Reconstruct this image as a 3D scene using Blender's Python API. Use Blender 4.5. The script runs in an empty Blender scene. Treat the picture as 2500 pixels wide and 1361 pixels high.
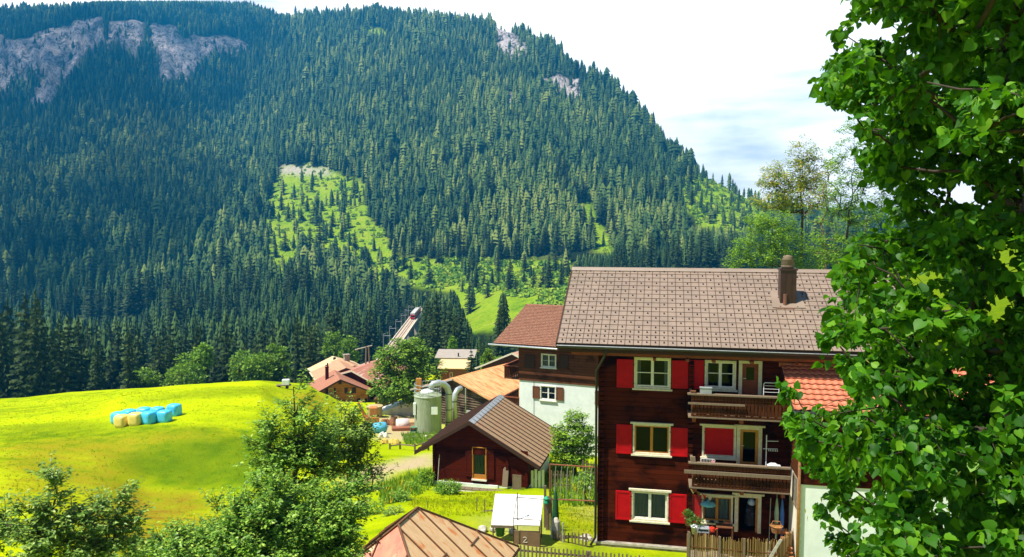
import bpy, bmesh, math, random
import numpy as np
from mathutils import Vector, Matrix, Euler

R = math.radians
S = bpy.context.scene
COL = S.collection
# ------------------------------------------------------------------ camera
F, CX, CY, CAMZ = 1800.0, 1250.0, 680.5, 12.0      # focal length and centre in photo pixels
PITCH = R(3.8)
cp, sp = math.cos(PITCH), math.sin(PITCH)
cam_d = bpy.data.cameras.new("camera")
cam_d.sensor_width = 36.0
cam_d.lens = F / 2500.0 * 36.0
cam_d.clip_start = 0.1
cam_d.clip_end = 20000
cam = bpy.data.objects.new("camera", cam_d)
COL.objects.link(cam)
cam.location = (0, 0, CAMZ)
cam.rotation_euler = (R(90) - PITCH, 0, 0)
S.camera = cam
# ------------------------------------------------------------------ sun, sky, exposure
SUN_AZ, SUN_EL = R(-114), R(62)          # azimuth from the view direction (negative = left)
S.view_settings.view_transform = 'Standard'
S.view_settings.look = 'None'
S.view_settings.gamma = 1.0
S.view_settings.exposure = 1.0
S.cycles.volume_bounces = 0
S.cycles.max_bounces = 6
S.cycles.transparent_max_bounces = 24
S.cycles.volume_step_rate = 4.0

sd = Vector((math.sin(SUN_AZ) * math.cos(SUN_EL), math.cos(SUN_AZ) * math.cos(SUN_EL), math.sin(SUN_EL)))
sun_d = bpy.data.lights.new("sun", 'SUN')
sun_d.energy = 5.0
sun_d.angle = R(0.5)
sun_d.color = (1.0, 0.95, 0.86)
sun = bpy.data.objects.new("sun", sun_d)
COL.objects.link(sun)
sun.location = (-60, 20, 120)
sun.rotation_euler = (-sd).to_track_quat('-Z', 'Y').to_euler()

W = bpy.data.worlds.new("World")
S.world = W
W.use_nodes = True
nt = W.node_tree
nt.nodes.clear()
def N(t, typ, **kw):
    n = t.nodes.new(typ)
    for k, v in kw.items():
        setattr(n, k, v)
    return n
def L(t, a, b):
    t.links.new(a, b)
def mth(t, op, a, b=None, clamp=False):
    n = N(t, 'ShaderNodeMath', operation=op)
    n.use_clamp = clamp
    for i, v in enumerate((a, b)):
        if v is None: continue
        if isinstance(v, (int, float)): n.inputs[i].default_value = v
        else: L(t, v, n.inputs[i])
    return n.outputs[0]
def ramp(t, fac, stops, interp='LINEAR'):
    n = N(t, 'ShaderNodeValToRGB')
    cr = n.color_ramp
    cr.interpolation = interp
    while len(cr.elements) < len(stops): cr.elements.new(0.5)
    for e, (p, c) in zip(cr.elements, stops):
        e.position = p
        e.color = (*c, 1) if len(c) == 3 else c
    if fac is not None: L(t, fac, n.inputs[0])
    return n.outputs[0]
def mixc(t, fac, a, b, mode='MIX'):
    n = N(t, 'ShaderNodeMix', data_type='RGBA', blend_type=mode)
    for s, v in ((n.inputs[0], fac), (n.inputs[6], a), (n.inputs[7], b)):
        if isinstance(v, (int, float)): s.default_value = v
        elif isinstance(v, tuple): s.default_value = (*v, 1) if len(v) == 3 else v
        else: L(t, v, s)
    return n.outputs[2]
out = N(nt, 'ShaderNodeOutputWorld')
bg = N(nt, 'ShaderNodeBackground')
sky = N(nt, 'ShaderNodeTexSky', sky_type='NISHITA')
sky.sun_disc = False
sky.sun_elevation = SUN_EL
sky.sun_rotation = SUN_AZ
sky.altitude = 1500
sky.air_density = 1.0
sky.dust_density = 1.0
sky.ozone_density = 1.5
tc = N(nt, 'ShaderNodeTexCoord')
sep = N(nt, 'ShaderNodeSeparateXYZ')
L(nt, tc.outputs['Generated'], sep.inputs[0])
mp = N(nt, 'ShaderNodeMapping')
mp.inputs['Scale'].default_value = (1.0, 1.0, 4.5)
mp.inputs['Location'].default_value = (0.35, 0.1, 0.2)
L(nt, tc.outputs['Generated'], mp.inputs[0])
cn = N(nt, 'ShaderNodeTexNoise')
cn.inputs['Scale'].default_value = 2.2
cn.inputs['Detail'].default_value = 7
cn.inputs['Roughness'].default_value = 0.55
L(nt, mp.outputs[0], cn.inputs['Vector'])
# a bank of white cloud low over the valley; blue sky overhead
low = ramp(nt, sep.outputs[2], [(0.0, (1, 1, 1)), (0.30, (1, 1, 1)), (0.46, (0, 0, 0))])
cl = ramp(nt, cn.outputs[0], [(0.33, (0.34, 0.34, 0.34)), (0.47, (1, 1, 1))])
front = ramp(nt, mth(nt, 'ADD', mth(nt, 'MULTIPLY', sep.outputs[1], 0.5), 0.5), [(0.45, (0.15, 0.15, 0.15)), (0.7, (1, 1, 1))])
cfac = mth(nt, 'MULTIPLY', mth(nt, 'MULTIPLY', cl, low), front)
mx = mixc(nt, cfac, sky.outputs[0], (24.0, 23.0, 22.6))
L(nt, mx, bg.inputs[0])
bg.inputs[1].default_value = 0.05
L(nt, bg.outputs[0], out.inputs[0])

# ------------------------------------------------------------------ view geometry: a photo pixel as a ray into the place
def ray(px, py):
    a, b = (px - CX) / F, (CY - py) / F
    return a, cp + b * sp, -sp + b * cp
def P(px, py, Y):
    r = ray(px, py); t = Y / r[1]
    return Vector((r[0] * t, Y, CAMZ + r[2] * t))
def zat(py, Y):
    return P(CX, py, Y).z
def proj(x, y, z):
    dz = np.asarray(z) - CAMZ
    d = y * cp - dz * sp
    up = y * sp + dz * cp
    return CX + F * x / d, CY - F * up / d

# ------------------------------------------------------------------ helpers
def tag(o, label=None, cat=None, group=None, kind=None):
    if label: o['label'] = label
    if cat: o['category'] = cat
    if group: o['group'] = group
    if kind: o['kind'] = kind
    return o
def thing(name, label, cat, loc=(0, 0, 0), rz=0.0, group=None):
    o = bpy.data.objects.new(name, None)
    o.empty_display_size = 0.3
    COL.objects.link(o)
    o.location = loc
    o.rotation_euler = (0, 0, rz)
    return tag(o, label, cat, group)
class MB:
    def __init__(s):
        s.v, s.f, s.m, s.cuts = [], [], [], []
    def each(s, name, mats, parent=None, **k):
        """every piece added becomes an object of its own"""
        out_ = []
        for (a, f0), (b, f1) in zip(s.cuts, s.cuts[1:] + [(len(s.v), len(s.f))]):
            m = MB(); m.v = s.v[a:b]; m.f = [tuple(i - a for i in f) for f in s.f[f0:f1]]; m.m = s.m[f0:f1]
            out_.append(m.build(name, mats, parent, **k))
        return out_
    def add(s, vs, fs, mi=0):
        s.cuts.append((len(s.v), len(s.f)))
        b = len(s.v)
        s.v += [tuple(v) for v in vs]
        s.f += [tuple(b + i for i in f) for f in fs]
        s.m += [mi] * len(fs)
        return s
    def box(s, x0, x1, y0, y1, z0, z1, mi=0):
        return s.hexa([(x0, y0, z0), (x1, y0, z0), (x1, y1, z0), (x0, y1, z0), (x0, y0, z1), (x1, y0, z1), (x1, y1, z1), (x0, y1, z1)], mi)
    def hexa(s, v, mi=0):
        return s.add(v, [(0, 3, 2, 1), (4, 5, 6, 7), (0, 1, 5, 4), (1, 2, 6, 5), (2, 3, 7, 6), (3, 0, 4, 7)], mi)
    def slab(s, q, t, mi=0):
        """quad q (4 points, ccw seen from outside) given thickness t towards the inside"""
        q = [Vector(p) for p in q]
        n = (q[1] - q[0]).cross(q[3] - q[0]).normalized() * t
        return s.hexa([p - n for p in q] + q, mi)
    def poly(s, pts, mi=0):
        return s.add(pts, [tuple(range(len(pts)))], mi)
    def prism(s, pts, vec, mi=0):
        n = len(pts); vec = Vector(vec)
        vs = [Vector(p) for p in pts] + [Vector(p) + vec for p in pts]
        fs = [tuple(range(n))[::-1], tuple(range(n, 2 * n))] + [(i, (i + 1) % n, n + (i + 1) % n, n + i) for i in range(n)]
        return s.add(vs, fs, mi)
    def tube(s, pts, r, n=8, mi=0, cap=True):
        pts = [Vector(p) for p in pts]
        rs = r if isinstance(r, (list, tuple)) else [r] * len(pts)
        vs, fs = [], []
        d0 = (pts[1] - pts[0]).normalized()
        a = d0.orthogonal().normalized()
        for i, p in enumerate(pts):
            d = (pts[min(i + 1, len(pts) - 1)] - pts[max(i - 1, 0)]).normalized()
            a = (a - d * a.dot(d))
            a = a.normalized() if a.length > 1e-6 else d.orthogonal().normalized()
            b = d.cross(a)
            for k in range(n):
                th = 2 * math.pi * k / n
                vs.append(p + (a * math.cos(th) + b * math.sin(th)) * rs[i])
        for i in range(len(pts) - 1):
            for k in range(n):
                k2 = (k + 1) % n
                fs.append((i * n + k, i * n + k2, (i + 1) * n + k2, (i + 1) * n + k))
        if cap:
            fs.append(tuple(range(n))[::-1]); fs.append(tuple((len(pts) - 1) * n + k for k in range(n)))
        return s.add(vs, fs, mi)
    def lathe(s, prof, c=(0, 0, 0), n=24, mi=0):
        vs, fs = [], []
        for r, z in prof:
            for k in range(n):
                th = 2 * math.pi * k / n
                vs.append((c[0] + r * math.cos(th), c[1] + r * math.sin(th), c[2] + z))
        for i in range(len(prof) - 1):
            for k in range(n):
                k2 = (k + 1) % n
                fs.append((i * n + k, i * n + k2, (i + 1) * n + k2, (i + 1) * n + k))
        fs.append(tuple(range(n))[::-1]); fs.append(tuple((len(prof) - 1) * n + k for k in range(n)))
        return s.add(vs, fs, mi)
    def build(s, name, mats, parent=None, smooth=False, bevel=0.0):
        me = bpy.data.meshes.new(name)
        me.from_pydata(s.v, [], s.f)
        if not isinstance(mats, (list, tuple)): mats = [mats]
        for m in mats: me.materials.append(m)
        if len(mats) > 1: me.polygons.foreach_set('material_index', s.m)
        if smooth: me.polygons.foreach_set('use_smooth', [True] * len(me.polygons))
        me.update()
        o = bpy.data.objects.new(name, me)
        COL.objects.link(o)
        if parent: o.parent = parent
        if bevel:
            b = o.modifiers.new("bevel", 'BEVEL'); b.width = bevel; b.segments = 2; b.limit_method = 'ANGLE'
        return o
class Fr:
    """local frame of a building: u to the right along its front, v into it, w up; yaw a turns the right end nearer"""
    def __init__(s, o, a):
        s.o, s.a = Vector(o), a
        s.u = Vector((math.cos(a), -math.sin(a), 0)); s.v = Vector((math.sin(a), math.cos(a), 0))
    def at(s, px, py, v=0.0):
        d = Vector(ray(px, py)); c = Vector((0, 0, CAMZ))
        t = ((s.o + s.v * v - c).dot(s.v)) / d.dot(s.v)
        p = c + d * t - s.o
        return p.dot(s.u), p.z
    def atw(s, px, py, w):
        d = Vector(ray(px, py)); c = Vector((0, 0, CAMZ))
        t = (s.o.z + w - CAMZ) / d.z
        p = c + d * t - s.o
        return p.dot(s.u), p.dot(s.v)
    def rect(s, x0, y0, x1, y1, v=0.0):
        a, b, c, d = s.at(x0, y0, v), s.at(x1, y0, v), s.at(x0, y1, v), s.at(x1, y1, v)
        return (a[0] + c[0]) / 2, (b[0] + d[0]) / 2, (c[1] + d[1]) / 2, (a[1] + b[1]) / 2
    def thing(s, name, label, cat, group=None):
        return thing(name, label, cat, s.o, -s.a, group)
def np_mesh(name, v, f, mats, parent=None, smooth=False, attr=None, mi=None):
    """v (n,3); f list of (m,k) arrays of equal-sided faces"""
    me = bpy.data.meshes.new(name)
    if not isinstance(f, (list, tuple)): f = [f]
    f = [x for x in f if len(x)]
    nl = sum(x.size for x in f); nf = sum(len(x) for x in f)
    me.vertices.add(len(v)); me.vertices.foreach_set('co', np.asarray(v, np.float32).ravel())
    me.loops.add(nl); me.loops.foreach_set('vertex_index', np.concatenate([x.ravel() for x in f]).astype(np.int32))
    me.polygons.add(nf)
    sizes = np.concatenate([np.full(len(x), x.shape[1]) for x in f])
    st = np.concatenate([[0], np.cumsum(sizes)[:-1]]).astype(np.int32)
    me.polygons.foreach_set('loop_start', st)
    if smooth: me.polygons.foreach_set('use_smooth', np.ones(nf, bool))
    if not isinstance(mats, (list, tuple)): mats = [mats]
    for m in mats: me.materials.append(m)
    if mi is not None: me.polygons.foreach_set('material_index', np.asarray(mi, np.int32))
    for k, a in (attr or {}).items():
        at = me.attributes.new(k, 'FLOAT', 'POINT'); at.data.foreach_set('value', np.asarray(a, np.float32))
    me.update(calc_edges=True)
    o = bpy.data.objects.new(name, me)
    COL.objects.link(o)
    if parent: o.parent = parent
    return o
def copy_thing(o, loc=None, rz=None, scale=None, label=None):
    c = o.copy(); COL.objects.link(c)
    for ch in o.children:
        k = ch.copy(); COL.objects.link(k); k.parent = c
        for g in ch.children:
            q = g.copy(); COL.objects.link(q); q.parent = k
    if loc is not None: c.location = loc
    if rz is not None: c.rotation_euler = (0, 0, rz)
    if scale is not None: c.scale = (scale,) * 3 if isinstance(scale, (int, float)) else scale
    if label: c['label'] = label
    return c
# smooth value noise for geometry
def vnoise(x, y, seed=0):
    x = np.asarray(x, float); y = np.asarray(y, float)
    xi, yi = np.floor(x), np.floor(y)
    fx, fy = x - xi, y - yi
    fx, fy = fx * fx * (3 - 2 * fx), fy * fy * (3 - 2 * fy)
    def h(i, j):
        s_ = np.sin(i * 127.1 + j * 311.7 + seed * 74.7) * 43758.5453
        return s_ - np.floor(s_)
    return (h(xi, yi) * (1 - fx) + h(xi + 1, yi) * fx) * (1 - fy) + (h(xi, yi + 1) * (1 - fx) + h(xi + 1, yi + 1) * fx) * fy - 0.5
def fbm(x, y, seed=0, o=4):
    return sum(vnoise(x * 2 ** k, y * 2 ** k, seed + k) * 0.5 ** k for k in range(o))
def inpoly(px, py, poly):
    px = np.asarray(px); py = np.asarray(py)
    r = np.zeros(px.shape, bool)
    n = len(poly)
    for i in range(n):
        (x0, y0), (x1, y1) = poly[i], poly[(i + 1) % n]
        if y0 == y1: continue
        c = (y0 > py) != (y1 > py)
        r ^= c & (px < (x1 - x0) * (py - y0) / (y1 - y0) + x0)
    return r

# ------------------------------------------------------------------ materials
def newmat(name):
    m = bpy.data.materials.new(name); m.use_nodes = True
    t = m.node_tree; t.nodes.clear()
    o = N(t, 'ShaderNodeOutputMaterial'); p = N(t, 'ShaderNodeBsdfPrincipled')
    L(t, p.outputs[0], o.inputs[0])
    return m, t, p, o
def objc(t, scale=(1, 1, 1), rot=(0, 0, 0)):
    c = N(t, 'ShaderNodeTexCoord'); m = N(t, 'ShaderNodeMapping')
    m.inputs['Scale'].default_value = scale
    m.inputs['Rotation'].default_value = rot
    L(t, c.outputs['Object'], m.inputs[0])
    return m.outputs[0]
def noise(t, vec, scale, detail=4, rough=0.55, dist=0.0):
    n = N(t, 'ShaderNodeTexNoise')
    n.inputs['Scale'].default_value = scale; n.inputs['Detail'].default_value = detail
    n.inputs['Roughness'].default_value = rough; n.inputs['Distortion'].default_value = dist
    if vec is not None: L(t, vec, n.inputs['Vector'])
    return n.outputs[0]
def bump(t, p, h, strength=0.4, dist=0.02):
    b = N(t, 'ShaderNodeBump'); b.inputs['Strength'].default_value = strength; b.inputs['Distance'].default_value = dist
    L(t, h, b.inputs['Height']); L(t, b.outputs[0], p.inputs['Normal'])
def sm(name, c1, c2=None, scale=6, rough=0.7, stretch=(1, 1, 1), bmp=0.25, metal=0.0, spec=0.4, lo=0.35, hi=0.65, c3=None, scale3=1.5, lo3=0.55, hi3=0.7):
    """plain surface: two tones mixed by noise, an optional third tone as stains"""
    m, t, p, o = newmat(name)
    v = objc(t, stretch)
    n = noise(t, v, scale, 5)
    c2 = c2 or tuple(x * 0.75 for x in c1)
    col = ramp(t, n, [(lo, c1), (hi, c2)])
    if c3:
        n3 = noise(t, v, scale3, 5, 0.6)
        f = ramp(t, n3, [(lo3, (0, 0, 0)), (hi3, (1, 1, 1))])
        col = mixc(t, f, col, c3)
    L(t, col, p.inputs['Base Color'])
    p.inputs['Roughness'].default_value = rough
    p.inputs['Metallic'].default_value = metal
    p.inputs['Specular IOR Level'].default_value = spec
    if bmp: bump(t, p, n, bmp, 0.02)
    return m
def woodboards(name, c1, c2, axis=2, pitch=0.2, stain=(0.008, 0.003, 0.002), rough=0.75, groove=0.06, lo=0.5, hi=0.68, grain=3.0):
    """timber in boards of the given pitch along an axis, board to board tone, dark joints, weather stains"""
    m, t, p, o = newmat(name)
    c = N(t, 'ShaderNodeTexCoord'); s_ = N(t, 'ShaderNodeSeparateXYZ'); L(t, c.outputs['Object'], s_.inputs[0])
    q = mth(t, 'DIVIDE', s_.outputs[axis], pitch)
    fr = mth(t, 'FRACT', q); fl = mth(t, 'FLOOR', q)
    wn = N(t, 'ShaderNodeTexWhiteNoise', noise_dimensions='1D'); L(t, fl, wn.inputs['W'])
    st = [14, 14, 14]; 
    for k in range(3):
        if k != axis: st[k] = 0.9 if axis == 2 else 14
    if axis != 2: st[2] = 0.9
    v = objc(t, tuple(st))
    g = noise(t, v, grain, 6, 0.65)
    col = mixc(t, mth(t, 'ADD', mth(t, 'MULTIPLY', g, 0.8), mth(t, 'MULTIPLY', wn.outputs[0], 0.45)), c1, c2)
    big = noise(t, objc(t, (0.5, 0.5, 0.9)), 1.3, 5, 0.65)
    f = ramp(t, big, [(lo, (0, 0, 0)), (hi, (1, 1, 1))])
    col = mixc(t, mth(t, 'MULTIPLY', f, 0.85), col, stain)
    d = mth(t, 'ABSOLUTE', mth(t, 'SUBTRACT', fr, 0.5))
    gr = ramp(t, d, [(0.5 - groove, (0, 0, 0)), (0.5, (1, 1, 1))])
    col = mixc(t, gr, col, tuple(x * 0.25 for x in c1))
    L(t, col, p.inputs['Base Color'])
    p.inputs['Roughness'].default_value = rough
    p.inputs['Specular IOR Level'].default_value = 0.04
    h = mth(t, 'SUBTRACT', mth(t, 'MULTIPLY', g, 0.3), gr)
    bump(t, p, h, 0.7, 0.02)
    return m
def leafmat(name, stops, trans=0.35, rough=0.5, tcol=(0.25, 0.45, 0.02), spec=0.35, attr=None):
    m, t, p, o = newmat(name)
    if attr:
        a = N(t, 'ShaderNodeAttribute', attribute_name=attr); f = a.outputs['Fac']
    else:
        g = N(t, 'ShaderNodeNewGeometry'); f = g.outputs['Random Per Island']
    col = ramp(t, f, stops)
    L(t, col, p.inputs['Base Color'])
    p.inputs['Roughness'].default_value = rough
    p.inputs['Specular IOR Level'].default_value = spec
    if trans:
        tr = N(t, 'ShaderNodeBsdfTranslucent')
        L(t, mixc(t, 0.6, col, tcol), tr.inputs[0])
        ms = N(t, 'ShaderNodeMixShader'); ms.inputs[0].default_value = trans
        L(t, p.outputs[0], ms.inputs[1]); L(t, tr.outputs[0], ms.inputs[2]); L(t, ms.outputs[0], o.inputs[0])
    return m
def glassmat(name, tint=(0.5, 0.55, 0.55), refl=0.16):
    m, t, p, o = newmat(name)
    tr = N(t, 'ShaderNodeBsdfTransparent'); tr.inputs[0].default_value = (*tint, 1)
    gl = N(t, 'ShaderNodeBsdfGlossy'); gl.inputs['Roughness'].default_value = 0.03; gl.inputs[0].default_value = (.2, .23, .26, 1)
    ms = N(t, 'ShaderNodeMixShader')
    lw = N(t, 'ShaderNodeFresnel'); lw.inputs[0].default_value = 1.5
    L(t, mth(t, 'ADD', lw.outputs[0], refl - 0.13, True), ms.inputs[0])
    L(t, tr.outputs[0], ms.inputs[1]); L(t, gl.outputs[0], ms.inputs[2]); L(t, ms.outputs[0], o.inputs[0])
    return m

M = {}
M['white'] = sm('white_paint', (0.78, 0.76, 0.66), (0.62, 0.60, 0.50), 8, 0.55)
M['cream'] = sm('cream_paint', (0.70, 0.64, 0.46), (0.56, 0.50, 0.34), 9, 0.6)
M['red'] = sm('red_paint', (0.46, 0.003, 0.006), (0.38, 0.002, 0.005), 5, 0.6, spec=.15, bmp=0.05)
M['dred'] = sm('dark_or_shaded_red', (0.36, 0.008, 0.010), (0.28, 0.006, 0.008), 5, 0.5, bmp=0.05)  # dark red; also red paint darkened for a shutter in balcony shade
M['render'] = sm('white_render', (0.76, 0.80, 0.74), (0.66, 0.71, 0.66), 2.0, 0.9, bmp=0.15, c3=(0.55, 0.60, 0.55), scale3=0.8, lo3=0.6, hi3=0.8)
M['render_sun'] = sm('sun_tinted_render', (0.80, 0.74, 0.58), (0.70, 0.64, 0.50), 2.0, 0.9, bmp=0.15)  # white render with the sun on the side wall put into its colour
M['concrete'] = sm('concrete', (0.36, 0.31, 0.24), (0.22, 0.19, 0.15), 4, 0.9, c3=(0.12, 0.10, 0.08), scale3=2.0)
M['stone'] = sm('pale_stone', (0.50, 0.46, 0.38), (0.33, 0.30, 0.25), 6, 0.9)
M['log'] = woodboards('dark_log_wall', (0.022, 0.0032, 0.0009), (0.088, 0.0145, 0.0036), 2, 0.19, (0.0035, 0.0012, 0.0006), lo=.47, hi=.62, groove=.045)
M['log2'] = woodboards('red_brown_log_wall', (0.105, 0.020, 0.008), (0.19, 0.045, 0.018), 2, 0.17)
M['log3'] = woodboards('weathered_log_wall', (0.085, 0.055, 0.035), (0.17, 0.12, 0.08), 2, 0.28, (0.01, 0.007, 0.005), lo=0.45, hi=0.6)
M['barnwall'] = woodboards('barn_plank_wall', (0.050, 0.0050, 0.0016), (0.085, 0.011, 0.003), 2, 0.16, (0.02, 0.003, 0.002))
M['chaletwall'] = woodboards('orange_brown_wall', (0.36, 0.115, 0.025), (0.50, 0.20, 0.05), 2, 0.2, (0.16, 0.045, 0.012))
M['plank'] = woodboards('brown_planks', (0.055, 0.017, 0.006), (0.095, 0.032, 0.011), 0, 0.12, (0.02, 0.008, 0.004), groove=0.08)
M['greywood'] = sm('grey_weathered_wood', (0.215, 0.155, 0.098), (0.12, 0.085, 0.052), 6, 0.85, (12, 12, 1.2))
M['brownwood'] = sm('brown_wood', (0.17, 0.06, 0.018), (0.09, 0.03, 0.01), 6, 0.75, (3, 3, 3))
M['darkwood'] = sm('dark_wood', (0.028, 0.010, 0.005), (0.05, 0.018, 0.008), 6, 0.8, (4, 4, 1))
M['orangewood'] = sm('orange_varnished_wood', (0.50, 0.21, 0.035), (0.38, 0.14, 0.02), 6, 0.4, (6, 6, 1))
M['beam'] = sm('orange_brown_beam', (0.24, 0.055, 0.014), (0.16, 0.035, 0.01), 5, 0.7, (1, 4, 4))
M['black'] = sm('black_metal', (0.012, 0.011, 0.012), (0.02, 0.018, 0.018), 8, 0.35, bmp=0)
M['dark'] = sm('dark_interior', (0.006, 0.005, 0.004), (0.010, 0.008, 0.007), 4, 0.9, bmp=0)
M['room'] = sm('room_wall', (0.03, 0.025, 0.02), (0.02, 0.015, 0.012), 2, 0.9, bmp=0)
M['copper'] = sm('copper_pipe', (0.48, 0.22, 0.09), (0.36, 0.15, 0.06), 8, 0.35, metal=0.6, bmp=0)
M['galv'] = sm('galvanised_metal', (0.50, 0.52, 0.52), (0.38, 0.40, 0.41), 12, 0.4, metal=0.35, bmp=0)
M['glass'] = glassmat('window_glass')
M['curtain'] = sm('pale_curtain', (0.66, 0.70, 0.68), (0.50, 0.56, 0.56), 3, 0.9, (14, 14, 0.4), bmp=0.3)
M['bark'] = sm('bark', (0.085, 0.06, 0.04), (0.04, 0.028, 0.02), 12, 0.9, (2, 2, 0.5), bmp=0.6)
M['twig'] = sm('twig_bark', (0.05, 0.035, 0.022), (0.03, 0.02, 0.013), 12, 0.85)
M['tile'] = sm('red_clay_tile', (0.28, 0.115, 0.062), (0.16, 0.058, 0.032), 7, 0.75, c3=(0.36, 0.19, 0.11), scale3=9, lo3=0.5, hi3=0.7)
M['tile2'] = sm('orange_clay_tile', (0.56, 0.165, 0.075), (0.42, 0.11, 0.05), 7, 0.7, c3=(0.60, 0.27, 0.15), scale3=11, lo3=0.52, hi3=0.72)
M['metaltile'] = sm('brown_metal_tile', (0.262, 0.190, 0.138), (0.222, 0.160, 0.118), 1.3, 0.5, c3=(0.20, 0.15, 0.105), scale3=.5, lo3=.5, hi3=.75, bmp=0.03, spec=0.5)
M['tilegap'] = sm('dark_tile_joint', (0.085, 0.046, 0.026), (0.06, 0.032, 0.02), 5, 0.8, bmp=0)
# ------------------------------------------------------------------ terrain
def zz(l): return [(Y, zat(py, Y)) for py, Y in l]
# village slope: (distance, height) along a few lines of sight; six points each
NEAR = {
 -900: [(0, 2.0)] + zz([(1361, 27), (1200, 41), (1045, 68)]) + [(112, zat(985, 112)), (160, -33), (300, -44)],
 0:    [(0, 1.5)] + zz([(1361, 28), (1190, 42), (1050, 68)]) + [(116, zat(972, 116)), (160, -34), (300, -45)],
 200:  [(0, 1.5)] + zz([(1361, 30), (1195, 46), (1050, 66)]) + [(117, zat(957, 117)), (160, -34), (300, -46)],
 350:  [(0, 1.2)] + zz([(1361, 33), (1195, 52), (1062, 62)]) + [(117, zat(948, 117)), (160, -34), (300, -47)],
 480:  [(0, 1.0)] + zz([(1361, 35), (1190, 53), (1050, 63)]) + [(119, zat(938, 119)), (160, -34), (300, -47)],
 620:  [(0, 1.0)] + zz([(1361, 33), (1200, 50), (1040, 66)]) + [(122, zat(931, 122)), (160, -33), (300, -48)],
 740:  [(0, 1.0)] + zz([(1361, 28), (1210, 43), (1040, 72)]) + [(119, zat(937, 119)), (160, -28), (300, -48)],
 785:  [(0, 1.0)] + zz([(1361, 27), (1210, 41.5), (1042, 75)]) + [(115, zat(957, 115)), (162, -25), (300, -48)],
 830:  [(0, 1.0)] + zz([(1361, 26), (1215, 40), (1050, 80)]) + [(112, zat(982, 112)), (165, -23), (300, -48)],
 1000: [(0, 1.0)] + zz([(1361, 25), (1195, 43), (1056, 82)]) + [(112, zat(988, 112)), (170, -22), (300, -44)],
 1150: [(0, 1.0)] + zz([(1361, 25.5), (1192, 45), (1056, 82)]) + [(112, -14.2), (170, -22), (300, -40)],
 1350: [(0, 1.0)] + zz([(1361, 26.5), (1190, 44), (1075, 60)]) + [(112, -13), (170, -20), (300, -38)],
 1480: [(0, 1.0)] + zz([(1361, 27.5), (1190, 44), (1075, 60)]) + [(112, -10), (170, -16), (300, -34)],
 1950: [(0, 1.0), (28, -0.7), (44, -0.8), (62, 0.0), (110, 1), (170, -6), (300, -18)],
 2250: [(0, 1.0), (28, 0.0), (44, 2.0), (62, 4.0), (110, 8), (170, 8), (300, 2)],
 2550: [(0, 1.0), (28, 1.0), (44, 4.0), (62, 7.0), (120, 15), (200, 21), (300, 18)],
 3600: [(0, 1.0), (28, 2.5), (44, 6.0), (62, 10.0), (120, 21), (200, 30), (300, 34)],
}
NPX = sorted(NEAR)
NY = np.array([[p[0] for p in NEAR[k]] for k in NPX]); NZ = np.array([[p[1] for p in NEAR[k]] for k in NPX])
# mountain: (photo row of the bare ground, distance) from the valley up to the ridge
MT = {
 -900: [(790, 420), (640, 560), (450, 740), (330, 960), (180, 1130), (140, 1420)],
 -200: [(785, 420), (620, 560), (440, 760), (290, 1000), (90, 1140), (78, 1420)],
 0:    [(780, 420), (600, 560), (430, 760), (270, 1000), (82, 1140), (64, 1420)],
 130:  [(780, 420), (600, 570), (430, 780), (250, 1030), (75, 1160), (54, 1440)],
 260:  [(785, 415), (600, 580), (420, 800), (225, 1060), (55, 1190), (40, 1460)],
 420:  [(785, 405), (600, 590), (410, 830), (225, 1100), (65, 1230), (33, 1480)],
 540:  [(790, 400), (600, 590), (400, 850), (215, 1130), (85, 1270), (34, 1480)],
 610:  [(795, 390), (610, 585), (400, 850), (215, 1130), (85, 1290), (40, 1470)],
 660:  [(795, 380), (620, 570), (400, 810), (210, 1080), (80, 1270), (50, 1400)],
 710:  [(795, 375), (630, 565), (410, 780), (205, 1020), (90, 1200), (62, 1320)],
 770:  [(812, 385), (635, 565), (415, 770), (205, 990), (80, 1160), (50, 1270)],
 930:  [(832, 405), (640, 570), (420, 755), (200, 970), (80, 1120), (32, 1230)],
 1080: [(800, 405), (650, 550), (410, 750), (200, 950), (100, 1070), (56, 1150)],
 1250: [(748, 395), (655, 540), (400, 740), (220, 910), (130, 1000), (92, 1060)],
 1340: [(730, 390), (660, 530), (400, 730), (240, 880), (165, 950), (124, 1000)],
 1410: [(720, 390), (655, 525), (420, 715), (290, 840), (230, 890), (196, 930)],
 1480: [(715, 390), (655, 520), (440, 700), (330, 800), (270, 850), (232, 890)],
 1550: [(710, 385), (650, 510), (450, 680), (370, 760), (320, 810), (297, 840)],
 1650: [(700, 380), (645, 500), (480, 640), (430, 700), (400, 740), (385, 770)],
 1750: [(690, 375), (640, 490), (520, 600), (470, 660), (440, 700), (428, 740)],
 1850: [(680, 370), (635, 480), (550, 580), (510, 640), (480, 680), (470, 720)],
 2000: [(670, 365), (630, 470), (580, 560), (550, 620), (535, 660), (530, 700)],
 2600: [(640, 400), (610, 470), (590, 560), (575, 620), (570, 660), (566, 700)],
 3600: [(640, 400), (610, 470), (590, 560), (575, 620), (570, 660), (566, 700)],
}
MPX = sorted(MT)
MY = np.array([[p[1] for p in MT[k]] for k in MPX], float)
MZ = np.array([[zat(p[0], p[1]) for p in MT[k]] for k in MPX])
def smooth_interp(px, xs, tab):
    """catmull-free smooth blend between columns"""
    px = np.clip(px, xs[0], xs[-1])
    i = np.clip(np.searchsorted(xs, px) - 1, 0, len(xs) - 2)
    x0 = np.take(xs, i); x1 = np.take(xs, i + 1)
    t = (px - x0) / (x1 - x0); t = t * t * (3 - 2 * t) * 0.5 + t * 0.5
    return tab[i] * (1 - t)[:, None] + tab[i + 1] * t[:, None]
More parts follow.
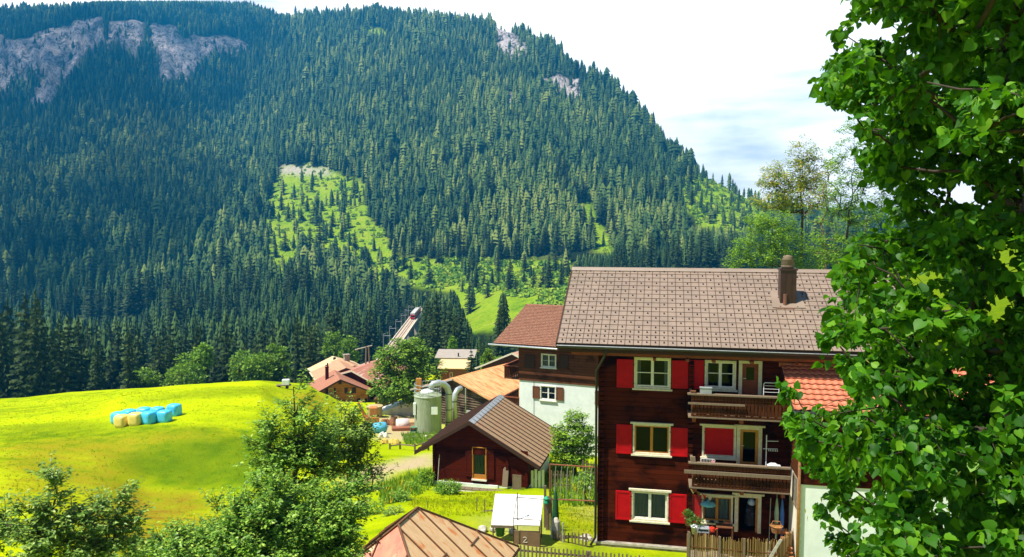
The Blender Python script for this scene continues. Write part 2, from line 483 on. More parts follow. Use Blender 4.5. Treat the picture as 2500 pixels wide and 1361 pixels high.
def ground_z(X, Y):
    X = np.atleast_1d(np.asarray(X, float)); Y = np.atleast_1d(np.asarray(Y, float))
    sh = X.shape; X = X.ravel(); Y = Y.ravel()
    Yc = np.maximum(Y, 24.0)
    px = CX + F * X / Yc
    ny, nz = smooth_interp(px, np.array(NPX, float), NY), smooth_interp(px, np.array(NPX, float), NZ)
    my, mz = smooth_interp(px, np.array(MPX, float), MY), smooth_interp(px, np.array(MPX, float), MZ)
    ridge_y, ridge_z = my[:, -1:], mz[:, -1:]
    ys = np.concatenate([ny, my, ridge_y + 220, ridge_y + 900, np.full((len(X), 1), 9000.0)], 1)
    zs = np.concatenate([nz, mz, ridge_z - 60, ridge_z * 0.3 - 120, np.full((len(X), 1), -160.0)], 1)
    j = np.clip((Y[:, None] >= ys).sum(1) - 1, 0, ys.shape[1] - 2)
    a = np.arange(len(X))
    y0, y1, z0, z1 = ys[a, j], ys[a, j + 1], zs[a, j], zs[a, j + 1]
    t = np.clip((Y - y0) / (y1 - y0), 0, 1)
    # monotone cubic in distance
    def slope(k):
        k = np.clip(k, 1, ys.shape[1] - 2)
        d0 = (zs[a, k] - zs[a, k - 1]) / (ys[a, k] - ys[a, k - 1]); d1 = (zs[a, k + 1] - zs[a, k]) / (ys[a, k + 1] - ys[a, k])
        return np.where(d0 * d1 > 0, 2 * d0 * d1 / (d0 + d1 + np.sign(d0) * 1e-9), 0)
    h = y1 - y0
    m0 = np.where(j == 0, (z1 - z0) / h, slope(j)); m1 = slope(j + 1)
    t2, t3 = t * t, t * t * t
    z = (2 * t3 - 3 * t2 + 1) * z0 + (t3 - 2 * t2 + t) * h * m0 + (-2 * t3 + 3 * t2) * z1 + (t3 - t2) * h * m1
    amp = np.clip((Y - 320) / 250, 0, 1) * np.clip((ridge_y[:, 0] + 400 - Y) / 300, 0, 1)
    z = z + amp * (10 * fbm(X / 90, Y / 90, 3, 3) + 26 * fbm(X / 260 + 3, Y / 330, 5, 2) * np.clip((Y - 450) / 300, 0, 1))
    near = np.clip((Y - 20) / 20, 0, 1) * np.clip((200 - Y) / 60, 0, 1)
    z = z + near * (0.22 * fbm(X / 7, Y / 7, 9, 3) + 0.5 * fbm(X / 26, Y / 26, 11, 2) * np.clip((Y - 60) / 30, 0, 1) * (px < 740))
    return z.reshape(sh)
def gz(x, y): return float(ground_z(x, y)[0])
def ridge_y(X, Y):
    px = CX + F * X / np.maximum(Y, 24)
    return smooth_interp(px.ravel(), np.array(MPX, float), MY)[:, -1]

CLEAR = [
 [(690, 412), (760, 398), (850, 430), (890, 450), (885, 480), (905, 540), (940, 560), (955, 600), (985, 640), (960, 690), (880, 640), (800, 615), (700, 625), (655, 585), (650, 500)],
 [(985, 632), (1060, 632), (1180, 636), (1390, 640), (1400, 745), (1300, 765), (1250, 740), (1120, 722), (1000, 700), (900, 700), (860, 640)],
 [(1110, 724), (1200, 722), (1300, 735), (1280, 790), (1230, 815), (1150, 815), (1115, 770)],
 [(1405, 503), (1440, 495), (1465, 540), (1500, 590), (1500, 630), (1460, 612), (1430, 560)],
 [(1668, 425), (1720, 420), (1885, 485), (1910, 600), (1800, 568), (1715, 552), (1672, 505)],
 [(880, 68), (925, 72), (965, 92), (930, 92), (885, 86)],
 [(655, 600), (720, 610), (725, 690), (668, 690)],
 [(830, 325), (895, 325), (900, 350), (860, 355)],
 [(1640, 350), (1672, 365), (1725, 398), (1690, 402)],
]
ROCK = [
 [(-120, 110), (0, 88), (45, 100), (75, 92), (118, 72), (170, 62), (215, 45), (250, 45), (260, 110), (225, 130), (190, 165), (150, 220), (125, 262), (65, 262), (95, 215), (120, 180), (60, 190), (0, 240), (-120, 270)],
 [(260, 52), (350, 55), (350, 105), (330, 150), (300, 120), (262, 115)],
 [(360, 55), (430, 62), (445, 98), (500, 92), (560, 88), (605, 105), (610, 130), (560, 140), (520, 140), (490, 165), (450, 200), (395, 205), (385, 140), (365, 95)],
 [(1202, 62), (1238, 60), (1290, 120), (1290, 155), (1240, 142), (1212, 125)],
 [(1310, 200), (1360, 185), (1415, 195), (1420, 240), (1415, 265), (1392, 262), (1375, 232), (1330, 222)],
 [(1242, 226), (1255, 230), (1254, 264), (1243, 264)],
 [(1280, 240), (1300, 262), (1310, 280), (1288, 262)],
]
SCREE = [[(685, 408), (705, 405), (735, 402), (800, 412), (812, 430), (760, 428), (690, 424)]]
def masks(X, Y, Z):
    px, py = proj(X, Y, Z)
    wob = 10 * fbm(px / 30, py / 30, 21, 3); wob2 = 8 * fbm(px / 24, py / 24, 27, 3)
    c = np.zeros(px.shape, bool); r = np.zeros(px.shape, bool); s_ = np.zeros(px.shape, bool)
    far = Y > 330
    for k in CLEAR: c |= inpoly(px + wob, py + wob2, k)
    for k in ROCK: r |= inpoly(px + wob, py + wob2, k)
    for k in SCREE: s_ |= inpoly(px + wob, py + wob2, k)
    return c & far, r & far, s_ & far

def grassmat(name, mountain=False):
    m, t, p, o = newmat(name)
    v = objc(t)
    if not mountain:
        big = noise(t, objc(t, (0.4, 1.0, 1.0), (0, 0, R(-14))), 0.085, 4, 0.6, 0.6)
        mid = noise(t, v, 0.55, 5, 0.65)
        fine = noise(t, v, 9.0, 4, 0.7)
        a = N(t, 'ShaderNodeAttribute', attribute_name='dry')
        lush_shade = ramp(t, mid, [(0.35, (0.15, 0.26, 0.002)), (0.5, (0.30, 0.39, 0.002)), (0.68, (0.50, 0.52, 0.003))])
        col = mixc(t, ramp(t, big, [(0.40, (0, 0, 0)), (0.58, (1, 1, 1))]), lush_shade, mixc(t, noise(t, objc(t, (0.22, 1.6, 1.0), (0, 0, R(-10))), 0.5, 5, 0.65), (0.32, 0.45, 0.002), (0.59, 0.63, 0.004)))
        col = mixc(t, mth(t, 'MULTIPLY', a.outputs['Fac'], ramp(t, mid, [(0.30, (0.25,) * 3), (0.62, (1,) * 3)])), col, (0.25, 0.155, 0.016))
        g = N(t, 'ShaderNodeAttribute', attribute_name='lush_shade')
        col = mixc(t, mth(t, 'MULTIPLY', g.outputs['Fac'], 0.85), col, mixc(t, mid, (0.042, 0.105, 0.004), (0.115, 0.19, 0.005)))  # lush green, darkened for the shade in the hollow too
        e = N(t, 'ShaderNodeAttribute', attribute_name='earth')
        col = mixc(t, e.outputs['Fac'], col, mixc(t, fine, (0.34, 0.24, 0.12), (0.62, 0.50, 0.30)))
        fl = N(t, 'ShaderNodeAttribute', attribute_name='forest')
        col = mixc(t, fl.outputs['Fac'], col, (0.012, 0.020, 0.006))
        col = mixc(t, 0.45, col, ramp(t, fine, [(0.3, (0.4,) * 3), (0.7, (1.0,) * 3)]), 'MULTIPLY')
        h = mth(t, 'ADD', fine, mth(t, 'MULTIPLY', mid, 2.0))
        bump(t, p, h, 0.5, 0.08)
    else:
        n1 = noise(t, v, 0.05, 5, 0.65); n2 = noise(t, v, 0.35, 5, 0.7)
        a = N(t, 'ShaderNodeAttribute', attribute_name='clear'); rk = N(t, 'ShaderNodeAttribute', attribute_name='rock'); sc = N(t, 'ShaderNodeAttribute', attribute_name='scree')
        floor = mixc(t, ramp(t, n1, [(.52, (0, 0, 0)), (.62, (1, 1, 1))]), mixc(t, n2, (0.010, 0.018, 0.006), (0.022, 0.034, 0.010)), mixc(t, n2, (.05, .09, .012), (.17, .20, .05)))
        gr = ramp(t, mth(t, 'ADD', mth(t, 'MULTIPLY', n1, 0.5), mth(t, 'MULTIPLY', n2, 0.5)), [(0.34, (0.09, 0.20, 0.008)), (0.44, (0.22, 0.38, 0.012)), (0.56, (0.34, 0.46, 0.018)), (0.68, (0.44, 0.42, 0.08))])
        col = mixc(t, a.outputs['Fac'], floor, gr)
        st = noise(t, objc(t, (1, 1, 0.16)), 0.085, 9, 0.78, 0.6)
        st2 = noise(t, objc(t, (1, 1, 0.3)), 0.30, 6, 0.7)
        st = mth(t, 'ADD', mth(t, 'MULTIPLY', st, 0.6), mth(t, 'MULTIPLY', st2, 0.4))
        rock = ramp(t, st, [(0.40, (0.03, 0.04, 0.03)), (0.455, (0.18, 0.16, 0.15)), (0.50, (0.52, 0.45, 0.44)), (0.62, (0.80, 0.70, 0.64))])
        ck = noise(t, objc(t, (1, 1, .07)), .22, 4, .6, .4)
        rock = mixc(t, ramp(t, mth(t, 'ABSOLUTE', mth(t, 'SUBTRACT', ck, .5)), [(0.0, (1, 1, 1)), (.03, (0, 0, 0))]), rock, (.05, .055, .05))
        col = mixc(t, rk.outputs['Fac'], col, rock)
        col = mixc(t, sc.outputs['Fac'], col, mixc(t, n2, (0.42, 0.38, 0.28), (0.62, 0.56, 0.44)))
        bump(t, p, mth(t, 'ADD', mth(t, 'MULTIPLY', st, 3.0), n2), 0.9, 2.5)
    L(t, col, p.inputs['Base Color'])
    p.inputs['Roughness'].default_value = 0.95
    p.inputs['Specular IOR Level'].default_value = 0.0
    return m

def grid_faces(nx, ny):
    i = np.arange(nx * ny).reshape(ny, nx)
    return np.stack([i[:-1, :-1], i[:-1, 1:], i[1:, 1:], i[1:, :-1]], -1).reshape(-1, 4)
# near ground
xs = np.unique(np.concatenate([np.arange(-60, 40, 0.8), np.arange(-130, 130.1, 2.5), np.arange(-330, 330.1, 10)]))
ysn = np.unique(np.concatenate([np.arange(-60, 12, 4), np.arange(12, 135, 0.8), np.arange(135, 300.1, 3)]))
GX, GY = np.meshgrid(xs, ysn)
GZ = ground_z(GX, GY)
gpx, gpy = proj(GX, np.maximum(GY, 5), GZ)
wob = 14 * fbm(GX / 6, GY / 6, 31, 3)
def soft(poly, w=0.0):
    return inpoly(gpx + wob, gpy + wob * 0.6, poly).astype(float) * (GY > 12)
def blur(a, n=2):
    for _ in range(n):
        a = (a + np.roll(a, 1, 0) + np.roll(a, -1, 0) + np.roll(a, 1, 1) + np.roll(a, -1, 1)) / 5
    return a
lush_shade = blur(soft([(300, 1120), (430, 1075), (560, 1055), (660, 1060), (700, 1100), (660, 1190), (480, 1200), (380, 1180), (300, 1150)]) +  # first outline: shade of the bank in the hollow, painted as darker green
            soft([(0, 1040), (260, 1030), (500, 1040), (500, 1060), (250, 1066), (0, 1085)]) * 0.6 + soft([(280, 975), (500, 950), (760, 940), (700, 960), (400, 985)]) * 0.35 + soft([(520, 1010), (640, 1005), (700, 1060), (560, 1056)]) * 0.3, 4)
dry = blur(soft([(0, 1085), (250, 1068), (520, 1045), (560, 1055), (420, 1080), (330, 1120), (330, 1200), (0, 1260)]) * 0.65 +
           soft([(330, 1195), (500, 1205), (560, 1260), (400, 1361), (200, 1361), (200, 1240)]) * 0.95 + soft([(700, 960), (790, 960), (800, 1000), (720, 1000)]) * 0.8 +
           soft([(1380, 1260), (1460, 1240), (1460, 1340), (1400, 1340)]) * 0.6, 4)
earth = blur(soft([(850, 1150), (950, 1128), (1062, 1108), (1062, 1138), (960, 1150), (880, 1180), (840, 1190)]) + soft([(900, 1020), (1000, 1000), (1060, 990), (1080, 1050), (1010, 1075), (920, 1075)]) * 0.9 +
             soft([(1427, 1240), (1462, 1215), (1462, 1330), (1440, 1330)]) * 0.7 + soft([(1190, 1262), (1330, 1262), (1345, 1340), (1240, 1340)]) * 0.5, 2)
village = blur(((gpx > 880) & (GY < 105)).astype(float), 6)
lush_shade = lush_shade + 0.35 * village * (1 - np.clip(earth, 0, 1))
lush_shade = lush_shade + 0.8 * blur(((gpx > 1900) & (GY > 24)).astype(float), 6)
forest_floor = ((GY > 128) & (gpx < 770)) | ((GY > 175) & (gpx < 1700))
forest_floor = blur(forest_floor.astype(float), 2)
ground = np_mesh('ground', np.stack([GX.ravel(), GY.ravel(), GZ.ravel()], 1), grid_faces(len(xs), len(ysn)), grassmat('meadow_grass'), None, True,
                 {'lush_shade': np.clip(lush_shade, 0, 1).ravel(), 'dry': np.clip(dry, 0, 1).ravel(), 'earth': np.clip(earth, 0, 1).ravel(), 'forest': np.clip(forest_floor, 0, 1).ravel()})
tag(ground, kind='structure')
# mountain
pxs = np.unique(np.concatenate([np.arange(-1000, -100, 60), np.arange(-100, 2100, 8), np.arange(2100, 3200, 60)])).astype(float)
ym = np.unique(np.concatenate([np.arange(292, 700, 6), np.arange(700, 1720, 6.5), np.array([1760, 1850, 2000, 2150])])).astype(float)
PXg, Yg = np.meshgrid(pxs, ym)
Xg = (PXg - CX) / F * Yg
Zg = ground_z(Xg, Yg) - 0.25 * (Yg < 300)
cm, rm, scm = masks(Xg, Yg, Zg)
# crags: push the cliff faces in and out
crag = rm * (16 * np.abs(fbm(PXg / 26, Yg / 160, 41, 3)) + 9 * fbm(PXg / 12, Yg / 60, 47, 2))
Yg2 = Yg - crag * 1.2
Xg2 = Xg * Yg2 / Yg
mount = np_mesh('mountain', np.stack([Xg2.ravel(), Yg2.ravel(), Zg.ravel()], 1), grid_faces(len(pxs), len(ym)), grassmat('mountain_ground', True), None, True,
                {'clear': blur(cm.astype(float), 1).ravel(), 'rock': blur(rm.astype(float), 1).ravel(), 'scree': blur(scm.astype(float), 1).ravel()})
tag(mount, kind='structure')

# ------------------------------------------------------------------ the spruce forest
rng = np.random.default_rng(7)
SPRUCE = leafmat('spruce_needles', [(0.0, (0.016, 0.042, 0.012)), (0.45, (0.044, 0.088, 0.018)), (0.8, (0.095, 0.145, 0.026)), (1.0, (0.17, 0.21, 0.04))], 0.0, 0.8, spec=0.15, attr='tint')
SPRUCE_NEAR = leafmat('spruce_sprays', [(0.0, (0.014, 0.032, 0.010)), (0.6, (0.034, 0.062, 0.014)), (1.0, (0.075, 0.105, 0.024))], 0.12, 0.75, (0.05, 0.10, 0.01), spec=0.15)
M['sprucebark'] = sm('spruce_bark', (0.07, 0.05, 0.035), (0.035, 0.025, 0.018), 9, 0.9)
pts = []
def scatter(y0, y1, step):
    ys_ = np.arange(y0, y1, step)
    for y in ys_:
        x0, x1 = (-190 - CX) / F * y, (2160 - CX) / F * y
        x = np.arange(x0, x1, step)
        pts.append(np.stack([x + rng.uniform(-.46, .46, len(x)) * step, np.full(len(x), y) + rng.uniform(-.46, .46, len(x)) * step], 1))
scatter(124, 330, 5.6); scatter(330, 560, 6.4); scatter(560, 900, 5.3); scatter(900, 1640, 5.8)
pts = np.concatenate(pts)
X, Y = pts[:, 0], pts[:, 1]
Z = ground_z(X, Y)
px, py = proj(X, Y, Z)
cm, rm, scm = masks(X, Y, Z)
u = rng.random(len(X))
ry = ridge_y(X, Y)
keep = (Y < ry + 40)
keep &= ~(rm & (u > 0.22)) & ~(scm & (u > 0.04))
keep &= ~(cm & (u > 0.15))
dens = fbm(X / 70, Y / 70, 61, 3)
keep &= ~((dens > 0.42) & (u > 0.55) & (Y > 400))
# the valley floor: the wood begins beyond the meadow's edge and beyond the village
edge = np.interp(px, [-300, 0, 130, 300, 480, 560, 740, 770, 860, 1000, 1300, 1700, 2200], [126, 126, 128, 132, 134, 140, 140, 160, 176, 186, 180, 185, 400])
keep &= Y > edge
# open strip round the railway viaduct
vx = np.interp(Y, [230, 300, 400], [(925 - CX) / F * 230, (952 - CX) / F * 300, (1013 - CX) / F * 400])
keep &= ~((np.abs(X - vx - 1) < 6.5) & (Y < 412))
hq = (u * 7919) % 1
H = np.where(Y > 430, 10 + 9.5 * hq, 14 + 12 * hq) + 3.5 * fbm(X / 60, Y / 60, 71, 2)
H = np.where(cm, H * np.where(hq > 0.4, 0.8, 0.3), H)
H *= np.exp(0.17 * rng.standard_normal(len(H)))
H = np.where(rm | scm, H * (0.3 + .35 * hq), H)
H *= np.where((px > 1690) & (Y > 500), 0.8, 1.0)
near_wood = (Y < 330)
H = np.where(near_wood, np.clip(H * 0.98, 12, 27), H)
# the wood in the valley stays below these rows, so the clearings behind it stay open
vpx = np.interp(Y, [230, 300, 400], [925, 952, 1013])
topmax = np.where(Y < 400, np.interp(px, [-300, 0, 60, 95, 140, 220, 330, 420, 700, 930, 940, 1018, 1030, 1045, 1110, 1135, 1160, 1215, 1222, 1234, 1240, 1290, 1400, 1900, 2200],
                                       [735, 742, 735, 700, 755, 770, 770, 690, 690, 720, 868, 868, 760, 690, 700, 760, 815, 815, 700, 700, 815, 770, 720, 660, 660]),
                  np.where(Y < 560, np.interp(px, [500, 650, 720, 800, 850, 960, 1010, 1050, 1110, 1130, 1390, 1410, 1500, 1520], [0, 600, 610, 570, 620, 640, 700, 715, 725, 722, 722, 620, 610, 0]), 0))
topmax = np.where((Y > 325) & (Y < 400) & (px > 930) & (px < 1030), np.where(px < vpx + 22, 800, 700), topmax)
topmax = np.where((Y > 400) & (Y < 655) & (px > 1675) & (px < 1900), 548, topmax)
Hmax = zat(0, 1.0) * 0 + np.array([zat(a, b) for a, b in zip(topmax, Y)]) - Z
jit = 0.72 + 0.28 * rng.random(len(H))
H0_ = H.copy()
H = np.where(H > Hmax * 1.0, Hmax * jit, H)
H = np.where(cm & (Y > 420), H0_, H)
keep &= H > 5
# treeline by the meadow at the left stands tall
H = np.where((Y < 160) & (px < 330), H * 1.05, H)
exempt = cm & (rng.random(len(H)) < np.where(inpoly(px, py, CLEAR[1]), .07, .12)) & (Y < 700)
keep |= exempt & (H > 4) & ~inpoly(px, py, CLEAR[2]) & (Y > 420)
# leave room where named trees stand
for (ax, ay, ar) in ((415, 142, 9), (640, 137, 9), (820, 172, 7)):
    xx = (ax - CX) / F * ay
    keep &= ~(((X - xx) ** 2 + (Y - ay) ** 2) < ar ** 2)
X, Y, Z, H, px = X[keep], Y[keep], Z[keep], H[keep], px[keep]
RT = H * rng.uniform(0.15, 0.235, len(H)) * np.where(Y > 430, 1.1, 0.9)
ROT = rng.uniform(0, 6.283, len(H))
TINT = np.clip(0.45 + 0.26 * rng.standard_normal(len(H)) + 0.7 * fbm(X / 90, Y / 90, 81, 3) + 0.45 * (rng.random(len(H)) < 0.07), 0, 1)
TINT = np.where(Y < 470, TINT * .72, TINT)
# which ones show largest
vis = np.zeros(len(H)); cov = np.zeros((340, 625), bool)
for poly in ([(1360, 840), (1397, 658), (2070, 662), (2500, 662), (2500, 1361), (1360, 1361)], [(2070, 0), (1975, 200), (2080, 330), (2080, 660), (2500, 660), (2500, 0)],
             [(0, 968), (300, 950), (480, 938), (740, 932), (790, 900), (830, 870), (930, 890), (985, 828), (1080, 850), (1200, 860), (1290, 745), (1400, 745), (1400, 1361), (0, 1361)]):
    gy, gx = np.mgrid[0:340, 0:625]
    cov |= inpoly(gx * 4, gy * 4, poly)
tx, ty = proj(X, Y, Z + H); bx, by = proj(X, Y, Z)
for i in np.argsort(Y):
    hp = (by[i] - ty[i]) / 4
    if hp < 5: continue
    r0, r1 = int(max(0, ty[i] / 4)), int(min(340, by[i] / 4))
    w = RT[i] * F / Y[i] / 4
    cxp = bx[i] / 4
    for r_ in range(r0, r1):
        ww = w * min(1, (r_ - ty[i] / 4) / hp) + 0.3
        c0, c1 = int(max(0, cxp - ww)), int(min(625, cxp + ww + 1))
        if c1 <= c0: continue
        seg = cov[r_, c0:c1]
        vis[i] += (~seg).sum()
        seg[:] = True
order = np.argsort(-vis)
big = order[:290]
rest = order[290:]
rest = rest[(vis[rest] > 0) | (Y[rest] > 600)]

# mass: every tree a stack of ragged skirts
def mass_variant(rg, tiers=7, k=9, rnd=0.0):
    vs, fs = [], []
    for i in range(tiers):
        f = i / tiers
        zt = 0.10 + 0.90 * (1 - (1 - f) ** 1.0) + 0.9 / tiers * 1.0
        z0 = 0.10 + 0.90 * f - 0.02
        zt = min(1.0, z0 + 1.75 / tiers)
        rr = (1 - f) ** 0.72 * (0.86 + 0.14 * min(1, f * 4)) * (1 - rnd) + rnd * 1.15 * math.sqrt(max(0.02, 1 - (1.7 * f - .62) ** 2) if f < .95 else .05)
        b = len(vs)
        vs.append((rg.uniform(-.02, .02), rg.uniform(-.02, .02), zt))
        for j in range(k):
            th = 2 * math.pi * (j + rg.uniform(-.25, .25)) / k
            r_ = rr * (rg.uniform(0.85, 1.15) if j % 2 == 0 else rg.uniform(0.45, 0.7))
            vs.append((r_ * math.cos(th), r_ * math.sin(th), z0 + (rg.uniform(-.03, .0) if j % 2 == 0 else rg.uniform(.0, .04))))
        fs += [(b, b + 1 + j, b + 1 + (j + 1) % k) for j in range(k)]
    b = len(vs)      # trunk
    for j in range(3):
        th = 2.1 * j
        vs.append((0.09 * math.cos(th), 0.09 * math.sin(th), -0.03)); 
    vs.append((0, 0, 0.5))
    fs += [(b, b + 1, b + 3), (b + 1, b + 2, b + 3), (b + 2, b, b + 3)]
    return np.array(vs), np.array(fs)
VAR = [mass_variant(np.random.default_rng(100 + k), 7 - (k % 3 == 2), 9, (0, 0, .12, 0, .25, 0, .45, 0, .1, 0, .9)[k]) for k in range(11)]
VARN = [mass_variant(np.random.default_rng(140 + k), 14 + k % 3, 14, (0, .1, 0, .2, 0, 0)[k]) for k in range(6)]
def mass(name, idx, mat, label=None):
    V, Fs, T = [], [], []
    off = 0
    allv = [(v_, idx[Y[idx] >= 470], k_, len(VAR)) for k_, v_ in enumerate(VAR)] + [(v_, idx[Y[idx] < 470], k_, len(VARN)) for k_, v_ in enumerate(VARN)]
    for (v, f), pool, k, nv in allv:
        sel = pool[(np.arange(len(pool)) % nv) == k]
        c, s_ = np.cos(ROT[sel])[:, None], np.sin(ROT[sel])[:, None]
        x = (v[None, :, 0] * c - v[None, :, 1] * s_) * RT[sel][:, None] + X[sel][:, None]
        y = (v[None, :, 0] * s_ + v[None, :, 1] * c) * RT[sel][:, None] + Y[sel][:, None]
        z = v[None, :, 2] * H[sel][:, None] + Z[sel][:, None]
        V.append(np.stack([x, y, z], -1).reshape(-1, 3))
        Fs.append((f[None] + (np.arange(len(sel)) * len(v))[:, None, None] + off).reshape(-1, 3))
        T.append(np.repeat(TINT[sel], len(v)))
        off += len(sel) * len(v)
    o = np_mesh(name, np.concatenate(V), np.concatenate(Fs), mat, None, False, {'tint': np.concatenate(T)})
    return tag(o, kind='stuff')
print('forest', len(H), 'mass', len(rest), 'smallest individual px', vis[big[-1]])
tag(mass('forest', rest, SPRUCE), 'dense dark green spruce forest covering the whole mountainside', 'forest')

# single spruces with branches in whorls
def spruce_mesh(rg, whorls=20, br=10, slim=1.0):
    V, Fc = [], []
    def quad(a, b, c, d):
        i = len(V); V.extend([a, b, c, d]); Fc.append((i, i + 1, i + 2, i + 3))
    for w in range(whorls):
        f = w / (whorls - 1)
        z = 0.07 + 0.90 * f ** 0.92
        ln = (1 - f) ** 0.8 * slim * rg.uniform(0.86, 1.1) + 0.05
        nb = max(5, int(br * (1 - 0.45 * f)))
        ph = rg.uniform(0, 6.28)
        for b in range(nb):
            th = ph + 2 * math.pi * (b + rg.uniform(-.3, .3)) / nb
            l_ = ln * rg.uniform(0.7, 1.12)
            d = np.array([math.cos(th), math.sin(th), 0]); s_ = np.array([-math.sin(th), math.cos(th), 0])
            zz_ = z + rg.uniform(-.02, .02)
            droop = (0.16 - 0.17 * f) * rg.uniform(0.7, 1.3) * 0.36
            def pt(t):       # along the limb, drooping and lifting at its tip (z in tree heights)
                return d * l_ * t + np.array([0, 0, zz_ - droop * (t * 1.25 - 0.45 * t ** 3)])
            n = 5
            for q in range(n):
                t0, t1 = 0.06 + 0.94 * q / n, 0.06 + 0.94 * (q + 1) / n
                wd = l_ * (0.34 * (1 - t0 * 0.7)) * rg.uniform(0.75, 1.2)
                a, c = pt(t0), pt(t1)
                hang = np.array([0, 0, -0.018 - 0.014 * rg.random()])
                for sg in (-1, 1):
                    quad(a, c, c * 0.55 + a * 0.45 + s_ * sg * wd + d * 0.07 * l_ + hang, a + s_ * sg * wd * 0.5 + hang * 0.5)
    i = len(V)
    V.extend([np.array([0.04, 0, 0.93]), np.array([-0.03, 0.03, 0.93]), np.array([-0.03, -0.03, 0.93]), np.array([0, 0, 1.02])])
    tri = [(i, i + 1, i + 3), (i + 1, i + 2, i + 3), (i + 2, i, i + 3)]
    return np.array(V), np.array(Fc), np.array(tri)
SM = []
for k in range(7):
    v, q, tr = spruce_mesh(np.random.default_rng(300 + k), whorls=[22, 20, 24, 18, 22, 26, 20][k], slim=[1, 1.1, .9, 1.15, .95, .85, 1.05][k])
    c = np_mesh('crown', v, [q, tr], SPRUCE_NEAR)
    me = c.data; bpy.data.objects.remove(c)
    b = MB().tube([(0, 0, -0.05), (0, 0, 0.25), (0.004, 0, 0.6), (0, 0, 0.97)], [0.075, 0.06, 0.035, 0.006], 6)
    t_ = b.build('trunk', M['sprucebark']); mt = t_.data; bpy.data.objects.remove(t_)
    SM.append((me, mt))
def spruce(x, y, z, h, r, rot, k, label, group=None):
    e = thing('spruce_tree', label, 'tree', (x, y, z - 0.3), rot, group)
    e.scale = (r, r, h)
    for nm, me in (('crown', SM[k][0]), ('trunk', SM[k][1])):
        o = bpy.data.objects.new(nm, me); COL.objects.link(o); o.parent = e
    return e
def place(px_, py_):
    if py_ > 720 and Y_i < 175 and px_ < 560: return 0
    return 1
for i in big:
    bxp, byp = bx[i], by[i]
    if Y[i] < 175 and bxp < 560:
        lab, grp = 'tall dark spruce in the shaded wood edge behind the mown meadow', 'spruces along the meadow edge'
    elif Y[i] < 330 and bxp < 1000:
        lab, grp = 'dark green spruce in the valley wood below the mountain, left of the viaduct', 'spruces in the valley wood left of the viaduct'
    elif Y[i] < 420:
        lab, grp = 'dark spruce in the valley wood right of the white viaduct, behind the farm roofs', 'spruces right of the viaduct'
    elif by[i] < 700 and (inpoly(np.array([bxp]), np.array([byp]), CLEAR[0])[0] or inpoly(np.array([bxp]), np.array([byp]), CLEAR[1])[0]):
        lab, grp = 'lone spruce standing on the bright green clearing of the mountainside', 'spruces scattered over the clearing'
    elif bxp < 640:
        lab, grp = 'blue green spruce at the foot of the hazy left mountainside', 'spruces at the foot of the left slope'
    else:
        lab, grp = 'green spruce on the sunlit lower mountain slope above the valley', 'spruces on the lower slope'
    spruce(X[i], Y[i], Z[i], H[i], RT[i] * 1.12, ROT[i], int(i) % 7, lab, grp)

# ------------------------------------------------------------------ young growth and shrubs on the clearings
BRIGHT = leafmat('young_growth_leaves', [(0, (0.05, 0.13, 0.010)), (0.3, (0.16, 0.31, 0.015)), (0.65, (0.28, 0.44, 0.02)), (1, (0.42, 0.50, 0.04))], 0.2, 0.8, attr='tint')
def blob_variant(rg, n=26):
    v, f = [], []
    for i in range(n):
        th = rg.uniform(0, 6.283); ph = math.acos(rg.uniform(-0.1, 1))
        c = np.array([math.sin(ph) * math.cos(th), math.sin(ph) * math.sin(th), math.cos(ph) * 1.1 + 0.1]) * rg.uniform(0.7, 1.0)
        a = rg.standard_normal(3); a /= np.linalg.norm(a)
        b_ = np.cross(c, a); b_ /= np.linalg.norm(b_) + 1e-6
        s_ = rg.uniform(0.35, 0.55); k = len(v)
        v += [c + a * s_, c + b_ * s_, c - a * s_ * 0.7, c - b_ * s_]; f += [(k, k + 1, k + 2, k + 3)]
    return np.array(v), np.array(f)
BV = [blob_variant(np.random.default_rng(500 + k)) for k in range(6)]
g = np.random.default_rng(11)
bxs = []
for (x0, x1, y0, y1, n, smin, smax) in ((640, 1000, 400, 700, 900, 0.7, 2.2), (860, 1420, 635, 770, 1500, 0.8, 2.9), (1660, 1880, 425, 560, 700, 0.8, 2.4), (1400, 1510, 495, 640, 120, 0.7, 1.8), (1620, 1730, 340, 410, 120, 0.8, 2)):
    bxs.append(np.stack([g.uniform(x0, x1, n), g.uniform(y0, y1, n), g.uniform(smin, smax, n)], 1))
bxs = np.concatenate(bxs)
# walk each sight line onto the terrain
yy = np.arange(360, 800, 6.0)
RX = (bxs[:, 0:1] - CX) / F * yy[None]
rz_ = np.array([zat(p, 1.0) - CAMZ for p in bxs[:, 1]])[:, None] * yy[None] + CAMZ
gzv = ground_z(RX, np.broadcast_to(yy[None], RX.shape))
hit = (gzv > rz_)
fi = np.argmax(hit, 1); ok = hit.any(1)
sx, sy, szz = RX[np.arange(len(fi)), fi], yy[fi], gzv[np.arange(len(fi)), fi]
cmk, _, _ = masks(sx, sy, szz)
ok &= cmk
p3, _ = proj(sx, sy, szz)
ok &= ~inpoly(p3, bxs[:, 1], CLEAR[2])
ok &= (fbm(sx / 22, sy / 22, 91, 3) + .35 * g.random(len(sx)) > .05) | (sy > 620)
sx, sy, szz, ss = sx[ok], sy[ok], szz[ok], bxs[ok, 2]
V, Fs, T, off = [], [], [], 0
for k in range(6):
    sel = np.arange(len(sx))[np.arange(len(sx)) % 6 == k]
    v, f = BV[k]
    V.append((v[None] * ss[sel][:, None, None] + np.stack([sx, sy, szz], 1)[sel][:, None]).reshape(-1, 3))
    Fs.append((f[None] + (np.arange(len(sel)) * len(v))[:, None, None] + off).reshape(-1, 4))
    T.append(np.repeat(g.random(len(sel)), len(v))); off += len(sel) * len(v)
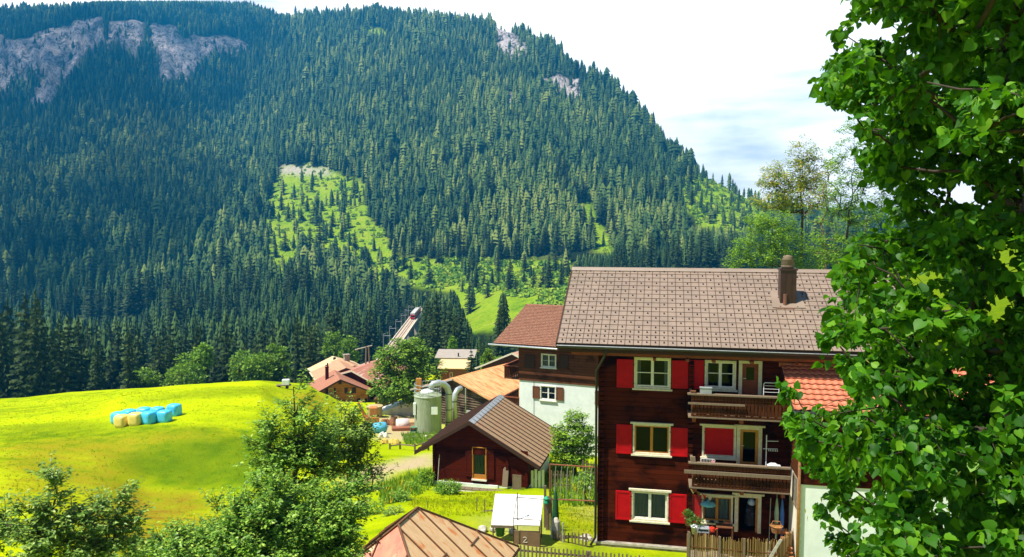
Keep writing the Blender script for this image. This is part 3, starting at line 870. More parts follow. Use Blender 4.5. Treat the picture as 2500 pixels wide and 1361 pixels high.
tag(np_mesh('undergrowth', np.concatenate(V), np.concatenate(Fs), BRIGHT, None, False, {'tint': np.concatenate(T)}), 'bright green young growth covering the clearings on the slope', 'undergrowth', kind='stuff')

# ------------------------------------------------------------------ a cloud high over the left slope, whose shadow lies on it
SHADE = [(-340, 30), (720, 20), (690, 60), (640, 150), (600, 205), (545, 262), (430, 330), (470, 400), (520, 450), (470, 540), (380, 610), (330, 660), (200, 700), (0, 725), (-340, 725)]
gc_ = np.random.default_rng(5)
cx_ = gc_.uniform(-340, 720, 5000); cy_ = gc_.uniform(420, 1560, 5000)
X_ = (cx_ - CX) / F * cy_; Z_ = ground_z(X_, cy_); qx, qy = proj(X_, cy_, Z_ + 10)
ok_ = inpoly(qx, qy, SHADE) & (cy_ < ridge_y(X_, cy_) + 60)
X_, cy_, Z_ = X_[ok_], cy_[ok_], Z_[ok_]
cl_p = np.stack([X_, cy_, Z_], 1) + np.array(sd)[None] * ((1150 - Z_) / sd.z)[:, None]
pick = []
for p_ in cl_p:
    if all((p_[0] - q[0]) ** 2 + (p_[1] - q[1]) ** 2 > 34 ** 2 for q in pick): pick.append(p_)
bm = bmesh.new(); bmesh.ops.create_icosphere(bm, subdivisions=2, radius=1.0)
iv = np.array([v.co[:] for v in bm.verts]); if_ = np.array([[v.index for v in f.verts] for f in bm.faces]); bm.free()
V, Fs = [], []
for k, p_ in enumerate(pick):
    r0 = gc_.uniform(26, 40); n_ = 1 + .16 * np.sin(iv @ gc_.normal(size=3) * 3 + k)
    V.append(iv * n_[:, None] * np.array([r0, r0, r0 * .7]) + p_ + np.array([0, 0, gc_.uniform(0, 30)])); Fs.append(if_ + k * len(iv))
clm = sm('cloud_white', (.85, .86, .88), (.80, .81, .84), .02, 1.0, bmp=0, spec=0)
t_ = clm.node_tree; pb_ = [n for n in t_.nodes if n.type == 'BSDF_PRINCIPLED'][0]; om_ = [n for n in t_.nodes if n.type == 'OUTPUT_MATERIAL'][0]
tr_ = N(t_, 'ShaderNodeBsdfTransparent'); ms_ = N(t_, 'ShaderNodeMixShader'); ms_.inputs[0].default_value = .69
L(t_, pb_.outputs[0], ms_.inputs[1]); L(t_, tr_.outputs[0], ms_.inputs[2]); L(t_, ms_.outputs[0], om_.inputs[0])
clo = np_mesh('cloud', np.concatenate(V), np.concatenate(Fs), clm, None, True)
tag(clo, 'white cloud drifting high above the left mountain slope', 'cloud', kind='stuff')
# ------------------------------------------------------------------ haze
hm = bpy.data.materials.new('haze'); hm.use_nodes = True
t = hm.node_tree; t.nodes.clear()
o = N(t, 'ShaderNodeOutputMaterial'); pv = N(t, 'ShaderNodeVolumePrincipled')
pv.inputs['Color'].default_value = (0.02, 0.46, 1.0, 1)
pv.inputs['Density'].default_value = 0.00034
pv.inputs['Anisotropy'].default_value = 0.45
L(t, pv.outputs[0], o.inputs['Volume'])
haze = MB().box(-2700, 2500, -120, 2300, float(min(GZ.min(), Zg.min())) - 1.0, float(Z.max()) + 45).build('haze', hm)
tag(haze, kind='stuff')
# ------------------------------------------------------------------ building pieces
def wall_open(mb, u0, u1, w0, w1, ops, v=0.0, depth=0.28, mi=0):
    """front wall with real openings (u0,u1,w0,w1) and their reveals"""
    us = sorted({u0, u1, *[min(max(x, u0), u1) for o in ops for x in o[:2]]}); ws = sorted({w0, w1, *[x for o in ops for x in o[2:4]]})
    for a, b in zip(us, us[1:]):
        for c, d in zip(ws, ws[1:]):
            m, n = (a + b) / 2, (c + d) / 2
            if any(o[0] < m < o[1] and o[2] < n < o[3] for o in ops): continue
            mb.add([(a, v, c), (b, v, c), (b, v, d), (a, v, d)], [(0, 1, 2, 3)], mi)
    for a, b, c, d in ops:
        q = v + depth
        mb.add([(a, v, c), (b, v, c), (b, v, d), (a, v, d), (a, q, c), (b, q, c), (b, q, d), (a, q, d)], [(0, 1, 5, 4), (1, 2, 6, 5), (2, 3, 7, 6), (3, 0, 4, 7)], mi)
def frame_mb(mb, a, b, c, d, t, v0, v1, mi=0):
    mb.box(a, a + t, v0, v1, c, d, mi); mb.box(b - t, b, v0, v1, c, d, mi)
    mb.box(a + t, b - t, v0, v1, c, c + t, mi); mb.box(a + t, b - t, v0, v1, d - t, d, mi)
def window(parent, r, v=0.0, frame=None, sash=None, bars=1, cross=False, curtain=None, room=True, head=False, sill=True, ft=0.07, glass=True, deep=0.1):
    a, b, c, d = r
    f = MB(); frame_mb(f, a, b, c, d, ft, v - 0.05, v + 0.10)
    w = f.build('window', frame or M['cream'], parent, bevel=0.006)
    if head: MB().box(a - 0.10, b + 0.10, v - 0.10, v + 0.0, d, d + 0.07).build('lintel', frame or M['cream'], w)
    if sill: MB().box(a - 0.06, b + 0.06, v - 0.12, v + 0.02, c - 0.06, c).build('sill', frame or M['cream'], w)
    s = MB(); i = (a + ft, b - ft, c + ft, d - ft)
    frame_mb(s, *i, 0.055, v + 0.015, v + 0.075)
    for k in range(1, bars + 1):
        x = i[0] + (i[1] - i[0]) * k / (bars + 1)
        s.box(x - 0.055, x + 0.055, v + 0.012, v + 0.072, i[2] + .055, i[3] - .055)
    if cross:
        z = (i[2] + i[3]) / 2 if cross is True else i[2] + (i[3] - i[2]) * cross
        s.box(i[0] + .055, i[1] - .055, v + 0.018, v + 0.062, z - 0.015, z + 0.015)
    s.build('sash', sash or frame or M['white'], w)
    if glass: MB().poly([(i[0] + .05, v + .045, i[2] + .05), (i[1] - .05, v + .045, i[2] + .05), (i[1] - .05, v + .045, i[3] - .05), (i[0] + .05, v + .045, i[3] - .05)]).build('pane', M['glass'], w)
    if curtain:
        cm_ = MB()
        for lo, hi in curtain:
            x0, x1 = i[0] + (i[1] - i[0]) * lo, i[0] + (i[1] - i[0]) * hi
            n = max(8, int((x1 - x0) / 0.035)); vs = []
            for k in range(n + 1):
                x = x0 + (x1 - x0) * k / n; y = v + 0.16 + 0.025 * math.sin(k * 1.9) + 0.012 * math.sin(k * 0.7)
                vs += [(x, y, c + 0.02), (x, y, d - 0.02)]
            cm_.add(vs, [(2 * k, 2 * k + 2, 2 * k + 3, 2 * k + 1) for k in range(n)])
        cm_.build('curtain', M['curtain'], w)
    return w
def shutter(parent, r, v, mat, hinge=None):
    a, b, c, d = r
    m = MB()
    m.box(a, b, v - 0.045, v - 0.005, c, d)
    frame_mb(m, a, b, c, d, 0.075, v - 0.062, v - 0.0451)
    z = (c + d) / 2
    s = m.build('shutter', mat, parent, bevel=0.004)
    x = b if hinge == 'r' else a
    for zz_ in (c + 0.16 * (d - c), d - 0.16 * (d - c)):
        MB().box(x - 0.05, x + 0.05, v - 0.072, v - 0.063, zz_ - 0.015, zz_ + 0.015).build('hinge', M['black'], s)
    return s
def lerp(a, b, t): return Vector(a) * (1 - t) + Vector(b) * t
def wavy_tiles(mb, p00, p10, p01, p11, rows, cols, amp=0.03, mi=0, seg=4, lift=0.045):
    """clay tiles on the quad p00 (eave left) p10 (eave right) p01 (ridge left) p11 (ridge right)"""
    p00, p10, p01, p11 = map(Vector, (p00, p10, p01, p11))
    n = (p10 - p00).cross(p01 - p00).normalized()
    for r in range(rows):
        t0, t1 = r / rows, (r + 1.12) / rows
        A0, A1 = lerp(p00, p01, t0), lerp(p10, p11, t0); B0, B1 = lerp(p00, p01, min(t1, 1)), lerp(p10, p11, min(t1, 1))
        off = 0.0
        vs, fs = [], []
        m = cols * seg
        for i in range(m + 1):
            s_ = i / m
            ph = 2 * math.pi * (i / seg)
            h = amp * (0.5 + 0.5 * math.cos(ph))
            a, b = lerp(A0, A1, s_), lerp(B0, B1, s_)
            vs += [a + n * (h + lift), b + n * (h * 0.8), a + n * (h + lift - 0.03)]
        for i in range(m):
            k = 3 * i
            fs += [(k, k + 3, k + 4, k + 1), (k + 2, k + 5, k + 3, k)]
        mb.add(vs, fs, mi)
def baluster_panel(mb, a, b, v, z0, z1, pitch=0.13, gap=0.03, mi=0, scallop=True):
    """board balustrade: cut boards side by side with small slots"""
    x = a
    while x < b - 0.02:
        x1 = min(x + pitch - gap, b)
        zb = z0 - (0.03 if scallop and int(round((x - a) / pitch)) % 2 else 0)
        mb.box(x, x1, v, v + 0.025, zb, z1, mi)
        xm = x1 + gap / 2          # neck pieces leave a slot in the middle
        if x1 < b - gap:
            mb.box(x1, x1 + gap, v + 0.004, v + 0.021, z0, z0 + (z1 - z0) * 0.34, mi)
            mb.box(x1, x1 + gap, v + 0.004, v + 0.021, z0 + (z1 - z0) * 0.72, z1, mi)
        x += pitch
def picket(mb, p0, p1, h, pitch, w=0.06, t=0.022, rails=(0.25, 0.75), mi=0, jit=0.03, sd=0, point=True):
    p0, p1 = Vector(p0), Vector(p1); d = p1 - p0; n = max(2, int(d.length / pitch)); dh = Vector((d.x, d.y, 0)).normalized(); nn = Vector((-dh.y, dh.x, 0))
    rg = random.Random(sd)
    for i in range(n + 1):
        c = p0 + d * (i / n) + dh * rg.uniform(-.3, .3) * jit
        hh = h * (1 + rg.uniform(-1, 1) * jit); lean = dh * rg.uniform(-1, 1) * jit * 0.5
        ex = dh * w / 2; ey = nn * t
        b0 = [c - ex, c + ex, c + ex + ey, c - ex + ey]
        top = c + lean + Vector((0, 0, hh)); sh = top - Vector((0, 0, w * 0.7 if point else 0))
        t0 = [sh - ex, sh + ex, sh + ex + ey, sh - ex + ey]
        mb.hexa(b0 + t0, mi)
        if point:
            k = len(mb.v); mb.v += [tuple(top), tuple(top + ey)]
            mb.f += [(k - 4, k - 3, k), (k - 2, k - 1, k + 1), (k - 3, k - 2, k + 1, k), (k - 1, k - 4, k, k + 1)]; mb.m += [mi] * 4
    for f in rails:
        a = p0 + Vector((0, 0, h * f)) + nn * t; b = p1 + Vector((0, 0, h * f)) + nn * t
        q = nn * 0.04; up = Vector((0, 0, 0.06))
        mb.hexa([a, b, b + q, a + q, a + up, b + up, b + q + up, a + q + up], mi)

# ================================================================== the red shuttered house
A = Fr(P(1462, 1318, 29.0), R(11.3))
H0 = A.thing('wooden_house', 'large dark timber house with red shutters, two balconies and a brown metal tile roof', 'house')
gl = -1.2                                            # foot of the plinth
uR = 10.3                                            # right end, hidden behind the white house
eaveL = A.at(1360, 838, -1.15); ridgeL = A.at(1397, 659, 3.9)
uL = eaveL[0]
we, wr = eaveL[1], ridgeL[1]
uRoof = 11.6
wTop = A.at(1600, 868, -0.2)[1]
win = {k: A.rect(*v) for k, v in dict(w1=(1548, 873, 1638, 949), w2=(1545, 1036, 1637, 1110), w3=(1541, 1199, 1632, 1272),
       w4=(1720, 880, 1797, 951), w5=(1714, 1040, 1797, 1117), w6=(1712, 1210, 1789, 1276), d1=(1803, 881, 1860, 968), d2=(1798, 1042, 1860, 1136), d3=(1793, 1208, 1858, 1300)).items()}
ops = [tuple(win[k]) for k in win]
ops = [(a + .05, b - .05, c + .05, d - .05) for a, b, c, d in ops]
wb = MB()
wall_open(wb, 0, uR, 0, wTop + 0.25, ops)
wb.add([(0, 0, 0), (0, 7.8, 0), (0, 7.8, wTop + .25), (0, 3.9, wr - 0.35), (0, 0, wTop + .25)], [(0, 4, 3, 2, 1)])
wb.add([(uR, 0, 0), (uR, 7.8, 0), (uR, 7.8, wTop + .25), (uR, 3.9, wr - 0.35), (uR, 0, wTop + .25)], [(0, 1, 2, 3, 4)])
wb.add([(0, 7.8, 0), (uR, 7.8, 0), (uR, 7.8, wTop + .25), (0, 7.8, wTop + .25)], [(1, 0, 3, 2)])
# log ends at the corners and the cross wall
for x in (0.0, A.at(1682, 1000)[0]):
    z = 0.05
    while z < wTop:
        wb.box(x - 0.02, x + 0.16, -0.14, 0.0, z, z + 0.15); z += 0.19
wb.box(-0.06, 0.02, -0.16, 0.3, 0, wTop)
wb.build('wall', M['log'], H0)
ib = MB().box(0.3, uR - 0.3, 1.6, 1.7, 0, wTop)
for fl_ in (0.0, win['w2'][2] - 0.95, win['w1'][2] - 0.95): ib.box(0.3, uR - .3, 0.3, 1.6, fl_ - 0.1, fl_)
for xx in (A.at(1660, 1100)[0], A.at(1700, 1100)[0]): ib.box(xx, xx + .1, 0.3, 1.6, 0, wTop)
ib.build('room', M['room'], H0)
MB().box(-0.12, A.at(1680, 1320)[0], -0.14, 7.9, gl, -0.002).build('plinth', M['concrete'], H0, bevel=0.02)
MB().box(-0.14, A.at(1680, 1320)[0] + 0.02, -0.17, -0.14, -0.09, 0.0).build('plinth_ledge', M['stone'], H0)
# roof: real metal tiles with snow hooks
def roof_pt(u, s, h=0.0):
    """s 0 at the eave, 1 at the ridge"""
    p = Vector((u, -1.15 + (3.9 + 1.15) * s, we + (wr - we) * s))
    n = Vector((0, -(wr - we), 5.05)).normalized()
    return p + n * h
rows, cols = 17, int((uRoof - uL) / 0.315)
rf = MB()
rf.slab([roof_pt(uL, 0), roof_pt(uRoof, 0), roof_pt(uRoof, 1), roof_pt(uL, 1)], 0.16, 1)
bk = Vector((0, 9.9, we - 0.1))
rf.slab([(uRoof, 8.95, we), (uL, 8.95, we), (uL, 3.9, wr), (uRoof, 3.9, wr)], 0.16, 1)
rg = random.Random(3)
tw = (uRoof - uL) / cols
for r in range(rows):
    s0, s1 = r / rows, (r + 1) / rows
    for c in range(cols):
        a, b = uL + c * tw + 0.007, uL + (c + 1) * tw - 0.007
        j = rg.uniform(-.002, .002)
        h0 = 0.030 + j
        rf.hexa([roof_pt(a, s0, 0.003), roof_pt(b, s0, 0.003), roof_pt(b, s1, 0.002), roof_pt(a, s1, 0.002),
                 roof_pt(a, s0 - 0.0015, h0), roof_pt(b, s0 - 0.0015, h0), roof_pt(b, s1 - 0.004, 0.012), roof_pt(a, s1 - 0.004, 0.012)], 0)
        rf.hexa([roof_pt(a - .012, s0, h0), roof_pt(a + .010, s0, h0), roof_pt(a + .010, s1, 0.02), roof_pt(a - .012, s1, 0.02),
                 roof_pt(a - .008, s0, h0 + .012), roof_pt(a + .006, s0, h0 + .012), roof_pt(a + .006, s1, 0.032), roof_pt(a - .008, s1, 0.032)], 1)
        if r < 3 or (c + (r % 2)) % 2 == 0:       # snow hook
            m_ = (a + b) / 2 + 0.02; s_ = s0 + 0.55 / rows
            rf.hexa([roof_pt(m_ - .022, s_ - .006, .012), roof_pt(m_ + .022, s_ - .006, .012), roof_pt(m_ + .022, s_ + .008, .012), roof_pt(m_ - .022, s_ + .008, .012),
                     roof_pt(m_ - .022, s_ - .006, .075), roof_pt(m_ + .022, s_ - .006, .075), roof_pt(m_ + .016, s_ + .008, .055), roof_pt(m_ - .016, s_ + .008, .055)], 2)
roofO = rf.build('roof', [M['metaltile'], M['tilegap'], M['black']], H0)
MB().slab([roof_pt(uL - .02, .975, .055), roof_pt(uRoof, .975, .055), roof_pt(uRoof, 1.0, .11), roof_pt(uL - .02, 1.0, .11)], .04).slab(
    [(uRoof, 3.95, wr + .10), (uL - .02, 3.95, wr + .10), (uL - .02, 3.9, wr + .13), (uRoof, 3.9, wr + .13)], .04).build('ridge_cap', M['metaltile'], roofO)
bb = MB()      # verge and eave boards
bb.slab([roof_pt(uL - .05, -.005, .04), roof_pt(uL - .003, -.005, .04), roof_pt(uL - .003, 1, .04), roof_pt(uL - .05, 1, .04)], .26)
bb.box(uL, uRoof, -1.16, -1.08, we - 0.30, we - 0.16)
bb.build('fascia', M['darkwood'], roofO)
gt = MB()
gp = [(uL + .02, -1.24, we - .10), (uRoof, -1.24, we - .14)]
gt.tube(gp, 0.075, 10); 
gt.build('gutter', M['black'], H0, True)
MB().tube([(uL, -1.30, we - .06), (uRoof, -1.30, we - .10)], 0.012, 6).build('gutter_edge', M['galv'], H0)
dp = MB().tube([(0.35, -1.2, we - .2), (0.2, -.9, we - .55), (-0.12, -0.26, we - 1.2), (-0.12, -0.26, 0.5), (-0.12, -0.26, 0.2), (-.3, -.34, -0.1), (-.34, -.36, -0.9)], 0.05, 10)
dp.build('downpipe', M['black'], H0, True)
be = MB().box(uL + .5, uRoof, -0.75, -0.60, wTop + .02, wTop + .20)
for x in (A.at(1598, 870, -.7)[0], A.at(1678, 870, -.7)[0], A.at(1742, 870, -.7)[0], A.at(1835, 870, -.7)[0], A.at(1950, 870, -.7)[0]): be.box(x - .06, x + .06, -1.0, 0, wTop - 0.08, wTop + .018)
be.build('eave_beam', M['beam'], H0)
MB().slab([(uL + .1, -1.1, we - .33), (uL + .1, 0, wTop + .25), (uRoof, 0, wTop + .25), (uRoof, -1.1, we - .33)], .02).build('soffit', M['darkwood'], H0)
# chimney
cu, cv = A.atw(1921, 728, (we + wr) / 2 + 0.35)
zc = roof_pt(0, (cv + 1.15) / 5.05).z
ch = MB().box(cu - .30, cu + .30, cv - .30, cv + .30, zc - .7, zc + 1.22).box(cu - .34, cu + .34, cv - .34, cv + .34, zc + 1.221, zc + 1.30)
for k in (-.12, .12): ch.box(cu + k - .01, cu + k + .01, cv - .315, cv - .30, zc - .3, zc + 1.2)
cho = ch.build('chimney', sm('chimney_cladding', (0.045, 0.018, 0.011), (0.028, 0.012, 0.008), 5, 0.4, bmp=.05), roofO)
MB().lathe([(.20, 0), (.26, .03), (.26, .10), (.24, .14), (.265, .16), (.23, .32), (.25, .34), (.17, .42), (.19, .47), (.05, .52)], (cu, cv, zc + 1.301), 20).build('chimney_pot', M['greywood'], cho, True)
MB().slab([roof_pt(cu - .62, (cv + 1.15 - .55) / 5.05, .06), roof_pt(cu + .62, (cv + 1.15 - .55) / 5.05, .06), roof_pt(cu + .55, (cv + 1.15 + .6) / 5.05, .06), roof_pt(cu - .55, (cv + 1.15 + .6) / 5.05, .06)], .02).build('flashing', M['metaltile'], cho)
vu, vv = A.atw(1916, 764, we + (wr - we) * .42)
vz = roof_pt(0, (vv + 1.15) / 5.05).z
vp = MB().tube([(vu, vv, vz - .1), (vu, vv, vz + .48)], .075, 12)
vp.slab([roof_pt(vu - .33, (vv + 1.15 - .22) / 5.05, .05), roof_pt(vu + .33, (vv + 1.15 - .22) / 5.05, .05), roof_pt(vu + .33, (vv + 1.15 + .3) / 5.05, .05), roof_pt(vu - .33, (vv + 1.15 + .3) / 5.05, .05)], .015)
vp.build('vent_pipe', sm('vent_brown', (.20, .085, .05), None, 5, .4, bmp=0), roofO)
# windows, shutters, doors
window(H0, win['w1'], 0, M['cream'], M['white'], 1, 0.5, [(0.02, .14), (.86, .98)])
window(H0, win['w2'], 0, M['cream'], M['orangewood'], 1, False, None, head=True)
window(H0, win['w3'], 0, M['cream'], M['white'], 1, False, [(0, 1)], head=True)
window(H0, win['w4'], 0, M['cream'], M['white'], 1, 0.55, [(0.0, .10), (.42, .58)])
w5 = window(H0, win['w5'], 0, M['cream'], M['cream'], 0, False, None, head=True, glass=False)
a, b, c, d = win['w5']; shutter(w5, (a + .1, b - .1, c + .1, d - .1), 0.05, M['red'])
window(H0, win['w6'], 0, M['cream'], M['orangewood'], 1, False, [(0.02, .45), (.58, .98)], head=True)
for k, sl, dr in (('w1', (1506, 877, 1546, 946), (1640, 880, 1680, 948)), ('w2', (1505, 1036, 1543, 1107), (1638, 1044, 1679, 1114)), ('w3', (1503, 1198, 1541, 1268), (1634, 1206, 1676, 1276))):
    shutter(H0, A.rect(*sl), -0.015, M['red'], 'r'); shutter(H0, A.rect(*dr), -0.015, M['red'], 'l')
shutter(H0, A.rect(1682, 879, 1718, 949), -0.015, M['red'], 'r')
shutter(H0, A.rect(1678, 1206, 1712, 1277), -0.015, M['dred'], 'r')  # balcony shade on this red shutter is put into its colour
def door(r, leaf, glassy, open_=False, head=True):
    a, b, c, d = r
    f = MB(); f.box(a, a + .13, -.05, .1, c, d); f.box(b - .13, b, -.05, .1, c, d); f.box(a + .13, b - .13, -.05, .1, d - .11, d)
    o = f.build('door', M['cream'], H0, bevel=.005)
    if head: MB().box(a - .1, b + .1, -.10, -.0, d, d + .07).build('lintel', M['cream'], o)
    if not open_:
        l = MB(); frame_mb(l, a + .13, b - .13, c, d - .11, .11 if leaf is not M['beam'] else .15, .02, .075)
        if leaf is M['beam']: l.box(a + .28, b - .28, .03, .065, c + .15, c + .62)
        l.build('door_leaf', leaf, o)
        MB().poly([(a + .2, .05, c + .1), (b - .2, .05, c + .1), (b - .2, .05, d - .2), (a + .2, .05, d - .2)]).build('pane', M['glass'], o)
        MB().box(a + .17, a + .28, -.01, .018, (c + d) / 2 - .02, (c + d) / 2 + .005).build('handle', M['galv'], o)
    else:
        MB().box(b - .20, b - .131, .0, .09, c, d - .11).box(a + .131, a + .16, .0, .09, c, d - .11).build('door_leaf', leaf, o)
    return o
door(win['d1'], M['beam'], True, head=False)
door(win['d2'], M['orangewood'], True)
door(win['d3'], M['orangewood'], True, True)
# balconies
def balcony(zt_px, zb_px, x0, x1, low):
    v0 = -1.05
    a, zt = A.at(x0, zt_px, v0); _, zb = A.at(x0, zb_px, v0)
    b, _ = A.at(x1, zt_px, v0)
    fl = MB().box(a - .1, b, v0 - .02, -.005, zb - .06, zb)
    o = fl.build('balcony', M['greywood'], H0, bevel=.008)
    r = MB().box(a - .14, b, v0 - .07, v0 + .10, zt - .02, zt + .045)
    r.box(a - .05, a + .05, v0 + .1, -.02, zt - .03, zt + .04)
    r.build('handrail', M['greywood'], o, bevel=.006)
    p = MB(); baluster_panel(p, a + .04, b, v0 + .0, zb + .10, zt - .2, .14, .028)
    p.box(a, b, v0 - .02, v0 - .002, zt - .20, zt - .021); p.box(a, b, v0 - .016, v0 - .003, zb + .02, zb + .085)
    x = a
    while x < b - .1:            # carved lower edge
        p.prism([(x, v0 - .03, zb + .16), (x + .13, v0 - .03, zb + .16), (x + .065, v0 - .03, zb + .10)], (0, .012, 0)); x += .14
    p.build('balustrade', M['plank'], o)
    ps = MB()
    for x in (a, (a + b) / 2, b - .1): ps.box(x, x + .09, v0 + .026, v0 + .11, zb, zt - .02)
    ps.each('balcony_post', M['brownwood'], o)
    br = MB()
    for x in (a + .05, (a + b) / 2, b - .3): br.box(x, x + .13, v0 + .05, -.002, zb - .22, zb - .061)
    br.each('bracket', M['beam'], o)
    return a, b, zt, zb, v0, o
U = balcony(963, 1017, 1688, 1931, False)
LB = balcony(1131, 1189, 1690, 1931, True)
a, b, zt, zb, v0, o = U
MB().box(a - .12, A.at(1818, 990, v0)[0], v0 - .10, v0 - .06, zt - .36, zt - .29).build('rail_board', M['greywood'], o)
a, b, zt, zb, v0, o = LB
MB().box(A.at(1670, 1150, v0)[0], b, v0 - .13, v0 - .08, zt - .37, zt - .24).build('rail_board', M['greywood'], o)
# reed screen on the ground floor terrace
def on_balcony(px_, py_, v): 
    u_, w_ = A.at(px_, py_, v); return u_, w_
def item(name, label, cat, px_, py_, v, mbf, mat, group=None, smooth=False):
    """a loose thing standing near the house front; mbf(mb) draws it around its own base"""
    u_, w_ = A.at(px_, py_, v)
    e = A.o + A.u * u_ + A.v * v + Vector((0, 0, w_))
    mb = MB(); mbf(mb)
    ob = mb.build(name, mat, None, smooth)
    ob.location = e; ob.rotation_euler = (0, 0, -A.a)
    return tag(ob, label, cat, group)
grey = sm('grey_plastic', (.30, .32, .33), None, 4, .5, bmp=0); wht = sm('white_plastic', (.75, .75, .75), None, 4, .4, bmp=0)
# rails are at v -1.05: things stand on the rail or behind it
item('planter_box', 'grey plastic planter box on the upper balcony rail', 'box', 1723, 962, -1.0, lambda m: m.box(-.21, .21, -.08, .08, 0, .22).box(-.225, .225, -.095, .095, .2201, .25), grey)
item('wooden_block', 'small brown wooden block at the left end of the upper balcony rail', 'block', 1692, 964, -1.0, lambda m: m.box(-.09, .09, -.08, .08, 0, .13).box(-.1, .1, -.09, .09, .1301, .15), M['brownwood'])
item('wooden_post_end', 'grey wooden post end at the left corner of the lower balcony', 'post', 1693, 1132, -1.0, lambda m: m.hexa([(-.1, -.06, 0), (.1, -.06, 0), (.1, .06, 0), (-.1, .06, 0), (-.1, -.06, .26), (.06, -.06, .26), (.06, .06, .26), (-.1, .06, .26)]), M['greywood'])
def rackf(m):
    m.tube([(-.26, 0, 0), (-.26, 0, .14), (-.22, 0, .17), (.22, 0, .17), (.26, 0, .14), (.26, 0, 0)], .012, 6)
    for k in range(9): x = -.22 + k * .055; m.tube([(x, 0, 0), (x, 0, .17)], .006, 5)
    m.tube([(-.26, 0, .03), (.26, 0, .03)], .009, 5)
item('wire_rack', 'white wire rack on the lower balcony rail in front of the closed red shutter', 'rack', 1728, 1132, -.95, rackf, wht)
item('pink_cloth', 'small pink cloth hanging beside the white wire rack', 'cloth', 1741, 1133, -1.0, lambda m: m.prism([(-.07, 0, 0), (.07, 0, -.02), (.06, 0, .12), (.02, 0, .08), (-.01, 0, .15), (-.06, 0, .10)], (0, .03, 0)), sm('pink_fabric', (.75, .35, .33), None, 6, .9))
def standf(m):
    m.tube([(0, 0, -.95), (0, 0, 1.15)], .02, 8)
    m.tube([(0, 0, .92), (.42, -.05, .95)], .014, 6); m.tube([(-.12, 0, .62), (.4, .02, .64)], .012, 6)
    for k in range(6): m.box(.08 + k * .06, .10 + k * .06, -.02, .01, .54, .63)
    for k in range(3): m.tube([(0, 0, -.93), (.28 * math.cos(k * 2.1), .2 * math.sin(k * 2.1), -.98)], .015, 6)
item('clothes_airer', 'white pole clothes airer standing on the lower balcony', 'clothes airer', 1870, 1136, -.55, standf, wht)
item('plastic_tray', 'white plastic tray lying on the lower balcony rail', 'tray', 1890, 1138, -1.0, lambda m: m.box(-.25, .22, -.07, .09, 0, .03).hexa([(-.22, -.05, .031), (.15, -.05, .031), (.15, .07, .031), (-.22, .07, .031), (-.12, -.03, .10), (.05, -.03, .10), (.05, .05, .10), (-.12, .05, .10)]), wht)
def chairf(m):
    m.tube([(-.2, 0, 0), (-.2, 0, .42), (-.16, 0, .47), (.3, 0, .47), (.34, 0, .42), (.34, 0, 0)], .016, 6)
    for z in (.12, .24, .36): m.tube([(-.2, 0, z), (.34, 0, z)], .008, 5)
item('metal_railing', 'white metal tube rail at the right end of the upper balcony', 'rail', 1878, 966, -.9, chairf, wht)
# terrace: reed screen, posts and the loose things behind it
u0, _ = A.at(1676, 1310, -2.2); u1, _ = A.at(1905, 1310, -2.2)
RS = thing('reed_fence', 'brown reed screen fence with pale posts round the ground floor terrace', 'fence', A.o + A.u * u0 + A.v * -2.2 + Vector((0, 0, -1.2)), -A.a)
htop = A.at(1700, 1306, -2.2)[1] + 1.2
Lr = u1 - u0
rr = random.Random(5)
reed = leafmat('reed_stalks', [(0, (.10, .055, .015)), (.5, (.22, .13, .035)), (.8, (.34, .22, .08)), (1, (.55, .40, .20))], 0, .6)
mb = MB(); x = 0.02
while x < Lr:
    h = htop + rr.uniform(-.12, .09) - 0.05 * (x > Lr * .25) * (x < .65 * Lr)
    mb.tube([(x, rr.uniform(-.01, .01), 0), (x + rr.uniform(-.015, .015), rr.uniform(-.02, .02), h)], rr.uniform(.008, .015), 5); x += rr.uniform(.017, .03) if rr.random() > .04 else .05
x = 0.0
while x < 1.2:              # the return along the side towards the white house
    mb.tube([(Lr + x * .55, x, 0), (Lr + x * .55, x, htop + rr.uniform(-.1, .1))], rr.uniform(.008, .015), 5); x += rr.uniform(.02, .03)
mb.build('reed_screen', reed, RS)
for px_ in (1681, 1757, 1817):
    x = A.at(px_, 1310, -2.2)[0] - u0
    MB().box(x - .04, x + .04, -.07, -.025, 0, htop + (.12 if px_ < 1700 else .02)).build('post', M['greywood'], RS)
MB().box(0, Lr, -.022, -.012, htop * .45, htop * .45 + .04).box(0, Lr, -.022, -.012, htop * .82, htop * .82 + .03).build('rail', M['brownwood'], RS)
xb = A.at(1900, 1310, -2.2)[0] - u0
MB().hexa([(xb - .55, -.16, htop - 1.0), (xb - .44, -.16, htop - 1.0), (xb - .44, -.12, htop - 1.0), (xb - .55, -.12, htop - 1.0), (xb + .02, -.16, htop + .12), (xb + .12, -.16, htop + .12), (xb + .12, -.12, htop + .12), (xb + .02, -.12, htop + .12)]).build('diagonal_brace', M['stone'], RS)
tz = -0.05
MB().box(A.at(1682, 1310)[0], uR, -2.1, -.005, gl, tz - .02).build('terrace', M['concrete'], H0)
pot = MB().lathe([(.13, 0), (.17, .3), (.18, .3), (.18, .34), (.15, .34)], n=16)
def pt_(px_, v, w): 
    u_ = A.at(px_, 1290, v)[0]; return A.o + A.u * u_ + A.v * v + Vector((0, 0, w))
def leaf_puff(c, r, n, seed, size=.09):
    g_ = np.random.default_rng(seed); p = g_.normal(size=(n, 3)); p /= np.linalg.norm(p, axis=1)[:, None]; p *= r * g_.uniform(.4, 1, (n, 1)); p[:, 2] = np.abs(p[:, 2])
    return p + np.array(c), g_
LEAFY = leafmat('plant_leaves', [(0, (.02, .07, .008)), (1, (.09, .2, .02))], .25)
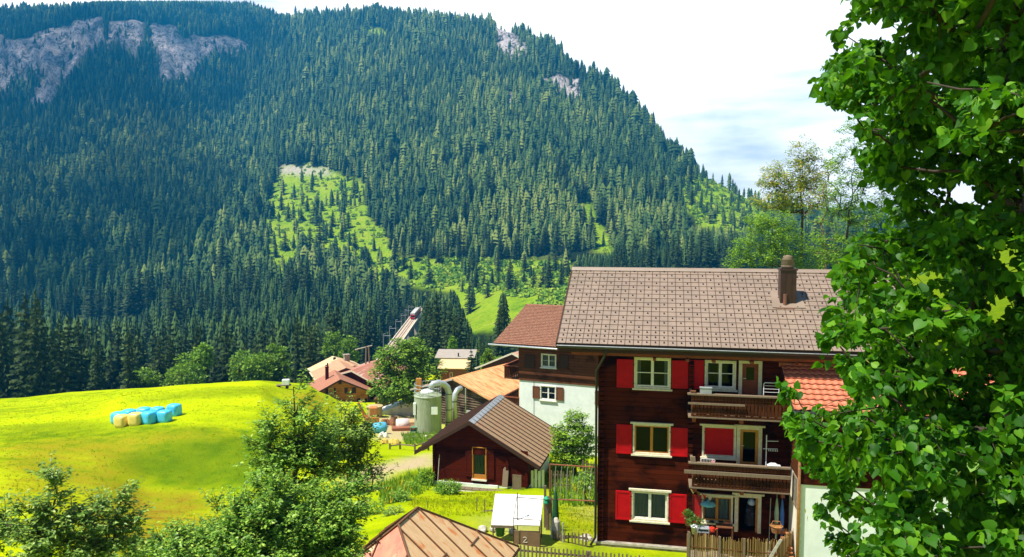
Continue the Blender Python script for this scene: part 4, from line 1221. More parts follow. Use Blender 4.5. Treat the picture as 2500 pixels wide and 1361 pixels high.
def leaves_np(pos, axis, nrm, size, fold=0.25, wid=0.55):
    """small folded leaves: 4 points, 2 triangles"""
    axis = axis / (np.linalg.norm(axis, axis=1)[:, None] + 1e-9)
    side = np.cross(axis, nrm); side /= (np.linalg.norm(side, axis=1)[:, None] + 1e-9)
    up = np.cross(side, axis)
    s_ = np.asarray(size)[:, None]
    a = pos; t_ = pos + axis * s_ - up * s_ * 0.12
    l_ = pos + axis * s_ * .45 + side * s_ * wid / 2 + up * s_ * fold * .3
    r_ = pos + axis * s_ * .45 - side * s_ * wid / 2 + up * s_ * fold * .3
    V = np.stack([a, l_, t_, r_], 1).reshape(-1, 3)
    k = np.arange(len(pos))[:, None] * 4
    return V, np.concatenate([k + np.array([0, 2, 1]), k + np.array([0, 3, 2])])
def potted(px_, v, w, label, potmat, seed, r=.28):
    e = thing('potted_plant', label, 'plant', pt_(px_, v, w), -A.a)
    MB().lathe([(.11, 0), (.15, .26), (.165, .26), (.165, .30), (.13, .30)], n=16).build('pot', potmat, e, True)
    p, g_ = leaf_puff((0, 0, .36), r, 160, seed)
    V, Fc = leaves_np(p, p - np.array([0, 0, .3]) + g_.normal(size=p.shape) * .1, g_.normal(size=p.shape) + np.array([0, 0, 1.5]), g_.uniform(.07, .13, len(p)))
    np_mesh('leaves', V, Fc, LEAFY, e)
zr = A.at(1700, 1306, -2.2)[1]
potted(1697, -1.75, zr - .15, 'bushy green plant in a white pot behind the left end of the reed screen', wht, 1, .30)
potted(1680, -.4, A.at(1680, 1283, -.4)[1], 'thin plant in a clay pot beside the shaded red shutter', M['tile'], 2, .22)
item('plastic_crate', 'grey plastic crate behind the reed screen below the window', 'crate', 1716, 1298, -1.9, lambda m: (frame_mb(m, -.2, .22, 0, .16, .03, -.15, .15), m.box(-.17, .19, -.12, .12, .031, .06)), grey)
item('watering_can', 'bright red plastic watering can above the reed screen', 'watering can', 1738, 1299, -1.9, lambda m: (m.lathe([(.09, 0), (.11, .05), (.10, .16), (.05, .17)], n=14), m.tube([(.08, 0, .05), (.16, 0, .13), (.21, 0, .15)], [.03, .02, .025], 8), m.tube([(-.06, 0, .15), (0, 0, .22), (.06, 0, .15)], .012, 6)), sm('red_plastic', (.62, .04, .02), None, 4, .4, bmp=0))
def tablef(m):
    m.box(-.32, .3, -.2, .2, -.03, 0)
    for x in (-.3, .26):
        for y in (-.18, .15): m.box(x, x + .04, y, y + .04, -.68, -.031)
item('wooden_table', 'small brown wooden table under the ground floor window', 'table', 1769, 1284, -.55, tablef, M['brownwood'])
for i, (px_, dx, lab) in enumerate(((1738, .10, 'dark round dish on the ground floor window ledge'), (1757, .06, 'small dark cup on the window ledge, left of two'), (1763, .05, 'small dark mug on the window ledge next to the brick'))):
    item('dish', lab, 'dish', px_, 1277, -.09, lambda m: m.lathe([(dx * .6, 0), (dx, .03), (dx, .07), (dx * .8, .07)], n=12), M['black'])
item('brick', 'pale red brick lying on the right end of the window ledge', 'brick', 1776, 1279, -.09, lambda m: m.box(-.12, .12, -.05, .05, 0, .07).box(-.09, .09, -.03, .03, .0701, .075), sm('brick', (.52, .16, .09), None, 9, .8))
item('lamp_shade', 'pale turquoise lamp shade hanging in the ground floor window', 'lamp', 1729, 1229, -.09, lambda m: m.lathe([(.30, -.07), (.27, .0), (.16, .055), (.03, .07), (.012, .17)], n=20), sm('turquoise_shade', (.22, .60, .62), None, 3, .4, bmp=0), None, True)
cl_ = MB(); 
cu_, cw_ = A.at(1836, 1222, .12)
CO = thing('hanging_coat', 'dark coat with pale blue hood hanging in the open terrace doorway', 'coat', A.o + A.u * cu_ + A.v * .25 + Vector((0, 0, cw_)), -A.a)
MB().lathe([(.03, .02), (.10, .0), (.15, -.08), (.16, -.16), (.11, -.22), (.03, -.2)], (0, 0, 0), 14).build('hood', sm('pale_blue_cloth', (.42, .52, .72), (.3, .4, .62), 6, .8), CO, True)
MB().lathe([(.06, -.2), (.17, -.25), (.2, -.5), (.24, -1.0), (.2, -1.02)], (-.02, .05, 0), 12).build('coat_body', sm('dark_cloth', (.012, .012, .02), (.05, .06, .09), 8, .9, lo=.55, hi=.6), CO, True)
def broomf(m): m.tube([(0, 0, -1.1), (.05, .1, .95)], .015, 6); m.box(-.12, .12, -.03, .03, -1.25, -1.1)
item('broom', 'pale broom stick leaning on the wall right of the terrace door', 'broom', 1878, 1278, -.3, broomf, M['stone'])
def umbf(m, r=.07):
    m.lathe([(.01, -.95), (.03, -.9), (r, -.35), (r * 1.2, .1), (r * .5, .6), (.012, .66), (.012, .85)], n=10)
item('folded_parasol', 'folded pale green parasol leaning in the dark terrace corner', 'parasol', 1896, 1258, -.5, umbf, sm('pale_green_cloth', (.30, .40, .25), None, 5, .85), None, True)
item('folded_parasol', 'folded blue parasol leaning in the dark terrace corner', 'parasol', 1909, 1262, -.45, umbf, sm('blue_cloth', (.05, .16, .48), None, 5, .85), None, True)
item('wicker_basket', 'brown wicker basket in the corner behind the reed screen', 'basket', 1895, 1300, -.8, lambda m: (m.lathe([(.16, 0), (.22, .25), (.24, .25), (.2, .22)], n=16), m.tube([(-.2, 0, .24), (-.12, 0, .42), (.12, 0, .42), (.2, 0, .24)], .015, 6)), sm('wicker', (.42, .2, .06), (.2, .08, .02), 14, .8))
BT = thing('bunting', 'string of small coloured flags under the lower balcony', 'bunting', A.o + A.u * A.at(1690, 1197, -.5)[0] + A.v * -.5 + Vector((0, 0, A.at(1690, 1197, -.5)[1])), -A.a)
MB().tube([(-.1, 0, .1), (.2, 0, -.03), (.5, 0, -.18), (.75, 0, -.2)], .004, 4).build('cord', M['stone'], BT)
for k, c in enumerate(((.6, .42, .16), (.2, .09, .03), (.55, .03, .03), (.6, .48, .36))):
    x = .02 + k * .21; z = .04 - k * .075
    MB().prism([(x - .09, 0, z), (x + .09, 0, z - .06), (x + .02, 0, z - .2)], (0, .008, 0)).build('flag', sm('flag_cloth', c, None, 6, .9), BT)

# ================================================================== white house with the orange tile roof on the right
vB = -2.3
uB, wB = A.at(1954, 1300, vB)
C0 = thing('white_house', 'white rendered house with orange clay tile roof and copper downpipe beside the timber house', 'house', A.o + A.u * uB + A.v * vB, -A.a)
B = Fr(A.o + A.u * uB + A.v * vB, A.a)
ww = B.at(1966, 1183)[1]; we2 = B.at(1945, 1003, -.7)[1]; wr2 = B.at(1912, 892, 2.3)[1]
mb = MB(); wall_open(mb, 0, 7.5, -1.3, ww, [])
mb.build('wall', M['render'], C0)
MB().box(-.006, -.001, 0.02, 2.3, -1.3, ww).build('side_wall', M['render_sun'], C0)  # cream here is sunlight painted into the white render
MB().box(0, 7.5, 2.29, 2.3, -1.3, we2 + .3).build('back_wall', M['render_sun'], C0)
tw_ = MB().box(-.03, 7.5, -.04, 2.3, ww + .001, we2 + .25)
tw_.build('timber_storey', M['log'], C0)
MB().box(-.05, .03, -.06, .0, -1.3, ww + .01).build('corner_board', M['white'], C0)
for z in np.arange(ww + .1, we2 - .1, .16): MB().box(-.075, -.031, .15, 2.1, z, z + .11).build('slat', M['plank'], C0)
fr_ = MB(); 
for y0, y1, z0, z1 in ((.75, 1.5, -.02, .04), (.75, 1.5, 1.0, 1.05), (.75, .80, .04, 1.0), (1.45, 1.5, .04, 1.0)):
    fr_.box(-.05, -.006, y0, y1, B.at(1940, 1230, 0)[1] - .4 + z0, B.at(1940, 1230, 0)[1] - .4 + z1)
z_ = B.at(1940, 1230, 0)[1] - .4
wi = fr_.build('window', M['greywood'], C0)
MB().box(-.03, -.007, .801, 1.449, z_ + .04, z_ + 1.0).build('pane', sm('wired_glass', (.30, .27, .2), (.22, .2, .16), 12, .3, bmp=0), wi)
MB().tube([(-.10, -.1, we2 + .05), (-.10, -.1, -1.3)], .055, 10).build('downpipe', M['copper'], C0, True)
MB().tube([(-.5, -.78, we2 - .06), (7.6, -.78, we2 - .1)], .08, 10).build('gutter', M['black'], C0, True)
MB().box(-.06, .14, -.7, 0.1, we2 - .62, we2 - .12).build('purlin_end', M['black'], C0)
ru = MB(); wavy_tiles(ru, (-.45, -.75, we2), (7.6, -.75, we2), (-.45, 2.3, wr2), (7.6, 2.3, wr2), 9, 32, .045, 0, 5, .06)
ru.slab([(-.45, -.72, we2 - .02), (7.6, -.72, we2 - .02), (7.6, 2.3, wr2 - .02), (-.45, 2.3, wr2 - .02)], .12, 1)
ru.slab([(-.45, 2.3, wr2 - .01), (7.6, 2.3, wr2 - .01), (7.6, 4.4, wr2 - 1.4), (-.45, 4.4, wr2 - 1.4)], .1, 1)
ro_ = ru.build('roof', [M['tile2'], M['darkwood']], C0, True)
MB().tube([(-.5, 2.3, wr2 + .03), (7.6, 2.3, wr2 + .03)], .09, 10).build('ridge_tile', M['tile2'], ro_, True)
# the woodpile between the two houses
WP = MB(); rr = random.Random(9)
for k in range(60):
    y = rr.uniform(.4, 2.0); z = rr.uniform(-1.2, 1.3) * (1 - .5 * (2.0 - y) / 1.6 * 0) * min(1, .35 + .5 * y)
    WP.tube([(-.42 + rr.uniform(-.12, .05), y, z), (-.12, y + rr.uniform(-.05, .05), z + rr.uniform(-.03, .03))], rr.uniform(.05, .09), 6)
wpo = WP.build('woodpile', sm('split_firewood', (.34, .13, .035), (.16, .05, .015), 8, .85, c3=(.55, .38, .22), scale3=10), None)
wpo.location = C0.location; wpo.rotation_euler = C0.rotation_euler
tag(wpo, 'stack of split orange brown firewood against the side of the white house', 'woodpile')
# ================================================================== second house behind: white below, timber above
D = Fr(P(1268, 1060, 56.0), R(23))
D0 = D.thing('tiled_house', 'white and dark timber house with red clay tile roof behind the timber house', 'house')
wbnd = D.at(1300, 929)[1]; wev = D.at(1362, 851, -.9)[1]
eL = D.at(1205, 838, -.9); rL = D.at(1290, 746, 4.2)
uE = 9.5
wD = {k: D.rect(*v) for k, v in dict(a=(1322, 864, 1359, 898), b=(1319, 942, 1358, 978), c=(1313, 1041, 1357, 1075)).items()}
for k in wD:
    a, b, c, d = wD[k]; wD[k] = (a, b, c, d)
mb = MB(); wall_open(mb, 0, uE, -2.0, wbnd, [tuple(x + s for x, s in zip(wD[k], (.05, -.05, .05, -.05))) for k in 'bc'])
mb.add([(0, 0, -2), (0, 8.4, -2), (0, 8.4, wbnd), (0, 0, wbnd)], [(0, 3, 2, 1)]); mb.build('wall', M['render'], D0)
mb = MB(); wall_open(mb, -.05, uE, wbnd, wev + .3, [tuple(x + s for x, s in zip(wD['a'], (.05, -.05, .05, -.05)))], v=-.06)
mb.add([(-.05, -.06, wbnd), (-.05, 8.4, wbnd), (-.05, 8.4, wev + .3), (-.05, 4.2, rL[1] - .4), (-.05, -.06, wev + .3)], [(0, 4, 3, 2, 1)])
mb.box(-.05, uE, -.06, -.001, wbnd - .04, wbnd)
mb.build('timber_wall', woodboards('old_log_wall', (.075, .026, .012), (.15, .055, .025), 2, .2), D0)
MB().box(.3, uE, 1.2, 1.3, -2, wev).build('room', M['room'], D0)
window(D0, wD['a'], -.06, M['white'], M['white'], 1, .5, [(0, .42), (.58, 1)])
window(D0, wD['b'], 0, M['white'], M['white'], 1, .5, [(0, .42), (.58, 1)])
window(D0, wD['c'], 0, M['darkwood'], M['darkwood'], 3, .5, None)
shutter(D0, D.rect(1301, 943, 1318, 973), -.02, M['brownwood'], 'r'); shutter(D0, D.rect(1359, 946, 1376, 978), -.02, M['brownwood'], 'l')
shutter(D0, D.rect(1282, 866, 1306, 899), -.08, M['darkwood'], 'r'); shutter(D0, D.rect(1366, 866, 1388, 899), -.08, M['darkwood'], 'l')
shutter(D0, D.rect(1453, 954, 1464, 990), -.02, M['brownwood'], 'l')
rf = MB(); wavy_tiles(rf, (eL[0], -.9, eL[1]), (uE, -.9, eL[1]), (rL[0] - .2, 4.2, rL[1]), (uE, 4.2, rL[1]), 26, 44, .035, 0, 4, .05)
rf.slab([(eL[0], -.88, eL[1] - .02), (uE, -.88, eL[1] - .02), (uE, 4.2, rL[1] - .02), (rL[0] - .2, 4.2, rL[1] - .02)], .14, 1)
rf.slab([(rL[0] - .2, 4.2, rL[1] - .01), (uE, 4.2, rL[1] - .01), (uE, 9.2, eL[1]), (eL[0], 9.2, eL[1])], .14, 1)
ro = rf.build('roof', [M['tile'], M['darkwood']], D0, True)
MB().tube([(rL[0] - .2, 4.2, rL[1] + .03), (uE, 4.2, rL[1] + .03)], .09, 8).build('ridge_tile', M['tile'], ro, True)
MB().tube([(eL[0] - .4, -1.0, eL[1] - .1), (uE, -1.0, eL[1] - .16)], .07, 8).build('gutter', M['galv'], D0, True)
MB().tube([(1.2, -.05, wbnd), (1.2, -.05, wbnd - 2.6)], .012, 5).build('cable', M['darkwood'], D0)
MB().slab([D.o * 0 + Vector((-.01, -.04, .6 + 0)), Vector((.9, -.04, -2)), Vector((1.25, -.04, -2)), Vector((.02, -.04, 1.6))], .03).build('stair_string', M['white'], D0)
for (x0, y0, x1, y1) in ((1231, 893, 1268, 923), (1229, 969, 1268, 1003)):
    a, b, c, d = D.rect(x0, y0, x1, y1, .3)
    bo = MB().box(a, -.055, .3, 3.4, c - .1, c).build('balcony', M['brownwood'], D0)
    p = MB()
    x = a
    while x < b - .05: p.box(x, x + .075, .3, .33, c, d - .08); x += .14
    y = .4
    while y < 3.3: p.box(a, a + .03, y, y + .1, c, d - .08); y += .17
    p.build('balustrade', M['plank'], bo)
    MB().box(a - .06, b, .26, .38, d - .08, d).box(a - .06, a + .06, .38, 3.4, d - .08, d).build('handrail', M['beam'], bo)

# ================================================================== the small barn
E = Fr(P(1058, 1186, 45.0), R(14))
E0 = E.thing('barn', 'small red brown timber barn with a ribbed brown roof and a curtained door', 'barn')
ap = E.at(1145, 1030, -.45); el = E.at(1012, 1103, -.45); er = E.at(1318, 1141, -.45)
uw0, uw1 = 0.0, E.at(1289, 1150)[0]
ua = ap[0]
dep = 6.6
hl = el[1] + (ap[1] - el[1]) * (uw0 - el[0]) / (ua - el[0]); hr = er[1] + (ap[1] - er[1]) * (er[0] - uw1) / (er[0] - ua)
wp = E.at(1058, 1172)[1]
dr = E.rect(1153, 1092, 1188, 1170)
mb = MB()
op = (dr[0] + .04, dr[1] - .04, dr[2], dr[3] - .04)
wall_open(mb, uw0, uw1, wp, min(hl, hr) - .15, [op])
z0 = min(hl, hr) - .15
mb.poly([(uw0, 0, z0), (uw1, 0, z0), (uw1, 0, hr - .12), (ua, 0, ap[1] - .12), (uw0, 0, hl - .12)])
mb.poly([(uw0, dep, wp), (uw0, dep, hl - .12), (ua, dep, ap[1] - .12), (uw1, dep, hr - .12), (uw1, dep, wp)])
mb.poly([(uw0, 0, wp), (uw0, 0, hl - .12), (uw0, dep, hl - .12), (uw0, dep, wp)]); mb.poly([(uw1, 0, wp), (uw1, dep, wp), (uw1, dep, hr - .12), (uw1, 0, hr - .12)])
for x in (uw0, uw1 - .16, E.at(1236, 1170)[0]):
    z = wp + .05
    while z < (hl if x < 1 else hr) - .25: mb.box(x, x + .16, -.12, 0, z, z + .13); z += .16
mb.build('wall', M['barnwall'], E0)
MB().box(uw0 - .05, E.at(1216, 1180)[0], -.09, dep, -1.4, wp - .001).box(E.at(1216, 1180)[0] + .001, uw1, 0.02, dep, -1.4, wp - .001).build('plinth', M['render'], E0)
MB().box(.3, uw1 - .3, 1.0, 1.1, wp, min(hl, hr) - .3).build('room', M['dark'], E0)
window(E0, dr, 0, M['orangewood'], M['orangewood'], 0, False, None, ft=.05, sill=False)
DC = MB(); n = 16; vs = []
for k in range(n + 1):
    x = op[0] + (op[1] - op[0]) * k / n; y = .13 + .03 * math.sin(k * 2.2); vs += [(x, y, op[2] + .25), (x, y, op[3])]
DC.add(vs, [(2 * k, 2 * k + 2, 2 * k + 3, 2 * k + 1) for k in range(n)])
m_, t_, p_, o_ = newmat('striped_curtain')
sx_ = N(t_, 'ShaderNodeSeparateXYZ'); tcx = N(t_, 'ShaderNodeTexCoord'); L(t_, tcx.outputs['Object'], sx_.inputs[0])
L(t_, ramp(t_, mth(t_, 'FRACT', mth(t_, 'MULTIPLY', sx_.outputs[0], 7.0)), [(0.0, (.40, .48, .30)), (.45, (.52, .58, .40)), (.5, (.16, .26, .16)), (.62, (.30, .32, .12)), (.68, (.45, .52, .34))]), p_.inputs['Base Color']); p_.inputs['Roughness'].default_value = .9
DC.build('door_curtain', m_, E0)
MB().box(op[0], op[1], .0, .05, op[2], op[2] + .28).build('door_panel', M['orangewood'], E0); MB().box(dr[0] - .02, dr[1] + .02, -.12, 0, dr[2] - .09, dr[2] - .001).build('door_sill', M['white'], E0)
shutter(E0, E.rect(1137, 1100, 1152, 1163), -.01, M['barnwall'], 'r'); shutter(E0, E.rect(1189, 1098, 1207, 1170), -.01, M['barnwall'], 'l')
def gable_roof(parent, el_, ap_, er_, v0, v1, th, mat, ribs=0, under=None, ribmat=None, name='roof'):
    rf = MB()
    L0, L1, A0, A1, R0, R1 = (el_[0], v0, el_[1]), (el_[0], v1, el_[1]), (ap_[0], v0, ap_[1]), (ap_[0], v1, ap_[1]), (er_[0], v0, er_[1]), (er_[0], v1, er_[1])
    rf.slab([L1, L0, A0, A1], th); rf.slab([R0, R1, A1, A0], th)
    if ribs:
        for side in ((L0, L1, A0, A1), (R0, R1, A0, A1)):
            nrm = (Vector(side[1]) - Vector(side[0])).cross(Vector(side[2]) - Vector(side[0])).normalized(); nrm = nrm if nrm.z > 0 else -nrm
            for k in range(ribs + 1):
                f = k / ribs; c0 = lerp(side[0], side[1], f); c1 = lerp(side[2], side[3], f); e = Vector((0, .022, 0))
                rf.hexa([c0 - e, c0 + e, c1 + e, c1 - e, c0 - e * .6 + nrm * .05, c0 + e * .6 + nrm * .05, c1 + e * .6 + nrm * .05, c1 - e * .6 + nrm * .05], 1)
    return rf.build(name, [mat, ribmat or mat], parent)
def roofmat(name, c1, c2, c3, axis_scale=(1, 1, 1), sc=3, row=0.33, rough=.65, amt=.6, lo3=.56, hi3=.7, spec=.35):
    """sheet roof: tone noise, streaks, courses across the slope"""
    m, t, p, o = newmat(name)
    v = objc(t, axis_scale); n = noise(t, v, sc, 6, .65)
    col = ramp(t, n, [(.35, c1), (.65, c2)])
    n3 = noise(t, objc(t, axis_scale), sc * .45, 5, .6)
    col = mixc(t, mth(t, 'MULTIPLY', ramp(t, n3, [(lo3, (0, 0, 0)), (hi3, (1, 1, 1))]), amt), col, c3)
    c = N(t, 'ShaderNodeTexCoord'); s_ = N(t, 'ShaderNodeSeparateXYZ'); L(t, c.outputs['Object'], s_.inputs[0])
    if row:
        fr = mth(t, 'FRACT', mth(t, 'DIVIDE', s_.outputs[0], row))
        g_ = ramp(t, fr, [(0, (1, 1, 1)), (.10, (0, 0, 0)), (.9, (0, 0, 0)), (1, (1, 1, 1))])
        col = mixc(t, mth(t, 'MULTIPLY', g_, .45), col, tuple(x * .4 for x in c1))
    L(t, col, p.inputs['Base Color']); p.inputs['Roughness'].default_value = rough; p.inputs['Specular IOR Level'].default_value = spec
    bump(t, p, n, .3, .02)
    return m
brf = roofmat('barn_roof_sheet', (.36, .235, .13), (.28, .175, .095), (.34, .10, .04), (1, 3, 1), 4, .30, .6, .8, .60, .66)
ro = gable_roof(E0, el, ap, er, -.45, dep + .4, .12, brf, 12, None, M['darkwood'])
MB().slab([(ap[0] - .02, dep + .4, ap[1] + .05), (ap[0] - .02, -.46, ap[1] + .05), (ap[0] + .02, -.46, ap[1] + .05), (ap[0] + .02, dep + .4, ap[1] + .05)], .02).slab(
    [(ap[0] + .3, -.46, ap[1] - .14), (ap[0] + .3, dep + .4, ap[1] - .14), (ap[0], dep + .4, ap[1] + .05), (ap[0], -.46, ap[1] + .05)], .02).build('ridge_cap', M['galv'], ro)
fb = MB()
for a_, b_ in ((el, ap), (er, ap)): fb.hexa([(a_[0], -.49, a_[1] - .2), (b_[0], -.49, b_[1] - .2), (b_[0], -.451, b_[1] - .2), (a_[0], -.451, a_[1] - .2), (a_[0], -.49, a_[1] + .02), (b_[0], -.49, b_[1] + .02), (b_[0], -.451, b_[1] + .02), (a_[0], -.451, a_[1] + .02)])
fb.build('verge_board', M['darkwood'], ro)
def on(fr, px, py, v): u_, w_ = fr.at(px, py, v); return fr.o + fr.u * u_ + fr.v * v + Vector((0, 0, w_))
def loose(name, label, cat, loc, rz, mbf, mat, group=None, smooth=False):
    mb = MB(); mbf(mb); ob = mb.build(name, mat, None, smooth); ob.location = loc; ob.rotation_euler = (0, 0, rz)
    return tag(ob, label, cat, group)
loose('wooden_board', 'narrow grey board with rounded top leaning on the barn wall', 'board', on(E, 1232, 1190, -.4), -E.a, lambda m: m.hexa([(-.17, 0, 0), (.17, 0, 0), (.17, .04, 0), (-.17, .04, 0), (-.17, .3, 1.0), (.17, .3, 1.0), (.17, .34, 1.0), (-.17, .34, 1.0)]).prism([(-.17, .3, 1.0), (.17, .3, 1.0), (.1, .33, 1.1), (-.1, .33, 1.1)], (0, .04, 0)), M['greywood'])
loose('hutch_door', 'old square wooden hutch door leaning on the barn wall', 'door', on(E, 1262, 1196, -.4), -E.a, lambda m: (frame_mb(m, -.27, .27, 0, .9, .05, -.02, .03), m.box(-.22, .22, -.01, .02, .05, .85)), M['greywood'])
loose('pole', 'long thin pole leaning against the left barn corner', 'pole', on(E, 1068, 1188, -.5), -E.a, lambda m: m.tube([(0, 0, 0), (.02, .36, 1.9)], .025, 6), M['stone'])
loose('roof_tile_stack', 'low stack of grey roof slabs in front of the barn plinth', 'stack', on(E, 1172, 1199, -.9), -E.a, lambda m: [m.box(-1.4 + k * .47, -.96 + k * .47, -.25, .2, 0, .12) for k in range(6)], M['greywood'])
loose('stone_slab_path', 'pale stepping stones on the lawn in front of the barn', 'paving', on(E, 1170, 1208, -1.7), -E.a, lambda m: [m.box(-1.3 + k * .42, -.92 + k * .42, -.2 + .06 * (k % 2), .18, 0, .1) for k in range(6)], M['stone'])
loose('fence_panel', 'white and green striped panel fence beside the barn corner', 'fence', on(E, 1312, 1196, .2), -E.a, lambda m: [m.box(-.4 + k * .22, -.24 + k * .22, 0, .03, 0, 1.15 + .1 * (k % 2)) for k in range(4)], M['render'])

# ================================================================== rusty hipped roof in front
G_A = P(1020, 1241, 22.0)
Gf = Fr((G_A.x, G_A.y, gz(G_A.x, G_A.y) - .3), R(17.1))
G0 = Gf.thing('garden_shed', 'shed with a low hipped roof of rusty orange metal sheets in front of the garden', 'shed')
za = G_A.z - Gf.o.z; zb_ = za - 2.0; hw, e0, e1 = 2.45, -1.36 - 2.7, 2.6
Aq, Bq = (0, 0, za), (0, -1.36, za)
BL, BR, FL_, FR_ = (-hw, e1, zb_), (hw, e1, zb_), (-hw, e0, zb_), (hw, e0, zb_)
rust = roofmat('rusty_sheet', (.68, .45, .24), (.58, .36, .18), (.56, .17, .04), (.8, 3.4, 1.5), 2.4, 0, .5, .9, .55, .63, .3)
rustred = roofmat('red_flaking_sheet', (.52, .08, .035), (.58, .17, .07), (.66, .44, .22), (2, 1, 1), 2.0, 0, .55, .95, .50, .60, .4)
rf = MB()
def slabtri(mb, pts, th, mi):
    n_ = (Vector(pts[1]) - Vector(pts[0])).cross(Vector(pts[2]) - Vector(pts[0])).normalized()
    mb.prism([Vector(p) - n_ * th for p in pts], n_ * th, mi)
slabtri(rf, [FR_, BR, Aq, Bq], .06, 0); slabtri(rf, [BL, FL_, Bq, Aq], .06, 0); slabtri(rf, [FL_, FR_, Bq], .06, 1); slabtri(rf, [BR, BL, Aq], .06, 0)
def seam(p, q, w=.03, h=.055, mi=2):
    p, q = Vector(p), Vector(q); d = (q - p).normalized(); s_ = d.cross(Vector((0, 0, 1))).normalized() * w / 2; u_ = Vector((0, 0, h))
    rf.hexa([p - s_, p + s_, q + s_, q - s_, p - s_ + u_, p + s_ + u_, q + s_ + u_, q - s_ + u_], mi)
seam(Aq, Bq, .06); seam(Aq, BR, .05); seam(Aq, BL, .05); seam(Bq, FR_, .05); seam(Bq, FL_, .05)
for sg in (-1, 1):
    for v in np.arange(e0 + .45, e1, .72):
        f = min(1.0, (v - e0) / (-1.36 - e0)) if v < -1.36 else (min(1.0, (e1 - v) / e1) if v > 0 else 1.0)
        seam((sg * hw, v, zb_), (sg * hw * (1 - f), v, zb_ + (za - zb_) * f))
for x in (-1.4, -.4, .6, 1.6):
    f = 1 - abs(x) / hw; seam((x, e0, zb_), (x, e0 + f * 2.7, zb_ + (za - zb_) * f))
for (v, u_, l_) in ((.9, 1.5, .7), (-.2, 1.9, .7), (-1.0, 1.2, .7)):
    z = za - (za - zb_) * u_ / hw
    rf.hexa([(u_, v - .35, z), (u_ + .03, v - .35, z), (u_ + .03, v + .35, z), (u_, v + .35, z), (u_, v - .35, z + .03), (u_ + .03, v - .35, z + .02), (u_ + .03, v + .35, z + .02), (u_, v + .35, z + .03)], 2)
rf.build('roof', [rust, rustred, sm('seam_rust', (.16, .07, .03), None, 8, .7)], G0)
MB().box(-hw + .35, hw - .35, e0 + .35, e1 - .35, -.3, zb_ + .1).build('wall', M['barnwall'], G0)
MB().box(hw - .02, hw + .03, e0, e1, zb_ - .1, zb_ - .02).box(-hw, hw, e1 - .02, e1 + .03, zb_ - .1, zb_ - .02).build('fascia', M['darkwood'], G0)

# ================================================================== garden: cold frame, fences, metal frame
def GP(px, py, Y): 
    p = P(px, py, Y); return p
def onground(px, py):
    """the point of the ground seen at a photo pixel"""
    ys_ = np.arange(14, 300, .25); d = ray(px, py); x = d[0] / d[1] * ys_; z = CAMZ + d[2] / d[1] * ys_
    g_ = ground_z(x, ys_); i = int(np.argmax(g_ > z)); return Vector((x[i], ys_[i], g_[i]))
CFo = onground(1265, 1330)
CFf = Fr(CFo, R(4))
CF = CFf.thing('cold_frame', 'garden frame with a sloping white board roof and a brown panel marked 2', 'cold frame')
tl, tr_, bl, br_ = CFf.at(1209, 1206, 1.2), CFf.at(1327, 1213, 1.2), CFf.at(1199, 1282, -.1), CFf.at(1319, 1286, -.1)
wh = sm('white_painted_board', (.74, .73, .68), (.60, .59, .54), 10, .7, (10, 1, 1), c3=(.32, .30, .26), scale3=7, lo3=.60, hi3=.66)
mb = MB().slab([(bl[0], -.1, bl[1]), (CFf.at(1256, 1284, -.1)[0], -.1, bl[1]), (CFf.at(1270, 1210, 1.2)[0], 1.2, tl[1]), (tl[0], 1.2, tl[1])], .05)
mb.slab([(CFf.at(1257, 1284, -.1)[0], -.1, br_[1] + .04), (br_[0], -.1, br_[1] + .04), (tr_[0], 1.2, tr_[1] + .04), (CFf.at(1271, 1210, 1.2)[0], 1.2, tr_[1] + .04)], .05)
mb.build('roof_board', wh, CF)
MB().box(bl[0], CFf.at(1256, 1284, -.1)[0], -.13, -.101, bl[1] - .1, bl[1] - .01).build('edge_board', M['greywood'], CF)
bx0, bx1 = CFf.at(1254, 1290, -.14)[0], CFf.at(1318, 1290, -.14)[0]
bpan = sm('brown_board', (.22, .13, .075), (.17, .10, .06), 4, .7)
MB().box(bx0, bx1, -.18, -.14, -.1, br_[1] - .16).build('front_panel', bpan, CF)
lg = MB()
for x in (bl[0] + .05, bx0 - .02, bx1 - .04):
    lg.box(x, x + .05, -.08, -.03, -.3, bl[1] - .06)
for x in (tl[0] + .05, tr_[0] - .1): lg.box(x, x + .05, 1.1, 1.15, -.6, tl[1] - .06)
lg.each('frame_post', M['greywood'], CF)
tu = MB()
q0, q1 = CFf.at(1254, 1266, -.3), CFf.at(1319, 1278, -.3)
tu.tube([(q0[0], -.3, -.2), (q0[0], -.3, q0[1]), (q0[0] + .12, .1, q0[1] + .85), (q0[0] + .12, .1, 0)], .016, 6); tu.tube([(q0[0], -.3, q0[1]), (q1[0], -.3, q0[1] - .05), (q1[0], -.3, -.2)], .016, 6); tu.tube([(q0[0] + .12, .15, q0[1] + .66), (q1[0] + .1, .15, q0[1] + .6)], .014, 6)
tu.build('tube_frame', M['darkwood'], CF)
# the hand painted 2
d2 = MB(); cx_, cz_ = CFf.at(1282, 1319, -.19); sc_ = .11
path = [(-.7, .75), (-.35, 1.0), (.15, 1.0), (.45, .75), (.4, .35), (0, -.1), (-.45, -.55), (-.7, -.85), (-.2, -.8), (.3, -.85), (.8, -.8)]
d2.tube([(cx_ + a * sc_, -.187, cz_ + b * sc_) for a, b in path], .010, 6); d2.build('painted_digit', sm('white_chalk', (.72, .68, .58), None, 8, .9, bmp=0), CF)
loose('bucket', 'dark green bucket under the white boards of the garden frame', 'bucket', CFf.o + CFf.u * CFf.at(1221, 1308, .1)[0] + CFf.v * .1 + Vector((0, 0, CFf.at(1221, 1308, .1)[1])), 0, lambda m: m.lathe([(.15, 0), (.21, .46), (.225, .46), (.225, .49), (.19, .49)], n=16), sm('green_plastic', (.012, .10, .035), None, 5, .5, bmp=0), None, True)
